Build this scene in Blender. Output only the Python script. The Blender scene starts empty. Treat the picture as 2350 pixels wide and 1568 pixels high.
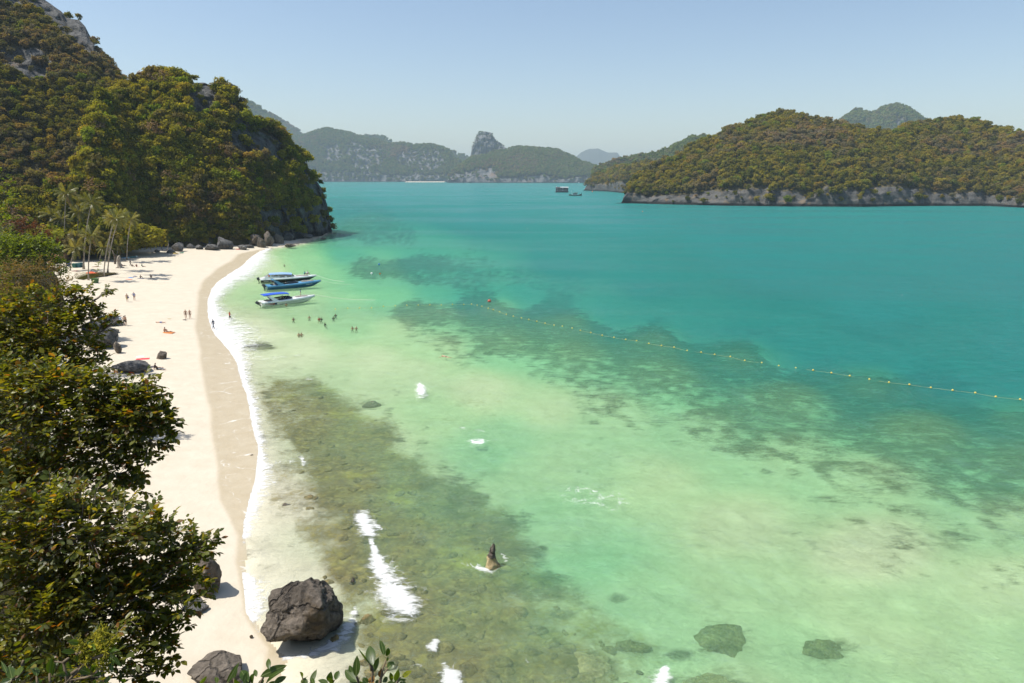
import bpy, bmesh, math, random
import numpy as np
from math import radians, sin, cos, pi, atan2, sqrt
from mathutils import Vector, Matrix, Euler

random.seed(7)
RNG = np.random.default_rng(7)
scene = bpy.context.scene
COL = scene.collection

# ---------------------------------------------------------------- camera
W0, H0 = 2350.0, 1568.0            # pixel frame the photograph was measured in
FPX, CXP, CYP = 1567.0, 1175.0, 784.0
CAM_H, PITCH = 25.0, math.atan((784.0 - 406.0) / 1567.0)
cam_d = bpy.data.cameras.new('camera')
cam = bpy.data.objects.new('camera', cam_d)
COL.objects.link(cam)
cam.location = (0, 0, CAM_H)
cam.rotation_euler = (pi / 2 - PITCH, 0, 0)
cam_d.sensor_fit = 'HORIZONTAL'
cam_d.sensor_width = 36.0
cam_d.lens = 36.0 * FPX / W0
cam_d.clip_start = 0.05
cam_d.clip_end = 40000.0
scene.camera = cam

# ---------------------------------------------------------------- sky, sun, exposure
SUN_EL, SUN_AZ = radians(61), radians(-94)      # azimuth clockwise from +Y (view direction): from the side, a little beyond
world = bpy.data.worlds.new('World')
scene.world = world
world.use_nodes = True
wn = world.node_tree.nodes
wl = world.node_tree.links
wn.clear()
sky = wn.new('ShaderNodeTexSky')
sky.sky_type = 'NISHITA'
sky.sun_disc = False
sky.sun_elevation = SUN_EL
sky.sun_rotation = SUN_AZ
sky.altitude = 0
sky.air_density = 1.0
sky.dust_density = 1.2
sky.ozone_density = 0.5
bg = wn.new('ShaderNodeBackground')
bg.inputs['Strength'].default_value = 0.121
wo = wn.new('ShaderNodeOutputWorld')
wl.new(sky.outputs[0], bg.inputs[0])
wl.new(bg.outputs[0], wo.inputs[0])

sun_d = bpy.data.lights.new('sun', 'SUN')
sun = bpy.data.objects.new('sun', sun_d)
COL.objects.link(sun)
sun_d.energy = 4.8
sun_d.angle = radians(0.53)
sun_d.color = (1.0, 0.955, 0.88)
to_sun = Vector((sin(SUN_AZ) * cos(SUN_EL), cos(SUN_AZ) * cos(SUN_EL), sin(SUN_EL)))
sun.rotation_euler = to_sun.to_track_quat('Z', 'Y').to_euler()

vs = scene.view_settings
scene.display_settings.display_device = 'sRGB'
vs.view_transform = 'Standard'
vs.look = 'None'
vs.exposure = 0.33
vs.gamma = 1.0
vs.use_curve_mapping = False

scene.render.engine = 'CYCLES'
cy = scene.cycles
cy.max_bounces = 8
cy.diffuse_bounces = 4
cy.glossy_bounces = 2
cy.transmission_bounces = 4
cy.transparent_max_bounces = 12
cy.volume_bounces = 0
cy.use_denoising = True
try:
    cy.denoiser = 'OPENIMAGEDENOISE'
except Exception:
    pass
cy.sample_clamp_indirect = 4.0
cy.use_adaptive_sampling = True
cy.adaptive_threshold = 0.02
cy.caustics_reflective = False
cy.caustics_refractive = False

# ---------------------------------------------------------------- photo pixel <-> place
_F = np.array([0, cos(PITCH), -sin(PITCH)])
_U = np.array([0, sin(PITCH), cos(PITCH)])


def ray(px, py):
    px = np.asarray(px, float); py = np.asarray(py, float)
    x = (px - CXP) / FPX
    y = (CYP - py) / FPX
    return np.stack([x, _F[1] + y * _U[1], _F[2] + y * _U[2]], -1)


def project(P):
    P = np.asarray(P, float)
    d = P - np.array([0, 0, CAM_H])
    dep = d @ _F
    dep = np.where(dep < 1e-3, 1e-3, dep)
    return CXP + FPX * d[..., 0] / dep, CYP - FPX * (d @ _U) / dep


def ground(px, py, z=0.0):
    d = ray(px, py)
    t = (z - CAM_H) / d[..., 2]
    p = d * t[..., None]
    p[..., 2] = z
    return p


def on_ray(px, py, depth):
    """Point at the given distance along the view axis behind a photo pixel."""
    d = ray(px, py) * depth
    return Vector((d[0], d[1], CAM_H + d[2]))


# ---------------------------------------------------------------- numpy noise
def _h3(i, j, k):
    n = (i.astype(np.int64) * 374761393 + j.astype(np.int64) * 668265263 + k.astype(np.int64) * 2147483647 + 1013904223) & 0xFFFFFFFF
    n = ((n ^ (n >> 13)) * 1274126177) & 0xFFFFFFFF
    n = ((n ^ (n >> 16)) * 2246822519) & 0xFFFFFFFF
    n = n ^ (n >> 15)
    return n.astype(np.float64) / 2147483648.0 - 1.0


def vnoise(p):
    p = np.asarray(p, float)
    f = np.floor(p)
    i, j, k = f[..., 0].astype(np.int64), f[..., 1].astype(np.int64), f[..., 2].astype(np.int64)
    t = p - f
    t = t * t * t * (t * (t * 6 - 15) + 10)
    x, y, z = t[..., 0], t[..., 1], t[..., 2]
    def L(a, b, w): return a + (b - a) * w
    return L(L(L(_h3(i, j, k), _h3(i + 1, j, k), x), L(_h3(i, j + 1, k), _h3(i + 1, j + 1, k), x), y),
             L(L(_h3(i, j, k + 1), _h3(i + 1, j, k + 1), x), L(_h3(i, j + 1, k + 1), _h3(i + 1, j + 1, k + 1), x), y), z)


def fbm(p, octs=4, gain=0.5):
    p = np.asarray(p, float)
    a, s, o = 1.0, 0.0, np.zeros(p.shape[:-1])
    for n in range(octs):
        o += a * vnoise(p + n * 17.3)
        s += a
        p = p * 2.03
        a *= gain
    return o / s


def ss(a, b, x):
    t = np.clip((x - a) / (b - a), 0, 1)
    return t * t * (3 - 2 * t)


def in_poly(px, py, poly):
    inside = np.zeros(np.shape(px), bool)
    n = len(poly)
    j = n - 1
    for i in range(n):
        xi, yi = poly[i]; xj, yj = poly[j]
        if yi != yj:
            c = ((yi > py) != (yj > py)) & (px < (xj - xi) * (py - yi) / (yj - yi) + xi)
            inside ^= c
        j = i
    return inside


# ---------------------------------------------------------------- mesh + object helpers
def mesh_np(name, V, F, smooth=False, attrs=None):
    V = np.asarray(V, np.float32); F = np.asarray(F, np.int32)
    me = bpy.data.meshes.new(name)
    me.vertices.add(len(V)); me.vertices.foreach_set('co', V.ravel())
    k = F.shape[1]
    me.loops.add(F.size); me.loops.foreach_set('vertex_index', F.ravel())
    me.polygons.add(len(F))
    me.polygons.foreach_set('loop_start', np.arange(0, F.size, k, dtype=np.int32))
    if smooth:
        me.polygons.foreach_set('use_smooth', np.ones(len(F), bool))
    for an, (dom, arr) in (attrs or {}).items():
        a = me.attributes.new(an, 'FLOAT', dom)
        a.data.foreach_set('value', np.asarray(arr, np.float32).ravel())
    me.update(calc_edges=True)
    me.validate()
    return me


def link(name, me, mat=None, parent=None, loc=None, rot=None, scale=None):
    o = bpy.data.objects.new(name, me)
    COL.objects.link(o)
    if mat is not None and me is not None and len(me.materials) == 0:
        me.materials.append(mat)
    if parent is not None:
        o.parent = parent
    if loc is not None: o.location = loc
    if rot is not None: o.rotation_euler = rot
    if scale is not None: o.scale = scale
    return o


def tag(o, label=None, cat=None, group=None, kind=None):
    if label: o['label'] = label
    if cat: o['category'] = cat
    if group: o['group'] = group
    if kind: o['kind'] = kind
    return o


def empty(name, loc, label, cat, group=None, rotz=0.0, scale=None):
    o = bpy.data.objects.new(name, None)
    COL.objects.link(o)
    o.empty_display_size = 0.3
    o.location = loc
    o.rotation_euler = (0, 0, rotz)
    if scale is not None: o.scale = (scale,) * 3
    return tag(o, label, cat, group)


def copy_tree(o, parent=None):
    c = o.copy(); COL.objects.link(c)
    if parent is not None:
        c.parent = parent
    for ch in o.children:
        copy_tree(ch, c)
    return c


class MB:
    """Collects simple shapes; build() links them as one mesh object."""
    def __init__(self): self.V, self.F = [], []

    def add(self, V, F):
        n = len(self.V)
        self.V += [tuple(v) for v in V]
        self.F += [tuple(i + n for i in f) for f in F]
        return self

    def box(self, c, s, rot=None, taper=1.0):
        x, y, z = s[0] / 2, s[1] / 2, s[2] / 2
        V = [Vector((sx * x * (taper if sz > 0 else 1), sy * y * (taper if sz > 0 else 1), sz * z)) for sz in (-1, 1) for sy in (-1, 1) for sx in (-1, 1)]
        if rot is not None:
            R = Euler(rot).to_matrix(); V = [R @ v for v in V]
        V = [v + Vector(c) for v in V]
        return self.add(V, [(0, 2, 3, 1), (4, 5, 7, 6), (0, 1, 5, 4), (2, 6, 7, 3), (0, 4, 6, 2), (1, 3, 7, 5)])

    def tube(self, pts, radii, n=6, caps=True):
        pts = [Vector(p) for p in pts]
        if not hasattr(radii, '__len__'): radii = [radii] * len(pts)
        V, F = [], []
        ref = Vector((0.3, 0.2, 1)).normalized()
        for i, p in enumerate(pts):
            t = (pts[min(i + 1, len(pts) - 1)] - pts[max(i - 1, 0)])
            t = t.normalized() if t.length > 1e-9 else Vector((0, 0, 1))
            if abs(t.dot(ref)) > 0.95: ref = Vector((1, 0.1, 0)).normalized()
            a = t.cross(ref).normalized(); b = t.cross(a)
            for k in range(n):
                q = 2 * pi * k / n
                V.append(p + (a * cos(q) + b * sin(q)) * radii[i])
        for i in range(len(pts) - 1):
            for k in range(n):
                k2 = (k + 1) % n
                F.append((i * n + k, i * n + k2, (i + 1) * n + k2, (i + 1) * n + k))
        if caps:
            F.append(tuple(range(n - 1, -1, -1)))
            F.append(tuple((len(pts) - 1) * n + k for k in range(n)))
        return self.add(V, F)

    def lathe(self, c, prof, n=12, axis='Z'):
        V, F = [], []
        for r, z in prof:
            for k in range(n):
                q = 2 * pi * k / n
                v = (r * cos(q), r * sin(q), z)
                if axis == 'X': v = (z, r * cos(q), r * sin(q))
                V.append(Vector(v) + Vector(c))
        for i in range(len(prof) - 1):
            for k in range(n):
                k2 = (k + 1) % n
                F.append((i * n + k, i * n + k2, (i + 1) * n + k2, (i + 1) * n + k))
        F.append(tuple(range(n - 1, -1, -1)))
        F.append(tuple((len(prof) - 1) * n + k for k in range(n)))
        return self.add(V, F)

    def mesh(self, name, smooth=False):
        me = bpy.data.meshes.new(name)
        me.from_pydata(self.V, [], self.F)
        if smooth:
            me.polygons.foreach_set('use_smooth', np.ones(len(me.polygons), bool))
        me.update()
        return me

    def build(self, name, mat, parent=None, smooth=False, **kw):
        return link(name, self.mesh(name, smooth), mat, parent, **kw)


# ---------------------------------------------------------------- materials
def new_mat(name):
    m = bpy.data.materials.new(name); m.use_nodes = True
    m.node_tree.nodes.clear()
    return m, m.node_tree.nodes, m.node_tree.links


class N:
    """Tiny node-graph writer."""
    def __init__(self, name):
        self.m, self.n, self.l = new_mat(name)

    def __call__(self, typ, ins=None, **props):
        nd = self.n.new('ShaderNode' + typ)
        for k, v in props.items(): setattr(nd, k, v)
        for k, v in (ins or {}).items():
            s = nd.inputs[k]
            if isinstance(v, bpy.types.NodeSocket): self.l.new(v, s)
            else: s.default_value = v
        return nd

    def math(self, op, a, b=0.0, clamp=False):
        nd = self('Math', {0: a, 1: b}, operation=op); nd.use_clamp = clamp
        return nd.outputs[0]

    def mix(self, fac, a, b, blend='MIX'):
        nd = self('Mix', data_type='RGBA', blend_type=blend)
        for i, v in ((0, fac), (6, a), (7, b)):
            s = nd.inputs[i]
            if isinstance(v, bpy.types.NodeSocket): self.l.new(v, s)
            else: s.default_value = v if i == 0 else (*v, 1)
        return nd.outputs[2]

    def ramp(self, fac, stops, interp='LINEAR'):
        nd = self('ValToRGB', {0: fac}); e = nd.color_ramp.elements
        nd.color_ramp.interpolation = interp
        while len(e) < len(stops): e.new(0.5)
        for el, (p, c) in zip(e, stops):
            el.position = p
            el.color = (*c, 1) if hasattr(c, '__len__') else (c, c, c, 1)
        return nd.outputs[0]

    def noise(self, vec, scale, detail=4, rough=0.55, dist=0.0):
        return self('TexNoise', {'Vector': vec, 'Scale': scale, 'Detail': detail, 'Roughness': rough, 'Distortion': dist}).outputs[0]

    def maprange(self, v, a, b, c=0.0, d=1.0, smooth=True):
        nd = self('MapRange', {0: v, 1: a, 2: b, 3: c, 4: d})
        if smooth: nd.interpolation_type = 'SMOOTHSTEP'
        return nd.outputs[0]

    def out(self, shader, vol=None):
        o = self('OutputMaterial')
        if shader is not None: self.l.new(shader, o.inputs[0])
        if vol is not None: self.l.new(vol, o.inputs[1])
        return self.m


def plain(name, col, rough=0.6, metal=0.0, var=0.15, scale=6.0, coat=0.0, bump=0.0):
    g = N(name)
    tc = g('TexCoord').outputs['Object']
    n1 = g.noise(tc, scale, 5, 0.6)
    c = g.mix(g.maprange(n1, 0.3, 0.7), tuple(x * (1 - var) for x in col), tuple(min(1, x * (1 + var)) for x in col))
    b = g('BsdfPrincipled', {'Base Color': c, 'Roughness': rough, 'Metallic': metal})
    if coat: b.inputs['Coat Weight'].default_value = coat
    if bump:
        bp = g('Bump', {'Strength': bump, 'Distance': 0.02, 'Height': g.noise(tc, scale * 6, 4, 0.6)})
        g.l.new(bp.outputs[0], b.inputs['Normal'])
    return g.out(b.outputs[0])


def foliage_mat(name, cols, trans=0.35, tint=(1.5, 1.6, 0.6), patch=None, patch_scale=0.03, gloss=0.0, attr=False):
    """Leaf material: colour picked per object/instance (and per leaf where the mesh carries 'rnd')."""
    g = N(name)
    oi = g('ObjectInfo')
    r = oi.outputs['Random']
    if attr:
        a = g('Attribute', attribute_name='rnd').outputs['Fac']
        r = g.math('FRACT', g.math('ADD', r, a))
    k = len(cols)
    c = g.ramp(r, [(i / max(1, k - 1), cc) for i, cc in enumerate(cols)])
    if patch:
        nz = g.noise(oi.outputs['Location'], patch_scale, 3, 0.6)
        r2 = g.math('FRACT', g.math('MULTIPLY', r, 7.31))
        pc = g.ramp(r2, [(i / max(1, len(patch[0]) - 1), cc) for i, cc in enumerate(patch[0])])
        f = g.maprange(g.math('ADD', nz, g.math('MULTIPLY', g.math('SUBTRACT', r2, 0.5), 0.22)), patch[1], patch[2])
        c = g.mix(f, c, pc)
    geo = g('NewGeometry')
    n2 = g.noise(geo.outputs['Position'], 1.3, 3, 0.6)
    c = g.mix(g.maprange(n2, 0.3, 0.7), (0.75, 0.75, 0.75), (1.2, 1.2, 1.2), 'MIX') if False else g.mix(1.0, c, g.mix(g.maprange(n2, 0.3, 0.7), (0.72, 0.72, 0.75), (1.25, 1.22, 1.1)), 'MULTIPLY')
    d = g('BsdfDiffuse', {'Color': c})
    tcol = g.mix(1.0, c, tint, 'MULTIPLY')
    t = g('BsdfTranslucent', {'Color': tcol})
    s = g('MixShader', {0: trans, 1: d.outputs[0], 2: t.outputs[0]}).outputs[0]
    if gloss:
        gl = g('BsdfGlossy', {'Roughness': 0.38, 'Color': (1, 1, 1, 1)})
        s = g('MixShader', {0: 0.02 * gloss, 1: s, 2: gl.outputs[0]}).outputs[0]
    return g.out(s)


def rock_mat(name, dark, light, stain=(0.16, 0.10, 0.05), scale=1.0, strata=0.0, lichen=0.2, wetline=None, bump=0.6, attr_ground=None, crack=0.0):
    g = N(name)
    geo = g('NewGeometry'); P = geo.outputs['Position']
    mp = g('Mapping', {'Vector': P, 'Scale': (1.0, 1.0, 0.35) if strata <= 0 else (0.25, 0.25, 1.0)})
    n1 = g.noise(mp.outputs[0], 0.5 * scale, 8, 0.65, 0.4)
    n2 = g.noise(P, 3.0 * scale, 8, 0.7)
    c = g.ramp(n1, [(0.28, dark), (0.5, tuple((a + b) / 2 for a, b in zip(dark, light))), (0.72, light)])
    c = g.mix(g.maprange(n2, 0.35, 0.7), tuple(x * 0.55 for x in dark), (1, 1, 1), 'MIX') if False else g.mix(1.0, c, g.ramp(n2, [(0.3, 0.45), (0.55, 1.0), (0.75, 1.35)]), 'MULTIPLY')
    n3 = g.noise(P, 0.35 * scale, 5, 0.6)
    c = g.mix(g.maprange(n3, 0.56, 0.70, 0, 0.65), c, stain)
    if lichen:
        v = g.noise(P, 1.7 * scale, 8, 0.75)
        c = g.mix(g.maprange(v, 0.62, 0.70, 0, lichen), c, (0.50, 0.49, 0.45))
    if wetline is not None:
        z = g('SeparateXYZ', {0: P}).outputs[2]
        zz = g.math('ADD', z, g.math('MULTIPLY', g.math('SUBTRACT', n1, 0.5), wetline * 0.8))
        c = g.mix(g.maprange(zz, wetline * 0.6, wetline * 1.3), tuple(x * 0.22 for x in dark), c)
    if crack:
        vc = g('TexVoronoi', {'Vector': g('VectorMath', {0: P, 1: g('VectorMath', {0: g('TexNoise', {'Vector': P, 'Scale': 1.1 * scale, 'Detail': 4.0}).outputs[1], 'Scale': 1.2 / scale}, operation='SCALE').outputs[0]}, operation='ADD').outputs[0], 'Scale': crack}, feature='DISTANCE_TO_EDGE').outputs[0]
        ck = g.maprange(vc, 0.0, 0.035, 1, 0)
        c = g.mix(g.math('MULTIPLY', ck, 0.5), c, tuple(x * 0.3 for x in dark))
    h = g.math('ADD', g.math('MULTIPLY', n1, 1.0), g.math('MULTIPLY', n2, 0.6))
    if crack: h = g.math('SUBTRACT', h, g.math('MULTIPLY', ck, 0.35))
    bp = g('Bump', {'Strength': bump, 'Distance': 0.6 / scale, 'Height': h})
    if attr_ground is not None:
        a = g('Attribute', attribute_name='rock').outputs['Fac']
        gn = g.noise(P, 0.12, 5, 0.65)
        gc = g.ramp(gn, [(0.3, attr_ground[0]), (0.7, attr_ground[1])])
        c = g.mix(g.maprange(a, 0.35, 0.6), gc, c)
    b = g('BsdfPrincipled', {'Base Color': c, 'Roughness': 0.85, 'Normal': bp.outputs[0]})
    b.inputs['Specular IOR Level'].default_value = 0.25
    return g.out(b.outputs[0])
# ---------------------------------------------------------------- shore, seabed and sea
_S = [(531, -3000), (533, 762), (545, 735), (553, 712), (560, 690), (566, 650), (571, 612), (578, 596), (590, 577), (610, 556), (630, 525), (650, 497),
      (665, 486), (690, 477), (715, 477), (730, 478), (745, 483), (760, 490), (780, 503), (800, 522), (820, 536), (840, 546), (880, 557), (930, 572),
      (960, 577), (990, 580), (1010, 588), (1035, 592), (1070, 590), (1100, 585), (1130, 578), (1170, 567), (1200, 560), (1225, 558), (1270, 556),
      (1330, 558), (1400, 563), (1450, 590), (1490, 622), (1512, 648), (1540, 635), (1600, 610), (1900, 560)]
_WET = [(531, -3000), (533, 720), (560, 680), (575, 590), (586, 547), (603, 530), (619, 500), (646, 467), (673, 457), (696, 454), (715, 452), (736, 450), (756, 449),
        (786, 455), (813, 460), (843, 462), (873, 467), (906, 473), (946, 483), (990, 485), (1040, 492), (1079, 500), (1109, 500), (1152, 507), (1179, 523),
        (1232, 547), (1285, 540), (1322, 549), (1412, 561), (1450, 585), (1489, 615), (1900, 540)]
_WF = [(531, 0), (560, 8), (572, 14), (578, 18), (590, 42), (610, 48), (630, 58), (650, 50), (665, 38), (690, 22), (715, 36), (730, 54), (745, 74), (760, 80), (780, 72), (800, 50),
       (820, 34), (840, 23), (880, 19), (930, 18), (960, 19), (990, 18), (1010, 20), (1035, 14), (1070, 30), (1100, 38), (1130, 30), (1170, 24), (1200, 25),
       (1225, 18), (1250, 3), (1310, 3), (1335, 44), (1400, 40), (1430, 8), (1460, 4), (1900, 4)]
_S, _WET, _WF = (np.array(a, float) for a in (_S, _WET, _WF))


def shore_px(py): return np.interp(py, _S[:, 0], _S[:, 1])


_D = [(620, 620, .9), (700, 600, 1.7), (800, 580, 3.0), (850, 520, 4), (800, 480, 6), (900, 450, 9), (1100, 470, 10), (1400, 460, 11), (1700, 500, 11),
      (2200, 520, 10), (2340, 600, 11), (700, 680, 1.25), (800, 690, 1.8), (900, 680, 2.3), (1000, 600, 3.6), (1100, 650, 3.8), (1300, 600, 6), (1500, 650, 6.5),
      (1800, 600, 10), (2000, 700, 9), (2340, 800, 8), (600, 760, .6), (700, 800, .7), (850, 820, .9), (900, 760, 1.2), (1000, 720, 1.9), (1150, 700, 2.3),
      (1300, 740, 2.4), (1500, 780, 2.6), (1700, 820, 2.8), (2000, 880, 2.8), (2340, 950, 2.8), (1000, 800, 1.3), (1150, 800, 1.8), (1300, 820, 1.9),
      (1500, 870, 2.0), (1800, 930, 2.0), (2100, 1000, 2.0), (2340, 1080, 2.0), (950, 850, 1.0), (1100, 900, .9), (1250, 930, 1.1), (1400, 950, 1.4),
      (1600, 1000, 1.6), (1800, 1050, 1.5), (2000, 1100, 1.4), (2340, 1200, 1.4), (800, 900, 1.0), (1000, 950, 1.3), (1150, 1000, 1.6), (1200, 1080, 1.45), (1110, 1040, 1.8),
      (1300, 1050, 1.4), (1500, 1100, 1.2), (1700, 1200, 1.0), (2000, 1250, .85), (2340, 1330, 1.0), (1250, 1200, 1.7), (1330, 1290, 1.9), (1450, 1380, 1.6),
      (1700, 1350, 1.3), (2000, 1420, 1.2), (2340, 1500, 1.3), (1800, 1500, 1.5), (1550, 1480, 1.5), (1700, 1568, 1.3), (700, 950, .7), (850, 1000, 1.0),
      (800, 1100, .8), (950, 1100, 1.2), (1050, 1150, 1.4), (750, 1250, .5), (900, 1250, .9), (1100, 1250, 1.2), (900, 1400, .6), (1100, 1400, .9),
      (1300, 1420, 1.3), (1000, 1540, .6), (1250, 1540, 1.0), (700, 1540, .2), (700, 1330, .3), (650, 1150, .25), (850, 605, 2.6), (1000, 603, 3.2), (820, 520, 2.8), (1120, 664, 3.8), (1200, 668, 4.2), (1300, 684, 4.4), (1400, 698, 4.7), (1500, 714, 5), (1600, 730, 5.2), (1700, 745, 5.4), (1800, 760, 5.6), (1900, 780, 5.8), (2000, 800, 6), (2100, 822, 6), (2200, 844, 6), (2340, 872, 6), (1060, 664, 3.6), (1000, 672, 3.0), (760, 640, 1.9), (830, 640, 2.4), (700, 720, 1.25), (800, 740, 1.5), (700, 640, 1.6)]
_C = [(960, 705, .9), (1100, 700, 1), (1200, 725, 1), (1350, 745, 1), (1500, 770, 1), (1700, 800, 1), (1900, 850, 1), (2100, 900, 1), (2340, 960, 1), (1600, 785, 1),
      (1250, 700, .9), (2000, 870, 1), (2200, 930, 1), (1300, 830, .60), (1500, 850, .62), (1700, 900, .62), (1850, 920, .66), (2050, 960, .70), (2250, 1020, .68),
      (1150, 760, .7), (1000, 755, .5), (1050, 770, .5), (1400, 900, .5), (1500, 930, .45), (1700, 980, .55), (1900, 1020, .6), (2100, 1080, .6), (2340, 1110, .65), (1850, 1100, .38),
      (2000, 1150, .4), (2150, 1200, .4), (2340, 1200, .42), (820, 520, .8), (860, 512, .75), (910, 540, .55), (920, 603, .85), (990, 600, .75), (850, 605, .7),
      (1050, 625, .55), (980, 628, .6), (1200, 625, .45), (760, 528, .6), (590, 793, .0),
      (700, 620, 0), (800, 660, 0), (900, 660, 0), (1000, 660, 0), (1200, 665, 0), (1400, 700, 0), (1600, 740, 0), (1800, 770, 0), (2000, 800, 0), (2340, 870, 0), (900, 570, 0), (1000, 550, 0),
      (1200, 560, 0), (1500, 600, 0), (1000, 480, 0), (800, 560, .1), (730, 560, 0), (1400, 500, 0), (1900, 600, 0), (2300, 700, 0), (700, 760, 0), (850, 760, 0), (950, 820, 0), (1150, 850, .1), (1000, 900, 0), (1250, 930, .05),
      (1400, 1000, .1), (1600, 1060, .2), (1750, 1150, .1), (1950, 1230, .15), (2200, 1300, .1), (1500, 1200, 0), (1200, 1000, 0), (1300, 1250, 0), (1700, 1350, 0),
      (2000, 1400, 0), (2340, 1400, .05), (800, 890, .1), (1010, 1085, .6), (1080, 1130, .66), (1150, 1190, .62), (1220, 1250, .55), (1280, 1320, .42), (920, 1030, .42), (850, 960, .42), (720, 905, .36), (900, 1130, .2), (1060, 1020, 0), (1180, 1110, 0), (1290, 1200, 0), (1360, 1290, 0), (780, 1050, .15), (900, 1250, 0), (1050, 1300, 0), (1000, 1450, 0), (1500, 1450, 0), (1900, 1540, 0), (2300, 1540, 0)]
_R = [(640, 890, .7), (700, 900, .8), (750, 950, .9), (850, 1000, .9), (700, 1000, 1), (800, 1060, 1), (900, 1070, .9), (780, 1130, 1), (950, 1120, 1), (1050, 1150, .9), (850, 1200, 1), (1000, 1230, 1),
      (1150, 1200, .8), (720, 1210, .7), (800, 1300, .9), (1000, 1330, 1), (1150, 1300, .9), (1250, 1330, .65), (900, 1430, .9), (1050, 1450, 1), (1200, 1450, .9), (1350, 1430, .6), (1000, 1540, .9), (1200, 1540, .9),
      (1350, 1520, .8), (1450, 1480, .5), (850, 1540, .6), (650, 1100, .45), (690, 1160, .5), (640, 1020, .4), (640, 960, .6), (800, 1410, .55), (1500, 1560, .4), (610, 870, .4),
      (640, 840, 0), (800, 850, 0), (900, 920, .15), (960, 1000, .2), (1050, 1060, .15), (1150, 1100, .1), (1230, 1180, .1), (1320, 1260, .1), (1450, 1350, .1), (1550, 1420, .1), (650, 1250, .1),
      (640, 1330, 0), (690, 1330, .2), (620, 1200, 0), (700, 1540, 0), (740, 1500, 0), (1650, 1500, .2), (1700, 1400, 0), (1300, 1000, 0), (1500, 1200, 0), (1000, 800, 0), (700, 750, 0), (1900, 1300, 0), (2200, 1500, 0)]
_D, _C, _R = (np.array(a, float) for a in (_D, _C, _R))


def idw(ctl, px, py, eps=12.0, power=2.0):
    num = np.zeros(px.shape); den = np.zeros(px.shape)
    for cx_, cy_, v in ctl:
        d2 = (px - cx_) ** 2 + ((py - cy_) * 1.7) ** 2
        w = 1.0 / (d2 + eps * eps) ** power
        num += w * v; den += w
    return num / den


SHOAL = 0.42     # water bends the view, so the bottom appears at less than half its depth; the bed is laid where it appears


def sand_profile(s):
    return np.where(s < 9, 0.062 * s, np.where(s < 40, 0.558 + 0.04 * (s - 9), 1.8))


def terrain(x, y, full=False):
    """Height of the sand / seabed at a place; also the fields its materials use."""
    P = np.stack([x, y, np.zeros_like(x)], -1)
    px, py = project(P)
    rng_ = np.hypot(x, y)
    wob = fbm(P * 0.35, 3) * 3.0 + fbm(P * 0.08 + 9, 2) * 2.0
    dist = (px - shore_px(py) + wob * np.clip(60 / rng_, .3, 1.5)) * rng_ / FPX
    s = -dist
    D = idw(_D, px, py, 34.0)
    C = idw(_C, px, py, 9.0, 2.0)
    R = idw(_R, px, py)
    n1 = fbm(P * 0.22 + 3, 4)
    n2 = fbm(P * 0.9, 4)
    D = D * (1 - np.exp(-np.clip(dist, 0, None) / 3.5)) + n1 * 0.10 * np.clip(D, 0, 1)
    zsea = -np.clip(D, 0.0, 11) + R * (np.clip(n2, 0, 1) * 0.35 * np.clip(D, 0, .8))
    zsea = zsea * SHOAL
    zland = sand_profile(np.clip(s, 0, None)) + fbm(P * 0.5 + 5, 3) * 0.05 * ss(4, 12, s) + fbm(P * 2.2, 2) * 0.025 * ss(5, 9, s)
    z = np.where(dist > 0, np.minimum(zsea, -0.002 - 0.012 * np.clip(dist, 0, 2)), zland)
    if not full: return z
    wet = ss(-17, 15, px - np.interp(py, _WET[:, 0], _WET[:, 1]) + wob * 0.9)
    return z, dist, C, R, wet, px, py


def at(px, py, dz=0.0):
    """Point on the sand (or on the sea when it is below water) seen at a photo pixel."""
    z = 0.0
    for _ in range(6):
        p = ground(px, py, z)
        z = max(0.0, float(terrain(np.array([p[0]]), np.array([p[1]]))[0]))
    p = ground(px, py, z)
    return Vector((p[0], p[1], z + dz))


def fan(y0, y1, dinv, ta0, ta1, dta):
    iy = np.arange(1 / y0, 1 / y1, -dinv)
    Y = 1 / np.append(iy, 1 / y1)
    T = np.arange(ta0, ta1 + dta / 2, dta)
    YY, TT = np.meshgrid(Y, T, indexing='ij')
    nr, nc = YY.shape
    i = np.arange(nr - 1)[:, None] * nc + np.arange(nc - 1)[None, :]
    F = np.stack([i, i + 1, i + nc + 1, i + nc], -1).reshape(-1, 4)
    return (YY * TT).ravel(), YY.ravel(), F[:, ::-1][:, [3, 2, 1, 0]]


# --- sand and seabed: one continuous sheet, parted at the waterline
X, Y, F = fan(17.0, 900.0, 1.15e-4, -1.15, 1.0, 0.0042)
Z, dist, Cc, Rr, wet, PX, PY = terrain(X, Y, True)
PP = np.stack([X, Y, Z], -1)
cn = fbm(np.stack([X * 0.8, Y * 0.55, X * 0], -1), 5) * 0.5 + 0.5
cn2 = fbm(np.stack([X * 0.13, Y * 0.10, X * 0 + 4], -1), 3) * 0.5 + 0.5
coral = ss(-0.42, 0.40, (cn * 0.7 + cn2 * 0.3) - (1.0 - Cc * 0.95) + 0.12)
coral = np.where(Cc < 0.12, coral * ss(0.03, 0.12, Cc), coral)
for _x, _y, _rx, _ry in [(1662, 1446, 84, 46), (1905, 1472, 74, 32), (1640, 1562, 125, 48), (1360, 1514, 80, 48), (1455, 1465, 66, 22), (850, 922, 36, 14), (592, 793, 56, 14), (1290, 1392, 40, 24), (1420, 1350, 30, 16), (1560, 1480, 40, 20)]:
    coral = np.maximum(coral, .8 * np.exp(-(((PX - _x) / _rx) ** 2 + ((PY - _y) / _ry) ** 2) ** 1.5))      # weed round the foot of each sunken rock
PP[:, 2] += coral * 0.2 * (cn - .3) * np.clip(-Z, 0, 1.0)
fd = dist[F].mean(1)


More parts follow.
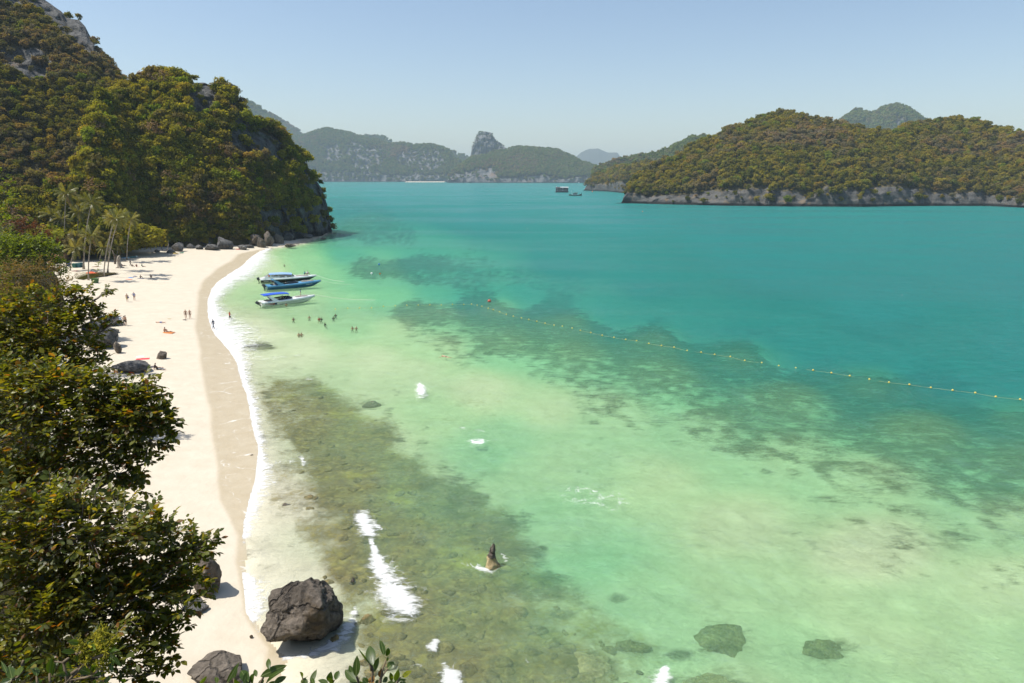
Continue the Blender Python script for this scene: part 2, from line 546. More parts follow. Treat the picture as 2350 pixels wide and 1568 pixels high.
def sub(name, me_attrs, mask, mat, kind='structure', **kw):
    Fs = F[mask]
    used, inv = np.unique(Fs, return_inverse=True)
    me = mesh_np(name, PP[used], inv.reshape(Fs.shape), True, {k: ('POINT', v[used]) for k, v in me_attrs.items()})
    o = link(name, me, mat)
    return tag(o, kind=kind, **kw)


# sand
g = N('beach_sand')
P_ = g('NewGeometry').outputs['Position']
wetA = g('Attribute', attribute_name='wet').outputs['Fac']
nA = g.noise(P_, 0.6, 6, 0.6); nB = g.noise(P_, 7.0, 5, 0.7)
wf = g.maprange(g.math('ADD', wetA, g.math('MULTIPLY', g.math('SUBTRACT', nA, 0.5), 0.5)), 0.18, 0.88)
dry = g.ramp(nA, [(0.3, (0.525, 0.465, 0.362)), (0.7, (0.585, 0.525, 0.42))])
dry = g.mix(g.maprange(nB, 0.62, 0.74, 0, 0.30), dry, (0.46, 0.37, 0.26))
dry = g.mix(g.math('MULTIPLY', g.maprange(g.noise(P_, 1.4, 6, 0.75), 0.66, 0.74), g.maprange(g.noise(P_, 0.11, 3, 0.5), 0.5, 0.62, 0, 0.55)), dry, (0.30, 0.23, 0.15))
wets = g.ramp(nA, [(0.3, (0.43, 0.358, 0.242)), (0.7, (0.48, 0.412, 0.295))])
col = g.mix(wf, dry, wets)
wl1 = g.noise(P_, 0.16, 3, 0.5, 0.8)
line = g.maprange(g.math('ABSOLUTE', g.math('SUBTRACT', g.math('FRACT', g.math('MULTIPLY', wl1, 7.0)), 0.5)), 0.0, 0.045, 1, 0)
line = g.math('MULTIPLY', line, g.math('MULTIPLY', g.maprange(wetA, 0.75, 1.0), g.maprange(g.noise(P_, 0.5, 4, 0.7), 0.45, 0.62, 0, 0.7)))
col = g.mix(line, col, (0.80, 0.80, 0.77))
bp = g('Bump', {'Strength': 0.55, 'Distance': 0.07, 'Height': g.math('ADD', g.noise(P_, 2.6, 6, 0.7), g.math('MULTIPLY', g('TexVoronoi', {'Vector': P_, 'Scale': 1.9}).outputs[0], 0.5))})
bs = g('BsdfPrincipled', {'Base Color': col, 'Roughness': g.maprange(wf, 0, 1, 0.95, 0.42), 'Normal': bp.outputs[0]})
bs.inputs['Specular IOR Level'].default_value = 0.2
M_SAND = g.out(bs.outputs[0])
sub('beach', {'wet': wet}, fd <= 0.25, M_SAND, label='pale dry sand beach curving along the bay', cat='beach')

# seabed
g = N('sea_floor')
P_ = g('NewGeometry').outputs['Position']
cA = g('Attribute', attribute_name='coral').outputs['Fac']
rA = g('Attribute', attribute_name='reef').outputs['Fac']
n1 = g.noise(P_, 0.35, 6, 0.6, 0.5); n2 = g.noise(P_, 1.7, 6, 0.65, 0.6); n3 = g.noise(P_, 0.16, 4, 0.6)
sandc = g.ramp(n1, [(0.3, (0.60, 0.55, 0.42)), (0.7, (0.72, 0.665, 0.53))])
vor = g('TexVoronoi', {'Vector': P_, 'Scale': 0.9, 'Randomness': 1.0}, feature='DISTANCE_TO_EDGE').outputs[0]
stone = g.ramp(n2, [(0.28, (0.045, 0.037, 0.013)), (0.5, (0.16, 0.122, 0.036)), (0.72, (0.36, 0.28, 0.08))])
stone = g.mix(g.maprange(n3, 0.55, 0.68, 0, 0.7), stone, (0.36, 0.31, 0.04))
stone = g.mix(g.maprange(vor, 0.0, 0.16, 0.30, 0.0), stone, (0.07, 0.058, 0.026))
rf = g.maprange(g.math('ADD', rA, g.math('ADD', g.math('MULTIPLY', g.math('SUBTRACT', n2, 0.5), 0.9), g.math('MULTIPLY', g.math('SUBTRACT', n1, 0.5), 1.1))), 0.22, 0.86, 0.0, 0.92)
c = g.mix(rf, sandc, stone)
cor = g.ramp(n2, [(0.3, (0.022, 0.025, 0.014)), (0.5, (0.065, 0.060, 0.030)), (0.72, (0.17, 0.145, 0.07))])
n4 = g.noise(g('Mapping', {'Vector': P_, 'Scale': (0.45, 1.0, 1.0)}).outputs[0], 0.9, 7, 0.72, 0.6)
n5 = g.noise(P_, 2.6, 5, 0.7)
cf = g.maprange(g.math('ADD', g.math('MULTIPLY', cA, 0.92), g.math('ADD', g.math('MULTIPLY', g.math('SUBTRACT', n4, 0.5), 1.7), g.math('MULTIPLY', g.math('SUBTRACT', n5, 0.5), 0.6))), 0.26, 0.98, 0, 0.95)
c = g.mix(cf, c, cor)
bp = g('Bump', {'Strength': 0.6, 'Distance': 0.12, 'Height': g.math('ADD', n2, g.math('MULTIPLY', vor, g.math('MULTIPLY', rA, 1.5)))})
M_BED = g.out(g('BsdfDiffuse', {'Color': c, 'Normal': bp.outputs[0]}).outputs[0])
sub('seabed', {'coral': coral, 'reef': Rr * ss(0, 2.5, dist)}, fd > 0.25, M_BED, label='sea floor of sand, coral and reef stone seen through the water', cat='seabed')

# --- the water sheet
X, Y, F = fan(17.0, 12500.0, 1.15e-4, -1.15, 1.15, 0.004)
Zb, dist, Cc, Rr, wet, PX, PY = terrain(X, Y, True)
rng_ = np.hypot(X, Y)
depth = np.clip(-Zb / SHOAL, 0, 12)
P0 = np.stack([X, Y, np.zeros_like(X)], -1)
fade = np.clip(1.2 - rng_ / 260, 0, 1) * ss(0.1, 0.8, depth)
wv = fbm(np.stack([X * 0.9 + Y * .2, Y * 0.35 - X * .15, X * 0], -1), 3) * 0.10 + fbm(np.stack([X * 0.22, Y * 0.11, X * 0 + 7], -1), 2) * 0.14
foam = np.zeros_like(X); lace = np.zeros_like(X)
wfo = np.interp(PY, _WF[:, 0], _WF[:, 1])
u = (PX - shore_px(PY)) / np.maximum(wfo, 1.0)
shoreF = ss(-0.45, 0.10, u) * np.clip(0.9 - 0.50 * np.clip(u, 0, None), 0, .80) * np.clip(wfo / 14, 0, 1)
foam = np.maximum(foam, shoreF)
lace = np.maximum(lace, ss(-0.4, 0.1, u) * (1 - ss(0.9, 2.6, u)) * 0.62 * np.clip(wfo / 12, 0, 1))


def stroke(pts, hw, strength=1.0, soft=0.0, field='foam'):
    """Whitewater along a line on the sea."""
    global foam, lace
    pts = np.array(pts, float)
    hw = np.array(hw if hasattr(hw, '__len__') else [hw] * len(pts), float)
    x0, y0 = pts.min(0) - hw.max() * 2; x1, y1 = pts.max(0) + hw.max() * 2
    m = (PX > x0) & (PX < x1) & (PY > y0) & (PY < y1)
    if not m.any(): return
    px, py = PX[m], PY[m]
    best = np.zeros(px.shape)
    for i in range(max(1, len(pts) - 1)):
        a = pts[i]; b = pts[min(i + 1, len(pts) - 1)]
        ab = b - a; L2 = max((ab ** 2).sum(), 1e-6)
        t = np.clip(((px - a[0]) * ab[0] + (py - a[1]) * ab[1]) / L2, 0, 1)
        d = np.hypot(px - a[0] - t * ab[0], (py - a[1] - t * ab[1]))
        w = hw[i] + (hw[min(i + 1, len(pts) - 1)] - hw[i]) * t
        best = np.maximum(best, np.clip(0.86 - 0.54 * d / np.maximum(w, 0.5), 0, .76))
    tgt = foam if field == 'foam' else lace
    tgt[m] = np.maximum(tgt[m], best * strength)
    if field == 'foam' and hw.max() > 6: stroke(pts, hw * 1.9 + 4, strength * .72, soft, 'lace')


stroke([(830, 1187), (840, 1205), (850, 1222)], [18, 24, 17]); stroke([(855, 1200), (875, 1212)], [10, 5], .8)
stroke([(852, 1240), (860, 1262), (866, 1290), (880, 1322), (900, 1352), (920, 1378), (938, 1398)], [6, 10, 21, 38, 48, 46, 26])
stroke([(940, 1350), (1000, 1352)], [14, 6], .75, field='lace'); stroke([(945, 1380), (990, 1372)], [12, 5], .6, field='lace')
stroke([(963, 884), (967, 900)], [8, 15]); stroke([(975, 893), (1025, 902)], [7, 3], .7, field='lace')
stroke([(1058, 984), (1108, 990)], 7, .8, field='lace'); stroke([(1085, 1015), (1108, 1014)], [10, 9], .9); stroke([(1108, 1013), (1145, 1007)], [5, 3], .8, field='lace')
stroke([(1020, 1528), (1032, 1552), (1045, 1590)], [13, 22, 28]); stroke([(1000, 1472), (992, 1484)], [9, 13]); stroke([(945, 1530), (980, 1528)], 10, .7, field='lace')
stroke([(1528, 1535), (1518, 1560), (1505, 1600)], [10, 22, 30]); stroke([(1310, 1140), (1375, 1140), (1440, 1150)], [40, 46, 36], .72, .1, 'lace'); stroke([(1250, 1120), (1310, 1128)], [8, 20], .55, .1, 'lace')
stroke([(1060, 1296), (1090, 1300), (1128, 1310), (1150, 1300), (1165, 1285), (1150, 1272)], [9, 11, 9, 8, 7, 5], .85, .3, 'lace'); stroke([(1095, 1302), (1130, 1311)], [6, 5], .9)
stroke([(690, 1500), (730, 1490), (765, 1478), (790, 1455)], [8, 16, 20, 16], .95, .3, 'lace'); stroke([(735, 1488), (770, 1474)], [9, 12], .95); stroke([(770, 1455), (790, 1415), (800, 1400)], [18, 16, 10], .8, .2, 'lace'); stroke([(660, 1508), (720, 1500)], [9, 8], .8, .3, 'lace')
stroke([(715, 1500), (765, 1482), (800, 1445), (815, 1400)], [9, 17, 17, 10], .85); stroke([(640, 1512), (700, 1505)], [6, 8], .7)
stroke([(565, 823), (620, 822), (690, 814)], [10, 7, 4], .8, .3, 'lace'); stroke([(700, 868), (715, 872)], 6, .8, field='lace'); stroke([(610, 1055), (660, 1060), (695, 1052)], [14, 12, 9], .75, .2, 'lace'); stroke([(692, 1050), (697, 1062)], 7, .9)
stroke([(890, 1152), (960, 1148)], 14, .5, .1, 'lace'); stroke([(800, 1400), (830, 1440)], 22, .5, .1, 'lace'); stroke([(640, 1120), (700, 1108)], [9, 5], .55, field='lace'); stroke([(1150, 1500), (1230, 1520)], 16, .5, .1, 'lace')
stroke([(620, 1170), (660, 1190)], 12, .5, .1, 'lace'); stroke([(640, 1010), (650, 1000)], 10, .5, .1, 'lace'); stroke([(570, 1340), (590, 1400)], [22, 24], .8, .4)
for _x, _y, _w in [(872, 582, 6), (853, 629, 3), (1212, 525, 3), (1730, 560, 4), (1745, 635, 4), (2068, 678, 3), (750, 528, 6), (730, 556, 5), (1780, 492, 4), (2050, 481, 6)]:
    stroke([(_x - _w, _y), (_x + _w, _y + 0.5)], 0.9, .62)
zz = wv * fade + foam * np.clip(220 / rng_ - .4, 0, 1) * (0.02 + 0.05 * np.clip(fbm(P0 * 2.3, 3), -1, 1)) * ss(0.03, .3, depth)
me = mesh_np('sea', np.stack([X, Y, zz], -1), F, True, {'depth': ('POINT', depth), 'foam': ('POINT', foam), 'lace': ('POINT', lace)})

g = N('sea_water')
P_ = g('NewGeometry').outputs['Position']
dA = g('Attribute', attribute_name='depth').outputs['Fac']
fA = g('Attribute', attribute_name='foam').outputs['Fac']
lA = g('Attribute', attribute_name='lace').outputs['Fac']
# two-way absorption and backscatter by depth
ng = g.noise(P_, 0.05, 4, 0.6)
dd = g.math('MULTIPLY', dA, g.math('ADD', 0.88, g.math('MULTIPLY', ng, 0.24)))
dn = g.math('DIVIDE', dd, 12.0, True)
tcol = g.ramp(dn, [(0.0, (1, 1, 1)), (0.05, (0.88, 0.97, 0.89)), (0.10, (0.76, 0.95, 0.78)), (0.18, (0.54, 0.92, 0.70)), (0.35, (0.26, 0.82, 0.75)), (1.0, (0.05, 0.6, 0.58))])
scol = g.ramp(dn, [(0.0, (0.36, 0.42, 0.26)), (0.05, (0.40, 0.52, 0.28)), (0.10, (0.33, 0.54, 0.28)), (0.16, (0.19, 0.46, 0.26)), (0.25, (0.060, 0.30, 0.22)), (0.45, (0.026, 0.215, 0.19)), (1.0, (0.022, 0.178, 0.168))])
w = g.ramp(dn, [(0.0, 0.02), (0.05, 0.13), (0.10, 0.28), (0.2, 0.38), (0.4, 0.68), (0.75, 0.92), (1.0, 0.97)])
mpv = g('Mapping', {'Vector': P_, 'Rotation': (0, 0, radians(-24)), 'Scale': (0.45, 1.0, 1.0)}).outputs[0]
h1 = g.noise(mpv, 0.62, 7, 0.68, 0.3); h2 = g.noise(mpv, 0.09, 3, 0.5); h3 = g.noise(mpv, 2.2, 3, 0.6)
h = g.math('ADD', g.math('MULTIPLY', h1, 1.0), g.math('ADD', g.math('MULTIPLY', h2, 1.6), g.math('MULTIPLY', h3, 0.25)))
bp = g('Bump', {'Strength': 1.0, 'Distance': 0.9, 'Height': h})
trans = g('BsdfTransparent', {'Color': tcol})
dif = g('BsdfDiffuse', {'Color': scol, 'Normal': bp.outputs[0]})
body = g('MixShader', {0: w, 1: trans.outputs[0], 2: dif.outputs[0]})
fr = g('Fresnel', {'IOR': 1.33, 'Normal': bp.outputs[0]})
frc = g.math('MINIMUM', g.math('MULTIPLY', fr.outputs[0], 0.52), 0.45)
stk = g.noise(g('Mapping', {'Vector': P_, 'Rotation': (0, 0, radians(-12)), 'Scale': (0.25, 1.0, 1.0)}).outputs[0], 0.022, 5, 0.65, 0.5)
frc = g.math('MULTIPLY', frc, g.math('MULTIPLY', g.maprange(dA, 0.0, 0.15), g.maprange(stk, 0.35, 0.65, 0.55, 1.4)))
gl = g('BsdfGlossy', {'Roughness': 0.16, 'Color': (0.9, 0.97, 1, 1), 'Normal': bp.outputs[0]})
body2 = g('MixShader', {0: frc, 1: body.outputs[0], 2: gl.outputs[0]})
# foam
fsm = g('Mapping', {'Vector': P_, 'Rotation': (0, 0, radians(-20)), 'Scale': (0.55, 1.3, 1.0)}).outputs[0]
fn = g.noise(fsm, 2.2, 8, 0.72, 0.8); fn2 = g.noise(fsm, 0.5, 5, 0.65, 0.6)
fm = g.maprange(g.math('ADD', fA, g.math('MULTIPLY', g.math('SUBTRACT', g.math('ADD', g.math('MULTIPLY', fn, .6), g.math('MULTIPLY', fn2, .4)), 0.5), 2.8)), 0.30, 0.72)
fm = g.math('MULTIPLY', fm, g.maprange(fA, 0.02, 0.2))
wrp = g('VectorMath', {0: P_, 1: g('VectorMath', {0: g('TexNoise', {'Vector': P_, 'Scale': 0.8, 'Detail': 5.0}).outputs[1], 'Scale': 2.6}, operation='SCALE').outputs[0]}, operation='ADD').outputs[0]
ve = g('TexVoronoi', {'Vector': wrp, 'Scale': 1.25}, feature='DISTANCE_TO_EDGE').outputs[0]
ln = g.noise(P_, 0.8, 4, 0.6)
lm = g.math('MULTIPLY', g.maprange(ve, 0.0, 0.075, 1, 0), g.maprange(g.math('ADD', lA, g.math('MULTIPLY', g.math('SUBTRACT', ln, 0.5), 1.2)), 0.40, 0.70))
lm = g.math('MULTIPLY', lm, g.maprange(lA, 0.02, 0.2, 0, 0.62))
fmask = g.math('MAXIMUM', g.math('MULTIPLY', fm, g.maprange(fn2, 0.3, 0.62, 0.99, 0.72)), lm)
fbp = g('Bump', {'Strength': 0.6, 'Distance': 0.25, 'Height': fn})
fdif = g('BsdfDiffuse', {'Color': (0.76, 0.77, 0.765, 1), 'Normal': fbp.outputs[0]})
fin = g('MixShader', {0: fmask, 1: body2.outputs[0], 2: fdif.outputs[0]})
M_SEA = g.out(fin.outputs[0])
sea = tag(link('sea', me, M_SEA), 'turquoise sea with foam along the beach', 'sea', kind='structure')
# ---------------------------------------------------------------- hills, islands and cliffs
M_ROCK_GREY = rock_mat('limestone_cliff', (0.06, 0.062, 0.064), (0.17, 0.166, 0.155), stain=(0.21, 0.13, 0.07), scale=0.42, lichen=0.25, bump=1.0, crack=0.12, wetline=2.2, attr_ground=((0.05, 0.05, 0.02), (0.14, 0.11, 0.05)))
M_ROCK_FAR = rock_mat('far_limestone', (0.07, 0.075, 0.075), (0.19, 0.19, 0.185), stain=(0.20, 0.13, 0.08), scale=0.06, lichen=0.1, wetline=4.0, attr_ground=((0.03, 0.033, 0.014), (0.075, 0.066, 0.03)))
M_ROCK_BED = rock_mat('layered_limestone', (0.035, 0.036, 0.036), (0.155, 0.15, 0.14), stain=(0.26, 0.18, 0.10), scale=0.4, strata=1, lichen=0.2, bump=1.0, wetline=2.2, attr_ground=((0.05, 0.048, 0.02), (0.15, 0.115, 0.055)))


def az_el(px, py):
    d = ray(px, py)
    return np.arctan2(d[..., 0], d[..., 1]), d[..., 2] / np.hypot(d[..., 0], d[..., 1])


def loft_hill(name, sil, base, slope, rows, cols, mat, label, cat='hill', tree_h=4.0, rough=3.0, dist=None, rocks=(), shape=1.5, rockamp=4.0, cliff=0.0, back=1.0, nscale=0.03, minslope=None, kind=None, ridge_wob=1.0):
    """A hill from its skyline and its foot: every column runs from the foot up to the skyline and down behind."""
    sil = np.array(sil, float); base = np.array(base, float)
    sa, se = az_el(sil[:, 0], sil[:, 1])
    if dist is None:
        bp_ = ground(base[:, 0], base[:, 1])
        ba = np.arctan2(bp_[:, 0], bp_[:, 1]); bd = np.hypot(bp_[:, 0], bp_[:, 1])
    o_ = np.argsort(sa); sa, se = sa[o_], se[o_]
    A = np.linspace(sa[0], sa[-1], cols)
    te = np.interp(A, sa, se)
    if dist is None:
        o_ = np.argsort(ba); Db = np.interp(A, ba[o_], bd[o_])
    else:
        Db = np.full(cols, float(dist))
    hb = np.maximum(CAM_H + Db * te - tree_h * 0.75, 0.3)
    off = np.clip(hb / np.maximum(slope - te, 0.2), 2.0, None)
    off = np.convolve(np.pad(off, 6, 'edge'), np.ones(13) / 13, 'valid')
    Dr = Db + off
    hr = np.maximum(CAM_H + Dr * te - tree_h * 0.75, 0.2)
    v = np.concatenate([np.linspace(0, .055, 12, endpoint=False), np.linspace(.055, 1, rows), 1 + np.linspace(0, 1, rows // 3)[1:]])
    VV, AA = np.meshgrid(v, A, indexing='ij')
    f = np.clip(VV, 0, 1); b = np.clip(VV - 1, 0, 1)
    s = (1 - (1 - f) ** shape) * (1 - b ** 1.4)
    if cliff > 0:
        cl = cliff * np.clip(1 + 1.6 * fbm(np.stack([A * 40, A * 0, A * 0], -1), 4), .35, 1.8)
        cz = np.minimum(cl / np.maximum(hr, cl * 1.2), 0.8)[None, :]
        k = np.clip(f / 0.05, 0, 1)
        s = np.where(VV <= 1, cz * k + (1 - cz) * s, s)
    R = Db[None] + off[None] * (f + b * back)
    Zz = hr[None] * s
    P = np.stack([np.sin(AA) * R, np.cos(AA) * R, Zz], -1)
    px, py = project(P)
    rock = np.zeros(px.shape)
    wj = fbm(P * 0.05, 3) * 12
    for poly in rocks:
        rock = np.maximum(rock, in_poly(px + wj, py + wj * 0.6, poly).astype(float))
    edge = np.clip(f * 6, 0, 1) * np.clip((1.06 - f) * 5, 0.25 * ridge_wob, 1)
    n = fbm(P * nscale, 5) * rough * edge
    edge2 = np.clip(f * 70, 0, 1) * np.clip((1.06 - f) * 5, 0.25 * ridge_wob, 1)
    if cliff > 0: rock = np.maximum(rock, (f < .075).astype(float) * (VV <= 1))
    rn = np.abs(fbm(P * np.array([0.11, 0.11, 0.022]) * (nscale / 0.03), 4))
    rn2 = fbm(P * np.array([0.05, 0.05, 0.25]) * (nscale / 0.03), 3)
    dr = -n * 0.6 + rock * (rn * 2.2 - 0.5 + rn2 * 0.7) * rockamp * edge2
    P[..., 0] += np.sin(AA) * dr; P[..., 1] += np.cos(AA) * dr
    P[..., 2] += n * 0.55
    P[..., 2] = np.where(VV == 0, -1.5, P[..., 2])
    if cliff > 0:   # undercut notch at the sea
        pass
    # close the ends
    P[:, 0, 2] = -1.5; P[:, -1, 2] = -1.5
    nr, nc = VV.shape
    i = np.arange(nr - 1)[:, None] * nc + np.arange(nc - 1)[None]
    F = np.stack([i, i + 1, i + nc + 1, i + nc], -1).reshape(-1, 4)
    rk = rock.copy()
    if cliff > 0:
        rk = np.maximum(rk, ss(1.0, 0.75, P[..., 2] / (cliff * (0.75 + 0.5 * fbm(P * 0.03 + 5, 2)) + 0.01)))
    me = mesh_np(name, P.reshape(-1, 3), F, True, {'rock': ('POINT', rk.ravel())})
    o = link(name, me, mat)
    tag(o, label, cat, kind=kind)
    return dict(obj=o, P=P, rock=rk, f=VV, F=F)


def sample_hill(h, n, rockkeep=0.06, fmax=1.12, fmin=0.0, rng=RNG):
    """n places spread over the visible side, thin where it is bare rock."""
    P = h['P']; nr, nc = P.shape[:2]
    A_, B_, C_, D_ = P[:-1, :-1], P[:-1, 1:], P[1:, 1:], P[1:, :-1]
    ar = 0.5 * np.linalg.norm(np.cross(C_ - A_, D_ - B_), axis=-1)
    rk = h['rock'][:-1, :-1]; f = h['f'][:-1, :-1]
    w = ar * np.where(rk > 0.5, rockkeep, 1.0) * (f < fmax) * (f >= fmin) * (A_[..., 2] > 0.8)
    w = w.ravel() / w.sum()
    idx = rng.choice(w.size, n, p=w)
    u, v = rng.random(n)[:, None], rng.random(n)[:, None]
    a, b, c, d = (q.reshape(-1, 3)[idx] for q in (A_, B_, C_, D_))
    return (a * (1 - u) + b * u) * (1 - v) + (d * (1 - u) + c * u) * v


H1 = loft_hill('headland', [(-420, 430), (0, 428), (100, 410), (150, 382), (190, 335), (205, 265), (230, 207), (283, 180), (307, 168), (333, 152), (393, 150), (420, 152), (467, 152), (500, 167),
                            (523, 183), (547, 200), (567, 217), (594, 250), (614, 267), (644, 290), (664, 317), (700, 343), (713, 370), (737, 403), (750, 443), (757, 480), (761, 507), (763, 530)],
               [(-420, 640), (0, 620), (100, 612), (200, 602), (270, 597), (330, 582), (380, 578), (430, 577), (500, 571), (560, 568), (640, 558), (700, 549), (740, 541), (756, 533), (770, 530)],
               1.15, 90, 300, M_ROCK_GREY, 'steep green headland with bare grey cliffs at the end of the beach', tree_h=8.0, rough=7, shape=1.55, rockamp=5.0,
               rocks=[[(428, 190), (500, 185), (508, 255), (470, 300), (436, 298), (424, 250)], [(508, 300), (540, 292), (652, 328), (655, 405), (600, 400), (528, 380)], [(538, 228), (604, 245), (616, 302), (560, 305), (522, 280)],
                      [(672, 362), (738, 405), (768, 470), (772, 535), (728, 505), (692, 450)], [(596, 486), (700, 478), (748, 500), (775, 537), (740, 550), (640, 565), (585, 545)], [(400, 250), (432, 240), (430, 270), (405, 275)]])
H2 = loft_hill('mountain', [(-420, -420), (-200, -260), (0, -90), (113, -2), (140, 17), (149, 30), (163, 33), (180, 35), (194, 50), (204, 70), (213, 83), (218, 107), (226, 118), (237, 124), (242, 137), (257, 153), (281, 180), (330, 235), (420, 310), (520, 420)],
               [(-420, 600), (520, 545)], 0.80, 90, 260, M_ROCK_GREY, 'tall brown wooded mountain with a bare rocky crest', cat='mountain', tree_h=3.0, rough=9, shape=1.35, dist=300, rockamp=5, nscale=0.022,
               rocks=[[(60, -60), (115, -20), (150, 25), (200, 60), (222, 112), (228, 130), (200, 120), (150, 85), (110, 45), (70, 10)], [(0, 108), (80, 112), (125, 148), (112, 188), (30, 192), (0, 172)], [(0, -30), (60, -20), (110, 40), (60, 30), (0, 25)]])
H7 = loft_hill('island', [(1411, 466), (1427, 452), (1432, 436), (1446, 418), (1461, 403), (1484, 390), (1507, 370), (1531, 363), (1551, 358), (1566, 349), (1586, 334), (1621, 320), (1646, 310), (1663, 295), (1700, 284), (1750, 268),
                          (1780, 257), (1800, 256), (1826, 261), (1860, 269), (1886, 270), (1916, 280), (1940, 281), (1963, 291), (2000, 297), (2033, 298), (2060, 298), (2083, 284), (2133, 283), (2150, 274), (2200, 271), (2243, 274), (2257, 283), (2293, 292), (2340, 304), (2350, 313), (2450, 335), (2600, 390), (2750, 440), (2790, 470)],
               [(1411, 467), (1450, 467), (1517, 469), (1666, 472.5), (1800, 474), (1983, 475), (2133, 473), (2266, 473), (2350, 477), (2600, 478), (2790, 474)],
               0.55, 70, 380, M_ROCK_BED, 'large wooded island with a grey cliff foot across the bay', cat='island', tree_h=8.0, rough=6, shape=1.35, cliff=5.5, rockamp=3.2, nscale=0.02,
               rocks=[[(1410, 470), (1432, 440), (1480, 450), (1560, 446), (1640, 436), (1666, 440), (1666, 474), (1410, 474)], [(1666, 476), (1668, 446), (1790, 440), (1850, 455), (1960, 462), (1960, 477)], [(1975, 477), (1980, 440), (2010, 431), (2100, 432), (2140, 440), (2140, 476)],
                      [(2140, 476), (2150, 458), (2260, 462), (2350, 468), (2350, 480)], [(1755, 445), (1770, 428), (1785, 445)]])
H7b = loft_hill('islet', [(1338, 436), (1346, 420), (1352, 415), (1362, 406), (1387, 396), (1417, 387), (1467, 376), (1500, 372), (1540, 380), (1580, 400)], [(1338, 437.5), (1394, 439.5), (1427, 443), (1580, 444)], 0.6, 40, 140, M_ROCK_BED,
                 'small wooded headland with a grey rock foot behind the anchored boats', cat='island', tree_h=6, rough=6, cliff=9, rockamp=3, nscale=0.02,
                 rocks=[[(1330, 440), (1340, 425), (1395, 427), (1400, 442)], [(1404, 446), (1410, 430), (1430, 436), (1440, 446)]])
H5 = loft_hill('wooded_island', [(1025, 418), (1029, 403), (1037, 396), (1067, 373), (1084, 362), (1117, 360), (1134, 350), (1161, 345), (1184, 339), (1207, 339), (1227, 341), (1261, 344), (1277, 344), (1291, 352), (1317, 362), (1334, 374), (1351, 379), (1367, 383), (1390, 392), (1420, 408), (1440, 418)],
                [(1025, 419.8), (1440, 420.2)], 0.5, 46, 200, M_ROCK_FAR, 'low wooded island below the rock tower', cat='island', tree_h=8, rough=14, cliff=10, rockamp=10, nscale=0.007,
                rocks=[[(1026, 421), (1030, 402), (1080, 392), (1135, 388), (1142, 412), (1080, 421)], [(1150, 421), (1155, 412), (1230, 414), (1340, 416), (1340, 421)]])
H3 = loft_hill('cliff_island', [(560, 400), (600, 330), (660, 316), (697, 314), (717, 305), (750, 297), (784, 304), (804, 306), (817, 313), (867, 323), (894, 333), (927, 331), (950, 336), (984, 334), (1010, 338), (1030, 346), (1040, 363), (1057, 373), (1074, 382), (1095, 405), (1105, 416)],
                [(560, 417.4), (1105, 418)], 0.75, 50, 240, M_ROCK_FAR, 'distant island of grey cliffs and trees beyond the headland', cat='island', tree_h=8, rough=22, cliff=10, rockamp=16, nscale=0.007, shape=1.8,
                rocks=[[(790, 320), (817, 330), (880, 340), (884, 375), (850, 395), (817, 392), (795, 360)], [(910, 350), (1014, 346), (1018, 380), (985, 398), (930, 390), (912, 375)], [(740, 340), (775, 330), (790, 375), (750, 380)], [(940, 400), (965, 396), (965, 412), (940, 412)]])
H4 = loft_hill('rock_tower', [(1077, 372), (1080, 357), (1083, 341), (1089, 324), (1093, 314), (1099, 306), (1108, 302), (1114, 301), (1120, 303), (1127, 304.5), (1131, 311), (1135, 318), (1139, 324), (1147, 326.5), (1154, 336), (1161, 341), (1166, 352), (1170, 372)],
                [(1077, 416), (1170, 416)], 2.6, 50, 110, M_ROCK_FAR, 'bare grey limestone tower rising behind the low island', cat='rock tower', tree_h=0.5, rough=16, dist=3300, rockamp=14, nscale=0.012, shape=2.2, back=1.4,
                rocks=[[(1060, 290), (1180, 290), (1180, 420), (1060, 420)]])
H6 = loft_hill('long_ridge', [(1355, 400), (1370, 384), (1401, 373), (1434, 363), (1467, 358), (1501, 356), (1534, 343), (1567, 326), (1586, 318), (1610, 315), (1640, 318), (1750, 345), (1850, 400)], [(1355, 421), (1850, 423)], 0.5, 40, 160, M_ROCK_FAR,
                'wooded ridge rising between the two islands', cat='hill', tree_h=8, rough=12, dist=1700, nscale=0.008, rockamp=6, rocks=[[(1408, 395), (1424, 393), (1424, 399), (1408, 401)]])
H8 = loft_hill('twin_peaks', [(1880, 320), (1933, 278), (1950, 265), (1966, 255), (1990, 262), (2000, 267), (2016, 257), (2033, 249), (2056, 245), (2077, 249), (2100, 263), (2123, 280), (2180, 320)], [(1880, 416), (2180, 416)], 0.7, 40, 160, M_ROCK_FAR,
                'two hazy rounded peaks behind the large island', cat='mountain', tree_h=8, rough=16, dist=2700, nscale=0.006, rockamp=10, rocks=[[(2050, 275), (2075, 270), (2085, 300), (2055, 300)]])
H9 = loft_hill('blue_mountain', [(1290, 390), (1317, 364), (1334, 349), (1351, 342), (1374, 341), (1394, 350), (1405, 350), (1417, 350), (1424, 360), (1447, 366), (1500, 395)], [(1290, 411), (1500, 411)], 0.5, 30, 100, M_ROCK_FAR,
                'faint blue mountain on the horizon', cat='mountain', tree_h=3, rough=20, dist=7600, nscale=0.003)
H10 = loft_hill('hazy_hill', [(560, 230), (607, 258), (637, 274), (660, 288), (697, 312), (760, 330), (820, 322), (840, 315), (880, 317), (907, 335), (950, 350), (1000, 352), (1040, 352), (1070, 365), (1090, 377), (1130, 400)], [(560, 413), (1130, 413)], 0.7, 40, 160, M_ROCK_FAR,
                 'hazy hill line behind the cliff island', cat='hill', tree_h=8, rough=20, dist=4300, nscale=0.005)
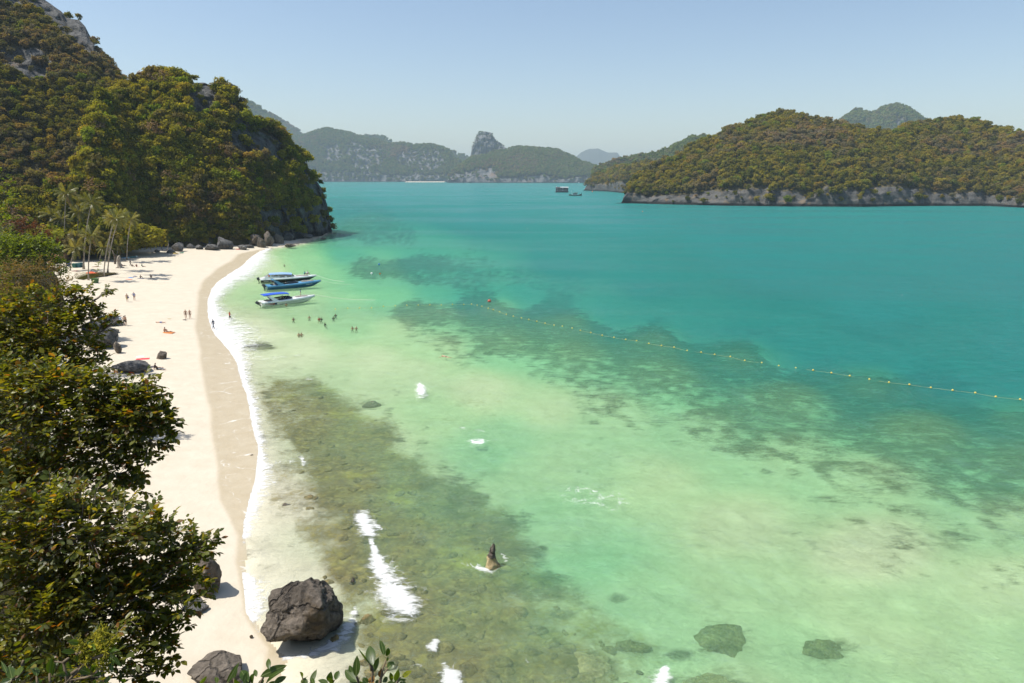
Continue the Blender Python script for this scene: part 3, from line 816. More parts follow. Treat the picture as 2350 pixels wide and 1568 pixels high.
# low strip of shore trees and a far beach between the two islands
far_beach = MB()
_b0, _b1 = ground(930, 418.4), ground(1020, 418.4)
far_beach.add([(_b0[0], _b0[1] - 12, .1), (_b1[0], _b1[1] - 12, .1), (_b1[0], _b1[1] - 6, 1.8), (_b0[0], _b0[1] - 6, 1.8), (_b1[0], _b1[1] + 60, 3), (_b0[0], _b0[1] + 60, 3)], [(0, 1, 2, 3), (3, 2, 4, 5)])
tag(far_beach.build('far_beach', M_SAND), 'thin pale strip of beach far across the bay', 'beach', kind='structure')

# hillside that runs from under the camera along the back of the beach
_hb = [(-6, 900), (60, 640), (120, 612), (140, 640), (155, 690), (150, 760), (135, 860), (120, 1000), (130, 1150), (160, 1300), (210, 1440), (250, 1568)]
_pts = [at(x, y) for x, y in _hb[2:]]
B3 = [Vector((-250, 235, 2))] + [Vector((-130, 178, 2))] + _pts + [Vector((-9.5, 20, 1.6)), Vector((-4, 13, .5)), Vector((6, 10, -1)), Vector((30, 6, -3)), Vector((60, -20, -3))]
T3 = [Vector((-330, 200, 30))] + [Vector((-180, 140, 26))]
for p in _pts:
    k = min(1, p.y / 110)
    T3.append(Vector((p.x - 10 - 30 * k, p.y - 4 - 12 * k, 8 + 18.5 * k)))
T3 += [Vector((-12, 2, 23.3)), Vector((-5, 1.5, 22.8)), Vector((4, 1.0, 22.8)), Vector((20, -8, 22.8)), Vector((40, -40, 22.8))]


def resample(pts, n):
    pts = np.array([tuple(p) for p in pts]); d = np.r_[0, np.cumsum(np.sqrt(np.linalg.norm(np.diff(pts, axis=0), axis=1)) + 0.5)]
    t = np.linspace(0, d[-1], n)
    return np.stack([np.interp(t, d, pts[:, i]) for i in range(3)], -1)


_n = 150
Bn = np.array([tuple(p) for p in B3]); Tn = np.array([tuple(p) for p in T3])
_d = np.r_[0, np.cumsum(np.sqrt(np.linalg.norm(np.diff(Bn, axis=0), axis=1)) + 0.5)]
_t = np.linspace(0, _d[-1], _n)
Bn = np.stack([np.interp(_t, _d, Bn[:, i]) for i in range(3)], -1); Tn = np.stack([np.interp(_t, _d, Tn[:, i]) for i in range(3)], -1)
_v = np.linspace(0, 1, 40)[:, None, None]
HP = Bn[None] * (1 - _v) + Tn[None] * _v
HP[..., 2] = Bn[None, :, 2] + (Tn[None, :, 2] - Bn[None, :, 2]) * (1 - (1 - _v[..., 0]) ** 1.25)
HP += (np.stack([fbm(HP * .25, 3), fbm(HP * .25 + 7, 3), fbm(HP * .25 + 13, 3)], -1) * 1.0) * np.clip(_v * 8, 0, 1) * np.clip((1 - _v) * 8, 0, 1)
back = HP[-1:].copy(); back[..., 0] -= 120; back[..., 1] -= 60; back[..., 2] += 6
HPx = np.concatenate([HP, back]); HPx[0, :, 2] -= .6
nr, nc = HPx.shape[:2]
i = np.arange(nr - 1)[:, None] * nc + np.arange(nc - 1)[None]
FH = np.stack([i, i + 1, i + nc + 1, i + nc], -1).reshape(-1, 4)[:, ::-1]
g = N('hillside_soil')
P_ = g('NewGeometry').outputs['Position']
n1 = g.noise(P_, 0.8, 6, 0.65)
c = g.ramp(n1, [(0.3, (0.018, 0.018, 0.009)), (0.55, (0.05, 0.042, 0.02)), (0.75, (0.11, 0.09, 0.055))])
bp = g('Bump', {'Strength': 0.8, 'Distance': 0.3, 'Height': n1})
M_SOIL = g.out(g('BsdfDiffuse', {'Color': c, 'Normal': bp.outputs[0]}).outputs[0])
tag(link('hillside', mesh_np('hillside', HPx.reshape(-1, 3), FH, True), M_SOIL), 'dark leafy hillside falling to the back of the beach', 'hillside', kind='structure')
HS = dict(P=HP, rock=np.zeros(HP.shape[:2]), f=np.broadcast_to(_v[..., 0], HP.shape[:2]))

# ---------------------------------------------------------------- forest trees
GREENS = [(0.075, 0.095, 0.016), (0.175, 0.170, 0.022), (0.120, 0.140, 0.018), (0.265, 0.220, 0.030), (0.195, 0.200, 0.024), (0.300, 0.265, 0.034), (0.150, 0.210, 0.024), (0.285, 0.205, 0.036)]
BROWNS = [(0.19, 0.125, 0.072), (0.24, 0.16, 0.088), (0.20, 0.145, 0.105), (0.25, 0.145, 0.058), (0.17, 0.135, 0.09), (0.13, 0.115, 0.045)]
M_TREE = foliage_mat('forest_leaves', GREENS, 0.46, tint=(1.8, 1.7, .6), patch=(BROWNS, 0.53, 0.64), patch_scale=0.028)
M_TREE2 = foliage_mat('island_leaves', [(c_[0] * .95, c_[1] * .86, c_[2] * .9) for c_ in GREENS], 0.42, patch=([(c_[0] * 1.02, c_[1] * 1.10, c_[2] * 1.15) for c_ in BROWNS], 0.44, 0.62), patch_scale=0.014)
M_TREEF = foliage_mat('far_leaves', [(0.085, 0.13, 0.03), (0.13, 0.17, 0.036), (0.17, 0.155, 0.05), (0.11, 0.17, 0.036)], 0.25, patch=(BROWNS, 0.55, 0.68), patch_scale=0.004)
M_TREEB = foliage_mat('dry_brown_leaves', BROWNS[:4], 0.3, patch=(GREENS, 0.62, 0.7), patch_scale=0.03)
M_BARK = plain('grey_bark', (0.13, 0.10, 0.075), 0.9, var=0.35, scale=3)


def crown_np(nclump, seed, size=0.085, flat=0.75, lobes=7, airy=0.0, spread=0.5):
    """Leaf-clump faces through a lumpy crown; unit tree: height about 1, crown about 1 across."""
    r = np.random.default_rng(seed)
    L = []
    for i in range(lobes + 5):
        a = r.uniform(0, 2 * pi); q = r.uniform(0.05, 0.40)
        L.append((q * cos(a), q * sin(a), 0.60 + r.uniform(-.30, .22) * (1 - q), r.uniform(0.09, 0.23)))
    L.append((0, 0, 0.62, 0.25))
    L = np.array(L)
    k = r.choice(len(L), nclump, p=L[:, 3] ** 2 / (L[:, 3] ** 2).sum())
    d = r.normal(size=(nclump, 3)); d[:, 2] = d[:, 2] * 0.9 + 0.25
    d /= np.linalg.norm(d, axis=1)[:, None]
    rad = L[k, 3] * (1 - (1 - airy * 0.5) * r.random(nclump) ** 2.2 * 0.55)
    rad = rad * np.where(r.random(nclump) < .14, r.uniform(1.1, 1.6, nclump), 1)
    C = L[k, :3] + d * rad[:, None] * np.array([1.05, 1.05, flat])
    nrm = d * 0.9 + r.normal(size=(nclump, 3)) * 0.5 + np.array([0, 0, 0.6])
    nrm /= np.linalg.norm(nrm, axis=1)[:, None]
    t = np.cross(nrm, r.normal(size=(nclump, 3))); t /= np.linalg.norm(t, axis=1)[:, None]
    b = np.cross(nrm, t)
    s = size * r.uniform(0.6, 1.35, nclump)[:, None]
    V = np.stack([C - t * s, C + b * s * 0.62 + nrm * s * .12, C + t * s * 1.05, C - b * s * 0.62 + nrm * s * .12], 1).reshape(-1, 3)
    F = np.arange(nclump * 4).reshape(-1, 4)
    return V, F


def trunk_mb(seed, h=0.62, r0=0.028, n=5, sub=4):
    r = random.Random(seed); m = MB()
    top = Vector((r.uniform(-.05, .05), r.uniform(-.05, .05), h))
    m.tube([(0, 0, -0.12), (top.x * .3, top.y * .3, h * .35), top], [r0, r0 * .75, r0 * .35], n)
    for i in range(sub):
        a = r.uniform(0, 2 * pi); z = h * r.uniform(.35, .7)
        m.tube([(top.x * .4, top.y * .4, z), (cos(a) * .14, sin(a) * .14, z + .12), (cos(a) * .28, sin(a) * .28, z + .2)], [r0 * .4, r0 * .28, r0 * .1], 4, False)
    return m


CROWN, TRUNK = [], []
for i in range(8):
    V, Fq = crown_np(760, 100 + i, 0.062, 0.7 + 0.06 * (i % 3), 6 + i % 4)
    CROWN.append(mesh_np('crown', V, Fq))
    TRUNK.append(trunk_mb(i).mesh('trunk'))
BARE = []
for i in range(3):
    V, Fq = crown_np(420, 300 + i, 0.045, 0.8, 8, airy=1.2)
    BARE.append(mesh_np('dry_crown', V, Fq))
for me in CROWN: me.materials.append(M_TREE)
for me in BARE: me.materials.append(M_TREEB)
for me in TRUNK: me.materials.append(M_BARK)


def variant_objs(nm, count, nclump, size, mat, seed0):
    """Trees for the far woods: crown and trunk in one mesh; kept out of the scene, drawn as instances by the wood that uses them."""
    c = bpy.data.collections.new(nm)
    for i in range(count):
        V, Fq = crown_np(nclump, seed0 + i, size, 0.72, 6 + i % 3, airy=0.2)
        me = mesh_np(nm, V, Fq); me.materials.append(mat)
        c.objects.link(bpy.data.objects.new('%s_%02d' % (nm, i), me))
    return c


WOOD_A = variant_objs('wood_near', 6, 620, 0.066, M_TREE, 500)
WOOD_D = variant_objs('wood_dry', 6, 520, 0.066, M_TREE2, 550)
WOOD_B = variant_objs('wood_mid', 6, 330, 0.085, M_TREE2, 600)
WOOD_C = variant_objs('wood_far', 5, 110, 0.14, M_TREEF, 700)


def wood(name, pts, scales, col, nvar, mat, label, seed=1):
    r = np.random.default_rng(seed)
    n = len(pts)
    me = bpy.data.meshes.new(name)
    me.vertices.add(n); me.vertices.foreach_set('co', np.asarray(pts, np.float32).ravel())
    a = me.attributes.new('scl', 'FLOAT_VECTOR', 'POINT')
    sc = np.asarray(scales)[:, None] * np.stack([r.uniform(.85, 1.25, n), r.uniform(.85, 1.25, n), r.uniform(.95, 1.4, n)], -1)
    a.data.foreach_set('vector', sc.astype(np.float32).ravel())
    a = me.attributes.new('rotz', 'FLOAT_VECTOR', 'POINT')
    a.data.foreach_set('vector', np.stack([r.normal(0, .08, n), r.normal(0, .08, n), r.uniform(0, 2 * pi, n)], -1).astype(np.float32).ravel())
    a = me.attributes.new('idx', 'INT', 'POINT')
    a.data.foreach_set('value', r.integers(0, nvar, n).astype(np.int32))
    o = link(name, me)
    ng = bpy.data.node_groups.new(name, 'GeometryNodeTree')
    ng.interface.new_socket('Geometry', in_out='INPUT', socket_type='NodeSocketGeometry')
    ng.interface.new_socket('Geometry', in_out='OUTPUT', socket_type='NodeSocketGeometry')
    nd = ng.nodes; L = ng.links
    gi = nd.new('NodeGroupInput'); go = nd.new('NodeGroupOutput')
    ci = nd.new('GeometryNodeCollectionInfo'); ci.inputs[0].default_value = col
    ci.inputs['Separate Children'].default_value = True; ci.inputs['Reset Children'].default_value = True
    ip = nd.new('GeometryNodeInstanceOnPoints'); ip.inputs['Pick Instance'].default_value = True

    def attr(nm, typ):
        q = nd.new('GeometryNodeInputNamedAttribute'); q.data_type = typ; q.inputs['Name'].default_value = nm
        return q.outputs['Attribute']
    L.new(gi.outputs[0], ip.inputs['Points']); L.new(ci.outputs[0], ip.inputs['Instance'])
    L.new(attr('idx', 'INT'), ip.inputs['Instance Index'])
    L.new(attr('rotz', 'FLOAT_VECTOR'), ip.inputs['Rotation'])
    L.new(attr('scl', 'FLOAT_VECTOR'), ip.inputs['Scale'])
    L.new(ip.outputs[0], go.inputs[0])
    md = o.modifiers.new('trees', 'NODES'); md.node_group = ng
    return tag(o, label, 'forest', kind='stuff')


r_ = np.random.default_rng(11)
# individual trees: the ones that show largest, on the near headland and the valley behind the palms
ptsI = sample_hill(H1, 3400, 0.045, 0.99, rng=r_)
pxI, pyI = project(ptsI)
dI = np.hypot(ptsI[:, 0], ptsI[:, 1])
ok = (pxI > -60) & (pxI < 775) & (pyI > 0)
ptsI, pxI, pyI, dI = ptsI[ok], pxI[ok], pyI[ok], dI[ok]
hI = r_.uniform(2.6, 5.6, len(ptsI)) * np.where(r_.random(len(ptsI)) < .10, 1.4, 1.0)
score = hI / dI
order = np.argsort(-score)
chosen, rest = [], []
for q in order:
    (chosen if len(chosen) < 285 and (len(chosen) < 1 or True) else rest).append(q)
def zone(x, y):
    if y < np.interp(x, [0, 230, 283, 333, 467, 567, 644, 700, 750], [440, 215, 190, 165, 165, 225, 300, 355, 450]) + 28: return 'on the skyline of the steep headland'
    if x > 640: return 'above the sea cliff of the headland'
    if y > 490: return 'low on the headland above the beach rocks' if x > 320 else 'low on the headland behind the palm grove'
    if x < 320: return 'on the inland shoulder of the headland'
    return 'beside the bare grey faces of the headland' if (x > 420 and y < 400) else 'on the middle slope of the headland'


for n_, q in enumerate(chosen):
    p, h = ptsI[q], hI[q]
    bare = (n_ % 9 == 4)
    t = empty('forest_tree', (p[0], p[1], p[2] - .2), ('dry thin crowned tree ' if bare else 'rounded leafy tree ') + zone(pxI[q], pyI[q]), 'tree', ('dry trees ' if bare else 'leafy trees ') + zone(pxI[q], pyI[q]), rotz=random.uniform(0, 6.28))
    sx = h * random.uniform(.85, 1.25)
    t.scale = (sx, sx * random.uniform(.85, 1.15), h * random.uniform(.95, 1.35))
    link('crown', (BARE[n_ % 3] if bare else CROWN[n_ % 8]), None, t)
    link('trunk', TRUNK[n_ % 8], None, t)
wood('headland_wood', ptsI[rest], hI[rest], WOOD_A, 6, M_TREE, 'mass of green and olive treetops covering the headland', 2)
pts = sample_hill(H2, 6500, 0.12, 1.06, rng=r_); px_, py_ = project(pts); k = (px_ > -80) & (px_ < 330) & (py_ > -60) & (r_.random(len(px_)) < np.where(in_poly(px_, py_, [(60, -60), (118, -10), (152, 15), (200, 38), (226, 100), (244, 135), (225, 150), (160, 105), (100, 60)]), .22, 1))
wood('mountain_wood', pts[k], r_.uniform(2.4, 5.0, k.sum()), WOOD_D, 6, M_TREE, 'brown and olive scrub wood covering the mountain slope', 3)
pts = sample_hill(H7, 10000, 0.07, 1.06, 0.0, rng=r_)
wood('island_wood', pts, 2.6 + 6.6 * r_.random(len(pts)) ** 1.7, WOOD_B, 6, M_TREE2, 'green and brown treetops covering the large island', 4)
pts = sample_hill(H7b, 1100, 0.07, 1.06, 0.0, rng=r_)
wood('islet_wood', pts, 4 + 7 * r_.random(len(pts)) ** 1.6, WOOD_B, 6, M_TREE2, 'brown treetops covering the small rocky headland', 5)
for nm, h, n_, lab, s0, s1 in [('low_island_wood', H5, 6500, 'treetops covering the low island below the rock tower', 9, 16), ('cliff_island_wood', H3, 9000, 'hazy treetops between the cliffs of the distant island', 10, 18), ('ridge_wood', H6, 3000, 'treetops on the ridge between the islands', 8, 14),
                               ('twin_peak_wood', H8, 4500, 'hazy treetops on the two rounded peaks', 12, 20), ('hazy_wood', H10, 4000, 'hazy treetops on the farther hills', 16, 28)]:
    pts = sample_hill(h, n_, 0.16 if nm == 'cliff_island_wood' else 0.06, 1.08, rng=r_)
    wood(nm, pts, r_.uniform(s0, s1, len(pts)), WOOD_C, 5, M_TREEF, lab, 6)
pts = sample_hill(H4, 260, 1.0, 1.05, rng=r_)
wood('tower_scrub', pts, r_.uniform(5, 10, len(pts)), WOOD_C, 5, M_TREEF, 'sparse scrub on the limestone tower', 6)

# ---------------------------------------------------------------- haze
HZ = MB().box((0, 6100, 160), (16400, 12900, 350))
g = N('haze_air')
vol = g('VolumePrincipled', {'Color': (0.66, 0.86, 0.97, 1), 'Density': 1.05e-4, 'Anisotropy': 0.0})
M_HAZE = g.out(None, vol.outputs[0])
tag(HZ.build('haze', M_HAZE), 'thin pale sea haze', kind='stuff')
# ---------------------------------------------------------------- rocks and boulders
M_BOULDER = rock_mat('brown_boulder', (0.06, 0.05, 0.04), (0.29, 0.245, 0.195), stain=(0.10, 0.068, 0.032), scale=1.1, lichen=0.14, bump=1.0, crack=0.32)
M_BOULDER_G = rock_mat('grey_boulder', (0.055, 0.055, 0.055), (0.26, 0.25, 0.235), stain=(0.15, 0.12, 0.08), scale=0.6, lichen=0.25, bump=0.9, crack=0.22)
M_REEFROCK = rock_mat('reef_rock', (0.05, 0.04, 0.018), (0.44, 0.35, 0.155), stain=(0.04, 0.034, 0.018), scale=2.6, lichen=0.0, bump=0.9)
M_BARN = rock_mat('barnacled_rock', (0.26, 0.19, 0.09), (0.75, 0.60, 0.34), stain=(0.08, 0.06, 0.03), scale=4.0, lichen=0.35, bump=1.0)

_ico = {}


def ico(sub):
    if sub not in _ico:
        bm = bmesh.new(); bmesh.ops.create_icosphere(bm, subdivisions=sub, radius=1)
        V = np.array([v.co[:] for v in bm.verts]); F = np.array([[v.index for v in f.verts] for f in bm.faces]); bm.free()
        _ico[sub] = (V, F)
    return _ico[sub]


def rock_mesh(name, seed, size, sub=4, planes=None, rough=0.10, fine=0.03, nplanes=11, fs=1.0):
    """A boulder: a sphere cut back to the facets of a rough block, then weathered."""
    r = np.random.default_rng(seed)
    D, F = ico(sub)
    if planes is None:
        n = r.normal(size=(nplanes, 3)); n /= np.linalg.norm(n, axis=1)[:, None]
        d = r.uniform(0.72, 1.0, nplanes)
    else:
        n = np.array([p[0] for p in planes], float); n /= np.linalg.norm(n, axis=1)[:, None]
        d = np.array([p[1] for p in planes], float)
    wob = fbm(D * 1.7 + seed, 3) * 0.10
    dots = D @ n.T
    rad = np.where(dots > 0.05, d / np.maximum(dots, 0.05), 9.0)
    k = 45.0 / d.mean()
    R = -np.log(np.exp(-k * rad).sum(1) + np.exp(-k * 1.45 * d.mean())) / k
    R = R * (1 + wob)
    V = D * R[:, None]
    m = d.mean()
    ridg = 1 - np.abs(fbm(V / m * 1.6 + seed * 1.3, 5))
    V = V + D * ((fbm(V / m * 1.1 + seed, 5) * rough + (ridg - 0.8) * rough * 0.9 + fbm(V / m * 6 * fs + 3, 4) * fine) * m)[:, None]
    if planes is None:
        V = V - (V.max(0) + V.min(0)) / 2
        V = V / ((V.max(0) - V.min(0)) / 2)
    V = V * np.array(size)
    return mesh_np(name, V, F, True), V


def boulder(px, py, w, h, label, seed, mat=None, deep=0.9, sub=4, group=None, name='boulder', cat='rock', sink=0.18, rotz=None, fs=1.0, rough=.11):
    """A rock whose foot sits at a photo pixel and that is w by h pixels large there."""
    p = at(px, py)
    dep = float((np.array(p) - np.array([0, 0, CAM_H])) @ _F)
    W = w / FPX * dep; Hh = h / FPX * dep
    a = math.atan2(CAM_H - p.z, math.hypot(p.x, p.y))
    D_ = W * deep
    Hz = max(0.3 * W, (Hh - D_ * sin(a) * 0.85) / cos(a)) if Hh > 0 else 0.5 * W
    size = (W / 2, D_ / 2, Hz * (1 + sink) / 2)
    me, V = rock_mesh(name, seed, size, sub, rough=rough, fs=fs)
    dirn = Vector((p.x, p.y, 0)).normalized()
    z = p.z + Hz - V[:, 2].max()
    o = link(name, me, mat or M_BOULDER_G, loc=(p.x + dirn.x * D_ * .45, p.y + dirn.y * D_ * .45, z), rot=(0, 0, rotz if rotz is not None else 0.0))
    return tag(o, label, cat, group)


BIGP = [((-.12, -.30, .95), 1.45), ((-.28, -.82, .52), 1.42), ((.12, -.72, -.68), 1.28), ((-.97, -.15, .12), 1.78), ((.93, -.10, .30), 1.70), ((.72, -.45, -.50), 1.62), ((0, 1, .25), 1.45), ((0, 0, -1), 1.55),
        ((.62, .2, .76), 1.62), ((-.7, -.3, -.65), 1.62), ((.35, -.86, .15), 1.72), ((-.5, .5, .75), 1.7)]
me, V = rock_mesh('beach_boulder', 5, (1, 1, 1), 6, BIGP, rough=0.15, fine=0.09, fs=1.1)
pb = at(690, 1488)
o = link('beach_boulder', me, M_BOULDER, loc=(pb.x - .08, pb.y + 1.05, 1.42), rot=(0, radians(4), 0))
tag(o, 'huge brown boulder with an overhanging foot where sand meets water', 'rock')

boulder(480, 1372, 66, 108, 'dark pitted boulder half hidden by the shrub above the sand', 21, M_BOULDER, 1.0, 5, rotz=.4)
boulder(452, 1410, 60, 34, 'low grey rock slab below the pitted boulder', 22, M_BOULDER_G, .9, 4)
boulder(505, 1590, 140, 92, 'grey brown rock behind the leafy sprigs at the beach edge', 23, M_BOULDER, .8, 5)
boulder(577, 1466, 9, 9, 'small dark stone lying alone on the sand', 24, M_BOULDER, .8, 3)
boulder(371.5, 825, 24, 21, 'dark pointed rock standing alone on the open sand', 25, M_BOULDER, .7, 4)
boulder(252, 750, 56, 30, 'smooth dark grey boulder beside the standing bathers', 26, M_BOULDER_G, 1.0, 4)
boulder(225, 772, 52, 40, 'pale grey boulder under the overhanging branch', 27, M_BOULDER_G, 1.0, 4)
boulder(240, 802, 60, 56, 'rounded grey boulder in front of the pale boulder', 28, M_BOULDER_G, 1.0, 4)
boulder(272, 812, 18, 30, 'narrow dark rock leaning against the rounded boulder', 29, M_BOULDER, 1.0, 4)
boulder(262, 765, 26, 10, 'low broken rock on the sand by the boulders', 30, M_BOULDER_G, .8, 3)
boulder(304, 858, 82, 40, 'long grey boulder with red beach gear laid on it', 31, M_BOULDER_G, .8, 5)

PILE = [(518, 573, 38, 31, 'pale cracked boulder, biggest of the rocks at the beach end'), (586, 566, 32, 30, 'dark tilted boulder under the wooded cliff'), (601, 569, 20, 25, 'dark upright boulder between two larger ones'), (619, 566, 24, 36, 'tall dark boulder nearest the water'),
        (409, 578, 27, 22, 'spiky grey rock at the sand edge under the bare tree'), (438, 571, 18, 12, 'small grey rock by the blue pole'), (458, 573, 18, 12, 'low grey rock in the middle of the rock line'), (487, 575, 36, 16, 'broken grey rock beside the pale cracked boulder'),
        (558, 574, 22, 13, 'squat brown rock behind the red kayak'), (550, 563, 24, 10, 'flat dark rock above the red kayak'), (393, 582, 22, 10, 'low pale rock by the yellow kayak'), (361, 580, 12, 8, 'pale stone at the wood edge'),
        (572, 570, 22, 9, 'flat brown slab at the foot of the tilted boulder'), (667, 568, 25, 5, 'flat wet rock at the corner of the bay'), (742, 550, 13, 5, 'small dark rock awash off the headland'), (640, 560, 24, 24, 'dark cliff foot rock by the waterline'), (474, 566, 22, 14, 'grey rock behind the rock line'),
        (534, 560, 22, 14, 'grey rock up behind the pale cracked boulder'), (424, 566, 16, 12, 'grey rock among the bushes'), (446, 560, 26, 12, 'shaded rock under the blue pole'), (662, 553, 30, 20, 'rock ledge at the foot of the sea cliff'), (700, 548, 34, 14, 'low dark ledge along the sea cliff')]
for k, (x, y, w, h, lb) in enumerate(PILE):
    boulder(x, y, w, h, lb, 50 + k, M_BOULDER if k in (1, 2, 3, 14, 15, 13) else M_BOULDER_G, .9, 4, group='rocks at the far end of the beach')

# the upright rock in the shallows, barnacled at its foot
pr = at(1128, 1306)
m = MB()
prof = [(-.6, .62, 0, 0), (0, .52, 0, 0), (.35, .44, .02, 0), (.6, .33, -.02, .05), (.85, .30, -.04, .1), (1.15, .27, 0.0, .12), (1.5, .21, .08, .15), (1.8, .13, .14, .15), (2.05, .03, .17, .15)]
r0 = np.random.default_rng(3)
V, F = [], []
NS = 28
dense = np.linspace(-.6, 2.05, 44)
pa = np.array(prof)
for z in dense:
    rr, ox, oy = (np.interp(z, pa[:, 0], pa[:, c]) for c in (1, 2, 3))
    for k in range(NS):
        a = 2 * pi * k / NS
        lobe = 1 + .28 * max(0, cos(a - .2)) * (1 if z < .7 else .2)
        V.append((ox + rr * cos(a) * lobe, oy + rr * sin(a), z))
V = np.array(V); V += np.stack([fbm(V * 3.2, 4), fbm(V * 3.2 + 5, 4), fbm(V * 3.2 + 9, 3) * .4], -1) * .13
for j in range(len(dense) - 1):
    for k in range(NS):
        F.append((j * NS + k, j * NS + (k + 1) % NS, (j + 1) * NS + (k + 1) % NS, (j + 1) * NS + k))
F = np.array(F); hi = V[F].mean(1)[:, 2] + fbm(V[F].mean(1) * 2.5, 3) * .5 > .92
root = empty('sea_stack', (pr.x, pr.y + .3, -.15), 'thin upright rock with a pale barnacled foot rising from the shallows', 'rock', scale=.86)
for nm, msk, mt in (('upper_rock', hi, M_BOULDER), ('barnacled_foot', ~hi, M_BARN)):
    used, inv = np.unique(F[msk], return_inverse=True)
    link(nm, mesh_np(nm, V[used], inv.reshape(-1, 4), True), mt, root)

# rocks under or just through the surface


def sunken(px, py, w, hpx, top, label, seed, mat=M_REEFROCK, rot=0.0, sub=4, rough=.13):
    p = ground(px, py); p = Vector((p[0], p[1], 0))
    dep = float((np.array(p) - np.array([0, 0, CAM_H])) @ _F)
    a = math.atan2(CAM_H, math.hypot(p.x, p.y))
    W = w / FPX * dep; Dp = hpx / FPX * dep / max(sin(a), .15)
    me, V = rock_mesh('sunken_rock', seed, (W / 2.1, Dp / 2.1, 0.85), sub, rough=rough * 1.9, fine=.10, fs=1.6, nplanes=18)
    return tag(link('sunken_rock', me, mat, loc=(p.x, p.y, top - V[:, 2].max()), rot=(0, 0, rot)), label, 'rock')


sunken(1655, 1446, 150, 84, -.07, 'round dark rock lying under the green shallows', 71)
sunken(1902, 1470, 124, 52, -.05, 'long narrow dark rock just under the surface', 72, rot=-.35)
sunken(1640, 1566, 205, 78, .10, 'broad mottled brown rock at the surface near the small wave', 73, M_BARN, sub=5)
sunken(1358, 1514, 128, 76, -.05, 'cracked yellowish rock under the shallows', 74, M_BARN, sub=5)
sunken(1452, 1464, 104, 30, -.22, 'low brown rock under the shallows beyond the cracked rock', 75)
sunken(590, 793, 88, 18, .02, 'flat dark rock awash beside the beach foam', 76, M_BOULDER)
sunken(850, 922, 50, 16, .06, 'dark rock awash off the reef', 77, M_BOULDER, rot=.3)
sunken(843, 1418, 46, 22, .10, 'brown rock at the surface beside the big wave', 78)
sunken(808, 1334, 24, 14, .16, 'small dark rock with foam on top', 79, M_BOULDER)
sunken(648, 1158, 40, 12, .08, 'small flat dark rock at the shore edge', 80, M_BOULDER)
sunken(586, 1045, 34, 10, .10, 'low dark rock in the beach wash', 81, M_BOULDER)
sunken(770, 1466, 30, 16, .3, 'small brown rock in the foam beside the huge boulder', 82)
sunken(690, 1108, 60, 14, -.05, 'long dark shape under the beach wash', 83, M_BOULDER, rot=.25)  # long low dark shape, its top just below the surface
sunken(752, 1305, 46, 20, -.05, 'dark reef rock near the huge boulder', 84)
sunken(905, 1510, 70, 36, -.02, 'mossy reef rock behind the tall sprig', 85)
sunken(1290, 1390, 50, 30, -.5, 'dim rock deep under the green water', 86)

# loose stones on the reef flat: real stones, the largest as objects
STN = [rock_mesh('reef_stone', 400 + i, (0.5, 0.42, 0.24), 2, rough=.16)[0] for i in range(5)]
for s_ in STN: s_.materials.append(M_REEFROCK)
cand = np.random.default_rng(5).uniform([640, 900], [1500, 1568], (2600, 2))
rv = idw(_R, cand[:, 0], cand[:, 1])
cand = cand[(np.random.default_rng(6).random(len(cand)) < (rv - .35) * .9)][:280]
for i, (x, y) in enumerate(cand):
    p = ground(x, y); zb = float(terrain(np.array([p[0]]), np.array([p[1]]))[0])
    o = bpy.data.objects.new('reef_stone', STN[i % 5]); COL.objects.link(o)
    s_ = random.choice([.3, .4, .5, .6, .8, 1.1])
    o.location = (p[0], p[1], min(zb - .02, -0.06 - .13 * s_)); o.rotation_euler = (random.uniform(-.2, .2), random.uniform(-.2, .2), random.uniform(0, 6.28)); o.scale = (s_, s_ * random.uniform(.7, 1.2), s_ * .8)
    tag(o, 'brown stone lying on the shallow reef flat', 'stone', 'stones on the reef flat')

# ---------------------------------------------------------------- coconut palms
M_FROND = foliage_mat('palm_frond', [(0.12, 0.13, 0.026), (0.17, 0.17, 0.036), (0.21, 0.19, 0.045), (0.14, 0.15, 0.03), (0.26, 0.22, 0.06)], 0.35, tint=(1.6, 1.5, .5), gloss=1.5)
M_FROND_DRY = foliage_mat('dry_frond', [(0.22, 0.16, 0.09), (0.28, 0.21, 0.12)], 0.3, tint=(1.2, 1.1, .8))
M_PTRUNK = plain('palm_trunk', (0.30, 0.26, 0.21), 0.9, var=0.35, scale=2.2, bump=.6)


def frond_mesh(seed, droop, mat):
    r = random.Random(seed)
    V, F = [], []
    n = 13
    pts = []
    for i in range(n):
        t = i / (n - 1)
        pts.append(Vector((t * (1 - .18 * droop * t), 0.05 * sin(seed) * t * t, 0.30 * t * (1 - droop * .3) - droop * .72 * t * t)))
    for i in range(n - 1):                 # rachis
        w = .016 * (1 - i / n) + .003
        k = len(V); a, b = pts[i], pts[i + 1]
        V += [a + Vector((0, -w, 0)), a + Vector((0, w, 0)), b + Vector((0, w * .9, 0)), b + Vector((0, -w * .9, 0))]; F.append((k, k + 1, k + 2, k + 3))
    for sgn in (-1, 1):
        for i in range(30):
            t = .14 + .86 * i / 29
            q = t * (n - 1); j = min(int(q), n - 2); c = pts[j].lerp(pts[j + 1], q - j)
            tan = (pts[j + 1] - pts[j]).normalized()
            ln = .30 * (sin(pi * min(1, t * .92 + .06)) ** .6) + .05
            d = (Vector((0, sgn, 0)) * .78 + tan * .75 + Vector((0, 0, r.uniform(-.65, -.1)))).normalized()
            w = tan * .016
            e = c + d * ln + Vector((0, 0, -.10 * ln / .3))
            mid = c.lerp(e, .55) + Vector((0, 0, .015))
            k = len(V)
            V += [c - w * .7, c + w * .7, mid + w, mid - w, e]
            F += [(k, k + 1, k + 2, k + 3), (k + 3, k + 2, k + 4)]
    me = bpy.data.meshes.new('frond'); me.from_pydata([tuple(v) for v in V], [], F); me.materials.append(mat); me.update()
    return me


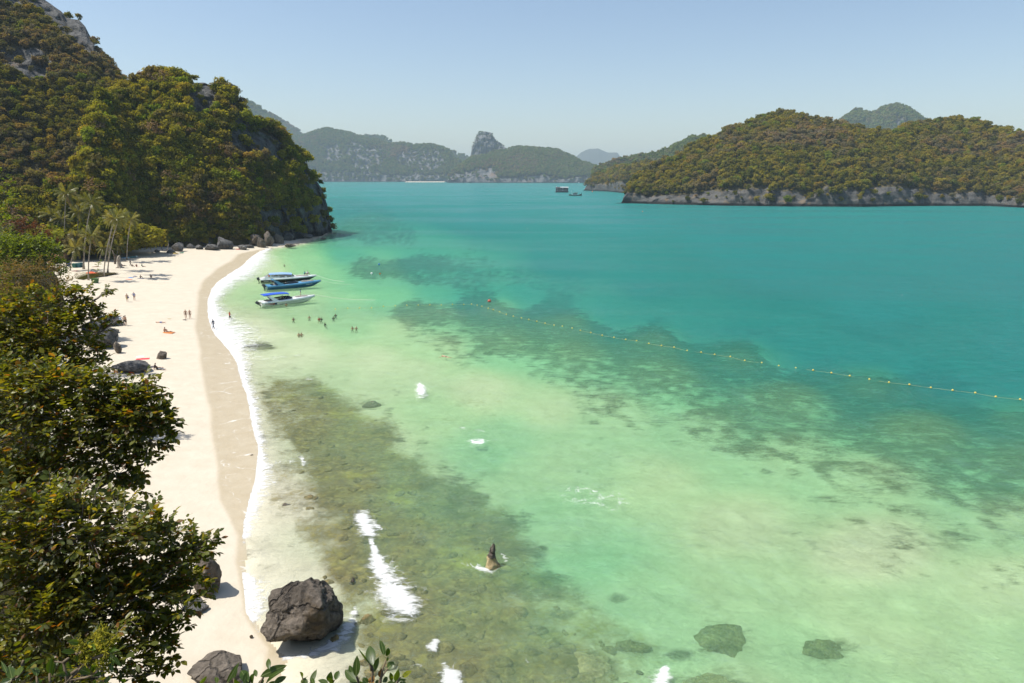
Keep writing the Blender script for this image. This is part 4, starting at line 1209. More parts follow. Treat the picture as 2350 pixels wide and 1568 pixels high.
FR = [frond_mesh(i, d, M_FROND) for i, d in enumerate((.15, .45, .75, 1.0, 1.3))]
FRD = frond_mesh(9, 1.6, M_FROND_DRY)


def palm(base, crown, label, fl=3.2, nf=16, r0=.17, dy=0.0, group='coconut palms behind the beach', seed=0):
    rr = random.Random(seed + 40)
    b = at(*base) if not isinstance(base, Vector) else base
    d = ray(*crown); t = (b.y + dy) / d[1]
    c = Vector((d[0] * t, d[1] * t, CAM_H + d[2] * t))
    root = empty('coconut_palm', b, label, 'palm tree', group)
    rel = c - b
    pts, rad = [], []
    for i in range(13):
        s = i / 12
        pts.append(Vector((rel.x * (s * .55 + .45 * s * s), rel.y * s, rel.z * s - .15 * (i == 0))))
        rad.append(r0 * (1.0 - .45 * s) + .16 * max(0, 1 - s * 14) + .012 * (i % 2))
    MB().tube(pts, rad, 8).build('trunk', M_PTRUNK, root, True)
    for k in range(nf):
        az = k * 2.39996 + rr.uniform(-.25, .25)
        lvl = k / nf
        me = FRD if (k == nf - 1 and seed % 3 == 0) else FR[min(4, int(lvl * 5))]
        pitch = radians(62 - 88 * lvl + rr.uniform(-8, 8))
        o = link('frond', me, None, root, loc=rel + Vector((0, 0, .05)), rot=Euler((rr.uniform(-.3, .3), -pitch * .75, az)), scale=(fl * rr.uniform(.85, 1.12),) * 3)
    m = MB()
    for k in range(7):
        a = k * .9
        m.lathe((rel.x + .2 * cos(a), rel.y + .2 * sin(a), rel.z - .25 - .06 * (k % 2)), [(.03, -.13), (.1, -.05), (.11, .03), (.04, .12)], 6)
    m.build('coconuts', M_FROND_DRY, root)
    return root


PALMS = [((150, 598), (152, 445), 'tall straight coconut palm, highest crown of the grove', 3.7), ((116, 592), (120, 495), 'coconut palm with a broad crown at the inland side of the grove', 3.5), ((127, 592), (134, 506), 'slightly leaning coconut palm by the inland pair', 3.0), ((139, 594), (142, 503), 'thin coconut palm beside the leaning inland one', 2.8),
         ((181, 594), (180, 487), 'thin distant coconut palm behind the grove', 3.2), ((192, 618), (210, 465), 'tall coconut palm with a flared foot above the bins', 3.3), ((203, 643), (210, 542), 'short curved coconut palm by the grass patch', 2.7),
         ((238, 635), (264, 503), 'coconut palm leaning seaward, front one of the twin trunks', 3.0), ((247, 627), (274, 499), 'coconut palm leaning seaward, back one of the twin trunks', 3.0), ((249, 600), (259, 506), 'coconut palm partly hidden behind the twin trunks', 2.9),
         ((291, 597), (301, 504), 'slim coconut palm standing on the open sand by the kayaks', 2.9), ((161, 621), (172, 571), 'low coconut palm with long arching fronds before the bins', 3.2), ((168, 600), (176, 545), 'young coconut palm crowded under the taller crowns', 2.8), ((228, 600), (238, 570), 'young shaggy palm behind the twin trunks', 2.8), ((104, 590), (98, 520), 'coconut palm half buried in the inland bushes', 3.0), ((268, 596), (272, 565), 'low young palm by the tree stump', 2.6)]
for k, (b, c, lb, fl) in enumerate(PALMS):
    palm(b, c, lb, fl, 15 if k not in (11,) else 12, .15 if k != 5 else .2, seed=k)

# ---------------------------------------------------------------- shrubs on the slope, leaf by leaf
NEARG = [(0.050, 0.068, 0.012), (0.080, 0.105, 0.016), (0.125, 0.14, 0.020), (0.060, 0.090, 0.015), (0.19, 0.19, 0.026), (0.090, 0.12, 0.018), (0.055, 0.075, 0.014), (0.25, 0.22, 0.03), (0.075, 0.10, 0.018), (0.24, 0.10, 0.026)]
M_LEAF = foliage_mat('shrub_leaf', NEARG, 0.5, tint=(2.4, 2.0, .5), gloss=1.0, attr=True)
M_LEAF_BR = foliage_mat('bright_leaf', [(0.09, 0.13, 0.014), (0.13, 0.18, 0.018), (0.17, 0.21, 0.022), (0.07, 0.11, 0.014)], 0.42, tint=(1.9, 1.8, .5), gloss=.6, attr=True)
M_LEAF_DRY = foliage_mat('dry_leaf', [(0.17, 0.13, 0.06), (0.21, 0.15, 0.07), (0.12, 0.11, 0.035), (0.16, 0.14, 0.06), (0.20, 0.12, 0.05)], 0.35, tint=(1.5, 1.3, .7), attr=True)
M_LEAF_RED = foliage_mat('red_leaf', [(0.14, 0.062, 0.035), (0.10, 0.065, 0.03), (0.17, 0.07, 0.04)], 0.35, tint=(1.5, 1.1, .7), attr=True)
M_TWIG = plain('twig', (0.17, 0.14, 0.11), 0.9, var=.3)

LT_V = np.array([(0, 0, 0), (-.21, .30, .05), (0, .32, -.015), (.21, .30, .05), (-.25, .62, .045), (0, .64, -.01), (.25, .62, .045), (-.10, .88, .0), (.10, .88, .0), (0, 1.0, -.05)])
LT_F = np.array([(0, 2, 1), (0, 3, 2), (1, 2, 4), (2, 5, 4), (2, 3, 5), (3, 6, 5), (4, 5, 7), (5, 8, 7), (5, 6, 8), (7, 8, 9)])
_hp = HP.reshape(-1, 3)


def shrub(name, label, blobs, depth, leaf, per_m2, mat, root=None, seed=0, cat='shrub', group=None, n_single=300, twig=0.35, limb=0.05, bare=0.0):
    """blobs: (px, py, radius px, depth offset). Twigs fan out of every blob and carry leaves in sprays."""
    r = np.random.default_rng(seed)
    cs, rs = [], []
    for b in blobs:
        dep = depth + (b[3] if len(b) > 3 else 0)
        cs.append(np.array(on_ray(b[0], b[1], dep))); rs.append(b[2] / FPX * dep)
    cs = np.array(cs); rs = np.array(rs)
    cen = cs.mean(0)
    if root is None:
        q = np.hypot(_hp[:, 0] - cen[0] + 1.5, _hp[:, 1] - cen[1]); root = _hp[q.argmin()]
    root = np.array(root, float)
    e = empty(name, tuple(root), label, cat, group)
    tw = MB(); lp, ld, lnm, ls = [], [], [], []; done = []
    for c, R in zip(cs, rs):
        nb = [j for j in range(len(cs)) if np.linalg.norm(cs[j] - root) < np.linalg.norm(c - root) - .15 and blobs[j][0] < blobs[len(done)][0] + 15]
        start = cs[min(nb, key=lambda j: np.linalg.norm(cs[j] - c))] if nb else root
        done.append(1)
        a = c - start; o0 = start - root
        bend = np.array([r.normal() * .15, r.normal() * .15, -.12]) * np.linalg.norm(a)
        P3 = [o0, o0 + a * .35 + bend * .6, o0 + a * .7 + bend * .5, o0 + a]
        lk = 1.0 if not nb else .4
        tw.tube(P3, [limb * 1.2 * lk, limb * lk, limb * .7 * lk, limb * .35 * lk], 5, False)
        nt = max(4, int(per_m2 * 4 * pi * R * R * .5 / 9))
        for _ in range(nt):
            d = r.normal(size=3); d /= np.linalg.norm(d)
            if d[2] < -.5: d[2] *= -.6
            st = c + d * R * r.uniform(.05, .45)
            d2 = d + r.normal(size=3) * .45; d2 /= np.linalg.norm(d2)
            L = max(leaf * 3.5, min(R * r.uniform(.4, .9), leaf * 9))
            en = c + d * R * r.uniform(.6, 1.05) + d2 * L * .25
            L = np.linalg.norm(en - st)
            sag = np.array([0, 0, -.06 * L])
            p3 = [st - root, (st + en) / 2 - root - sag, en - root]
            if r.random() < twig: tw.tube(p3, [leaf * .07, leaf * .05, leaf * .025], 3, False)
            if r.random() < bare: continue
            axis = (en - st) / max(L, 1e-6)
            side = np.cross(axis, [0, 0, 1.0]); side /= max(np.linalg.norm(side), 1e-6)
            upv = np.cross(side, axis)
            nl = r.integers(6, 12)
            for q in range(nl):
                t = .3 + .7 * (q + r.random() * .6) / nl
                p = st + (en - st) * t - sag * 4 * t * (1 - t) * .25
                s = -1 if q % 2 else 1
                if q == nl - 1: dl = axis + r.normal(size=3) * .2
                else: dl = axis * r.uniform(.3, .8) + side * s * r.uniform(.6, 1.1) + upv * r.normal(0, .3)
                dl = dl + np.array([0, 0, -.22]); dl /= np.linalg.norm(dl)
                n = upv * .9 + np.array([0, 0, .5]) + r.normal(size=3) * .5
                n -= dl * (n @ dl); n /= max(np.linalg.norm(n), 1e-6)
                lp.append(p - root); ld.append(dl); lnm.append(n); ls.append(leaf * r.uniform(.55, 1.25))
    lp, ld, lnm, ls = map(np.array, (lp, ld, lnm, ls))
    sd = np.cross(ld, lnm)
    tw.build('branches', M_TWIG, e)
    # the leaves that show largest become parts of their own
    wp = lp + root; px, py = project(wp)
    dd = np.linalg.norm(wp - np.array([0, 0, CAM_H]), axis=1)
    view = (np.array([0, 0, CAM_H]) - wp) / dd[:, None]
    face = np.abs((view * lnm).sum(1))
    key = ls / dd * face * ((px > 0) & (px < W0) & (py > 0) & (py < H0)) * (1.25 - .25 * dd / dd.max())
    o_ = np.argsort(-key); sing, rest = o_[:n_single], o_[n_single:]
    lm = [mesh_np('leaf', LT_V * np.array([wv_, 1, 1]), LT_F, True) for wv_ in (1.0, 1.25, .85)] if n_single else []
    for m_ in lm: m_.materials.append(mat)
    for k, i in enumerate(sing):
        o = bpy.data.objects.new('leaf', lm[k % 3]); COL.objects.link(o); o.parent = e
        M = Matrix(((sd[i][0], ld[i][0], lnm[i][0], 0), (sd[i][1], ld[i][1], lnm[i][1], 0), (sd[i][2], ld[i][2], lnm[i][2], 0), (0, 0, 0, 1)))
        o.matrix_basis = Matrix.Translation(lp[i]) @ M @ Matrix.Scale(ls[i], 4)
    n = len(rest)
    T = LT_V[None] * np.stack([r.uniform(.8, 1.3, n), np.ones(n), r.uniform(.2, 2.5, n)], -1)[:, None, :] * ls[rest][:, None, None]
    V = lp[rest][:, None] + T[..., :1] * sd[rest][:, None] + T[..., 1:2] * ld[rest][:, None] + T[..., 2:] * lnm[rest][:, None]
    F = (LT_F[None] + (np.arange(n) * len(LT_V))[:, None, None]).reshape(-1, 3)
    me = mesh_np('foliage', V.reshape(-1, 3), F, True, {'rnd': ('FACE', np.repeat(r.random(n), len(LT_F)))})
    tag(link('foliage', me, mat, e), kind='stuff')
    return e


R0 = Vector((-10.5, 7.0, 9.0))
shrub('overhanging_shrub', 'big dark leafy shrub filling the corner above the huge boulder', [(80, 1270, 130), (200, 1220, 110), (320, 1270, 100, .5), (420, 1300, 70, .8), (395, 1390, 75, .6), (260, 1400, 120), (110, 1440, 130, -.5), (330, 1480, 75), (0, 1360, 120), (200, 1540, 120, -1), (60, 1560, 120, -1), (400, 1245, 55, 1), (465, 1245, 32, 1), (340, 1200, 55, .6), (440, 1340, 48, .5), (360, 1545, 52), (390, 1450, 52, .3), (270, 1180, 60, .6), (30, 1180, 90), (120, 1180, 90), (230, 1300, 90), (330, 1360, 80), (150, 1340, 110), (440, 1270, 50, .8), (390, 1330, 60, .6), (475, 1265, 22, 1), (485, 1240, 14, 1), (300, 1440, 70), (370, 1500, 50), (180, 1440, 100), (290, 1230, 70), (420, 1400, 40), (60, 1480, 100)], 11, .122, 230, M_LEAF, R0, 1, limb=.05)
shrub('overhanging_shrub', 'tall dark shrub reaching over the beach below the gear boulder', [(60, 1000, 120), (180, 965, 105), (280, 965, 90), (345, 965, 55), (375, 960, 28), (340, 1020, 55), (250, 1050, 80), (120, 1090, 90), (310, 1075, 36), (20, 905, 90), (130, 885, 85), (215, 890, 60), (300, 910, 45), (340, 915, 40), (10, 1120, 80), (345, 885, 22), (300, 1120, 40), (200, 1130, 70), (230, 980, 80), (300, 1000, 70), (360, 985, 45), (390, 975, 20), (320, 945, 60), (250, 920, 60), (180, 1040, 90), (340, 1060, 34), (60, 1100, 90), (90, 930, 80), (380, 945, 24), (330, 870, 22), (270, 1090, 55), (385, 1010, 22)], 15, .14, 185, M_LEAF, Vector((-15, 10, 9)), 2, limb=.06)
shrub('overhanging_shrub', 'dark leafy tree before the grey boulders at the back of the beach', [(70, 770, 90), (160, 755, 65), (50, 840, 90), (195, 800, 48), (150, 835, 65), (110, 710, 48), (185, 680, 32), (20, 730, 60), (215, 690, 22), (235, 672, 14), (210, 740, 28), (235, 742, 22), (255, 728, 11), (150, 690, 40), (215, 840, 36), (-10, 800, 80), (120, 790, 80), (180, 720, 50), (100, 850, 80), (205, 715, 34), (225, 765, 26), (60, 700, 50), (170, 860, 60), (225, 810, 30), (248, 665, 7), (262, 735, 7)], 22, .16, 120, M_LEAF, None, 3, limb=.07)
shrub('brown_shrub', 'dry greyish brown shrub on the slope above the leafy tree', [(35, 640, 58), (100, 630, 46), (150, 655, 30), (0, 690, 50), (70, 680, 50), (130, 680, 36)], 62, .24, 29, M_LEAF_DRY, None, 4, n_single=120)
shrub('green_shrub', 'bright green bush at the edge of the palm grove', [(60, 585, 46), (100, 595, 42), (130, 612, 30), (30, 600, 48), (85, 560, 34), (5, 560, 40), (120, 575, 26), (150, 630, 14), (150, 610, 14), (70, 575, 40), (20, 575, 44), (110, 612, 34), (40, 612, 44)], 100, .34, 22, M_LEAF_BR, None, 5, n_single=120)
shrub('red_shrub', 'reddish dry bush between the bright tree and the palms', [(60, 530, 24), (85, 527, 22), (105, 545, 22), (45, 512, 18), (90, 545, 22), (118, 558, 16)], 110, .34, 18, M_LEAF_RED, None, 6, n_single=80)
shrub('bright_tree', 'sunlit bright green tree rising above the bushes left of the palms', [(-12, 425, 34), (12, 455, 30), (-5, 490, 40), (22, 510, 20), (25, 480, 18), (-20, 540, 50), (20, 420, 12), (5, 400, 14)], 80, .30, 9.5, M_LEAF_BR, None, 7, cat='tree', n_single=200)
shrub('bare_tree', 'thin bare tree among the rocks at the beach end', [(379, 540, 9), (373, 548, 6), (386, 550, 6), (370, 560, 6)], 228, .25, 1.2, M_LEAF_DRY, at(379, 577), 8, cat='tree', n_single=0, twig=1.0, limb=.14, bare=.4)
shrub('low_bush', 'small round bush at the foot of the twin palms', [(225, 612, 9), (230, 604, 8), (222, 622, 7)], 172, .35, 4, M_LEAF_BR, at(226, 628), 9, n_single=0)
shrub('low_bush', 'leafy green bush beside the grey tree stump', [(262, 583, 8), (270, 590, 7), (256, 592, 7)], 196, .4, 4, M_LEAF_BR, at(262, 600), 10, n_single=0)
shrub('low_bush', 'pale green bush on top of the rock line', [(468, 552, 10), (478, 548, 8)], 248, .5, 3, M_LEAF_BR, at(470, 573), 11, n_single=0)
pts = sample_hill(HS, 900, 1, 1.0, .1, rng=r_)
px_, py_ = project(pts); k = (pts[:, 1] > 24) & (py_ < 1200)
k &= ~((px_ > 150) & (py_ > 560))
wood('hillside_wood', pts[k] - np.array([0, 0, .3]), r_.uniform(2.0, 3.6, k.sum()), WOOD_A, 6, M_TREE, 'dark scrub covering the slope behind the leafy shrubs', 7)
# valley trees behind the palms
pv = []
for x in np.linspace(-40, 330, 90):
    for y in (606, 598, 590):
        if y > np.interp(x, [0, 100, 200, 330], [620, 612, 600, 582]) + 6: continue
        p = at(x + random.uniform(-6, 6), min(y, 600)); pv.append((p.x, p.y + random.uniform(2, 14), 1.4))
pv = np.array(pv)
wood('valley_wood', pv, r_.uniform(5.0, 9.5, len(pv)), WOOD_A, 6, M_TREE, 'dense dark trees in the hollow behind the palms', 8)

# ---------------------------------------------------------------- sprigs close to the camera
M_SPRIG = foliage_mat('sprig_leaf', [(0.055, 0.10, 0.016), (0.075, 0.125, 0.020), (0.045, 0.085, 0.016), (0.10, 0.145, 0.026)], 0.48, tint=(2.4, 2.1, .4), gloss=1.2)
M_SPRIG_Y = foliage_mat('yellowing_leaf', [(0.20, 0.22, 0.03), (0.24, 0.23, 0.035)], 0.4, tint=(1.5, 1.4, .4))
M_SPRIG_O = foliage_mat('orange_leaf', [(0.30, 0.16, 0.06), (0.25, 0.14, 0.05)], 0.35, tint=(1.4, 1.0, .5))
M_FLOWER = foliage_mat('yellow_stem', [(0.30, 0.27, 0.03), (0.26, 0.25, 0.03)], 0.2, tint=(1.2, 1.1, .4))
M_MIDRIB = plain('midrib', (0.20, 0.24, 0.07), .6)
M_STEM = plain('sprig_stem', (0.16, 0.12, 0.07), .8, var=.3)


def big_leaf(parent, origin, b, t, width, mat, seed, curl=.12):
    """One leaf from its foot to its tip, folded along a paler midrib."""
    r = random.Random(seed)
    ax = t - b; L = ax.length; ax = ax / L
    view = (Vector((0, 0, CAM_H)) - b).normalized()
    n = (view + Vector((r.uniform(-.5, .5), r.uniform(-.4, .4), r.uniform(.1, .8)))); n = (n - ax * n.dot(ax)).normalized()
    s = ax.cross(n)
    V, F = [], []
    K = 8
    for i in range(K + 1):
        q = i / K
        w = width * .5 * (sin(pi * q ** .85) ** .8) * (1.0 if q < .999 else 0)
        c = b + ax * L * q + n * (curl * L * (sin(pi * q)) * .6) - origin
        V += [c - s * w + n * w * .28, c, c + s * w + n * w * .28]
    for i in range(K):
        k = i * 3
        F += [(k, k + 1, k + 4, k + 3), (k + 1, k + 2, k + 5, k + 4)]
    me = bpy.data.meshes.new('leaf'); me.from_pydata([tuple(v) for v in V], [], F); me.materials.append(mat)
    me.polygons.foreach_set('use_smooth', np.ones(len(F), bool)); me.update()
    lo = link('leaf', me, None, parent)
    mid = [V[i * 3 + 1] + n * .0015 for i in range(K + 1)]
    MB().tube(mid, [width * .02 * (1 - .8 * i / K) + .0006 for i in range(K + 1)], 3, False).build('midrib', M_MIDRIB, lo)
    return lo


def sprig(label, depth, tf, leaves, stems, rootpx, seed, group=None):
    """leaves: (foot x, y, tip x, y, width px, kind). tf maps crop pixels to photo pixels."""
    sx, ox, sy, oy = tf
    rp = on_ray(*rootpx, depth); rp.z -= .25
    e = empty('leafy_sprig', rp, label, 'plant', group)
    r = random.Random(seed)
    for k, lf in enumerate(leaves):
        x0, y0, x1, y1, w = lf[:5]; kind = lf[5] if len(lf) > 5 else 'g'
        b = on_ray(x0 * sx + ox, y0 * sy + oy, depth + r.uniform(-.05, .05)); t = on_ray(x1 * sx + ox, y1 * sy + oy, depth + r.uniform(-.10, .10))
        big_leaf(e, rp, b, t, w * sx / FPX * depth * 1.05, {'g': M_SPRIG, 'y': M_SPRIG_Y, 'o': M_SPRIG_O}[kind], seed * 100 + k, r.uniform(-.02, .12) if kind != 'c' else .3)
    m = MB()
    for st in stems:
        P3 = [on_ray(x * sx + ox, y * sy + oy, depth) - rp for x, y in st]
        m.tube([Vector((0, 0, 0))] + P3 if len(st[0]) == 2 and st[0][1] * sy + oy > 1550 else P3, [.009 - .005 * i / len(P3) for i in range(len(P3) + (1 if st[0][1] * sy + oy > 1550 else 0))], 5)
    m.build('stem', M_STEM, e, True)
    return e, rp


TF8 = (.24414, 401.6, .24414, 1348.3)
sprig('sprig of glossy leaves with one yellow and two orange leaves', 3.7, TF8,
      [(1860, 735, 1828, 548, 92), (1702, 840, 1712, 638, 66), (1862, 800, 1916, 656, 56), (1966, 645, 1928, 492, 50), (1980, 645, 2012, 572, 46), (1975, 690, 2002, 636, 36), (1832, 722, 1724, 578, 22), (1712, 890, 1598, 775, 86), (1662, 800, 1640, 732, 42), (2000, 765, 2066, 702, 72), (2070, 880, 2100, 764, 52),
       (2136, 840, 2228, 784, 46, 'y'), (1930, 850, 1945, 760, 50, 'o'), (1858, 920, 1852, 836, 66, 'o'), (1810, 905, 1765, 846, 52), (1950, 890, 2000, 846, 44), (2050, 900, 2178, 866, 42), (1890, 920, 1932, 872, 50), (1720, 920, 1640, 880, 60), (2090, 930, 2170, 890, 44), (1990, 930, 2060, 890, 50), (1780, 930, 1740, 880, 50), (2020, 800, 2040, 880, 40)],
      [[(1740, 930), (1700, 820), (1690, 780)], [(1850, 930), (1860, 780), (1850, 720)], [(1925, 930), (1950, 780), (1985, 680)], [(1850, 780), (1832, 720)], [(2060, 930), (2120, 845)], [(1930, 860), (2000, 760)]], (840, 1600), 1)
sprig('low sprig of a few upright leaves between the two larger sprigs', 3.8, TF8, [(1275, 900, 1332, 772, 50), (1190, 905, 1248, 838, 44), (1200, 850, 1172, 795, 36), (1440, 900, 1345, 872, 44), (1452, 890, 1468, 790, 62), (1508, 870, 1540, 782, 56), (1490, 900, 1436, 850, 40), (1240, 920, 1215, 850, 40), (1310, 920, 1280, 850, 40)],
      [[(1260, 930), (1275, 890)], [(1460, 930), (1500, 870)], [(1200, 930), (1200, 850)]], (720, 1600), 2)
sprig('sprig of broad green leaves in front of the grey brown rock', 3.6, TF8, [(488, 900, 604, 702, 44), (552, 860, 586, 738, 28), (640, 900, 690, 790, 50), (694, 890, 622, 782, 80), (722, 910, 748, 806, 70), (886, 770, 878, 668, 44), (768, 840, 748, 772, 38), (800, 840, 1054, 732, 80), (850, 910, 1040, 770, 62), (930, 900, 1048, 838, 54), (780, 920, 836, 868, 40),
      (828, 830, 872, 788, 40), (236, 905, 298, 832, 34), (394, 905, 384, 842, 38), (610, 920, 560, 860, 46), (880, 930, 940, 880, 44), (700, 930, 650, 880, 50)],
      [[(500, 930), (520, 830)], [(700, 930), (705, 860)], [(790, 930), (850, 800), (886, 765)], [(560, 930), (552, 860)], [(250, 930), (240, 900)], [(395, 930), (394, 905)]], (560, 1600), 3)
TFG = (.12207, 0, .12207, 1422.8)
eG, rG = sprig('flowering sprig with drooping pale leaves and yellow flower heads', 3.1, TFG,
      [(1490, 440, 1258, 412, 110), (1422, 600, 1142, 604, 100), (1590, 470, 1762, 394, 56), (1470, 670, 1472, 834, 122), (1340, 930, 1290, 775, 100), (1192, 800, 1205, 1090, 160), (1340, 1012, 1032, 1042, 90), (1470, 920, 1702, 1010, 140), (1738, 990, 1775, 852, 104), (2055, 620, 2170, 498, 90), (2060, 625, 2255, 575, 66), (2080, 650, 2108, 1004, 96), (2085, 640, 2275, 886, 76),
       (1745, 1050, 2010, 1004, 80), (930, 1010, 975, 715, 134), (230, 1110, 170, 868, 150), (350, 1050, 395, 868, 150), (452, 960, 728, 752, 44), (410, 822, 606, 706, 64), (692, 1060, 655, 888, 116), (442, 1060, 610, 966, 70), (132, 1010, 28, 784, 66), (206, 1120, 4, 1184, 96), (442, 1130, 556, 1050, 110), (1750, 1150, 1800, 1230, 90), (590, 1190, 790, 1146, 110), (2000, 1190, 2046, 1050, 120), (300, 1190, 408, 1090, 70), (1900, 440, 2010, 560, 60), (1700, 480, 1800, 560, 110), (980, 1050, 1040, 790, 70), (2290, 1190, 2350, 1100, 80)],
      [[(1210, 1210), (1420, 1010), (1620, 800), (1790, 600)], [(1260, 1140), (1190, 800), (1030, 785)], [(1200, 800), (1290, 720)], [(1340, 1120), (1600, 1085), (1730, 1050)], [(200, 1210), (240, 1100), (330, 1080), (450, 960)], [(1350, 1010), (1470, 920)], [(1490, 670), (1420, 590)], [(1500, 660), (1570, 560)], [(700, 1200), (690, 1050)], [(420, 860), (440, 760)], [(1740, 730), (2060, 620)], [(940, 1210), (930, 1010)]], (150, 1620), 4)
m = MB(); fl = MB()
FS = [[(1790, 600), (1850, 520), (1880, 400), (1890, 330), (1915, 220), (1940, 150)], [(1790, 590), (1720, 520), (1640, 480), (1500, 465), (1415, 490)], [(1800, 600), (1700, 690), (1620, 790), (1570, 800)], [(1830, 610), (1900, 740), (1930, 850), (1980, 930), (2050, 950)], [(1840, 540), (1930, 465), (2060, 390), (2190, 315)],
      [(1880, 340), (1800, 300)], [(1890, 340), (1980, 260)], [(1650, 500), (1500, 665)], [(1820, 580), (1980, 600)], [(1920, 830), (1840, 840)], [(1930, 850), (2040, 850)], [(2080, 380), (2130, 420)], [(1640, 740), (1610, 620)], [(1700, 500), (1540, 560)], [(1850, 500), (1790, 460)], [(1470, 470), (1460, 420)]]
rr = random.Random(9)
for st in FS:
    P3 = [on_ray(x * TFG[0], y * TFG[2] + TFG[3], 3.1 + rr.uniform(-.03, .03)) - rG for x, y in st]
    m.tube(P3, [.0055 - .003 * i / len(P3) for i in range(len(P3))], 5)
    for q in range(3 if len(st) > 2 else 2):
        c = P3[-1 - (q if len(P3) > q + 1 else 0)]
        for _ in range(12):
            d = Vector((rr.gauss(0, 1), rr.gauss(0, 1), rr.gauss(0, 1))).normalized()
            ln = rr.uniform(.012, .034)
            m.tube([c, c + d * ln], .0011, 3, False)
            fl.lathe(c + d * ln, [(.0012, -.003), (.0036, 0), (.0012, .003)], 5)
m.build('flower_stalks', M_FLOWER, eG); tag(fl.build('blossoms', M_FLOWER, eG), kind='stuff')
# ---------------------------------------------------------------- people
def seg_dist(P, a, b):
    ab = b - a; t = np.clip(((P - a) @ ab) / max(ab @ ab, 1e-9), 0, 1)
    return np.linalg.norm(P - a - t[:, None] * ab, axis=1), t


JR = dict(pelvis=.125, waist=.115, chest=.135, neck=.052, head0=.072, head=.098, headt=.080, sh=.062, elb=.043, wri=.030, hand=.036, fin=.018, hip=.088, knee=.058, ank=.040, toe=.032)


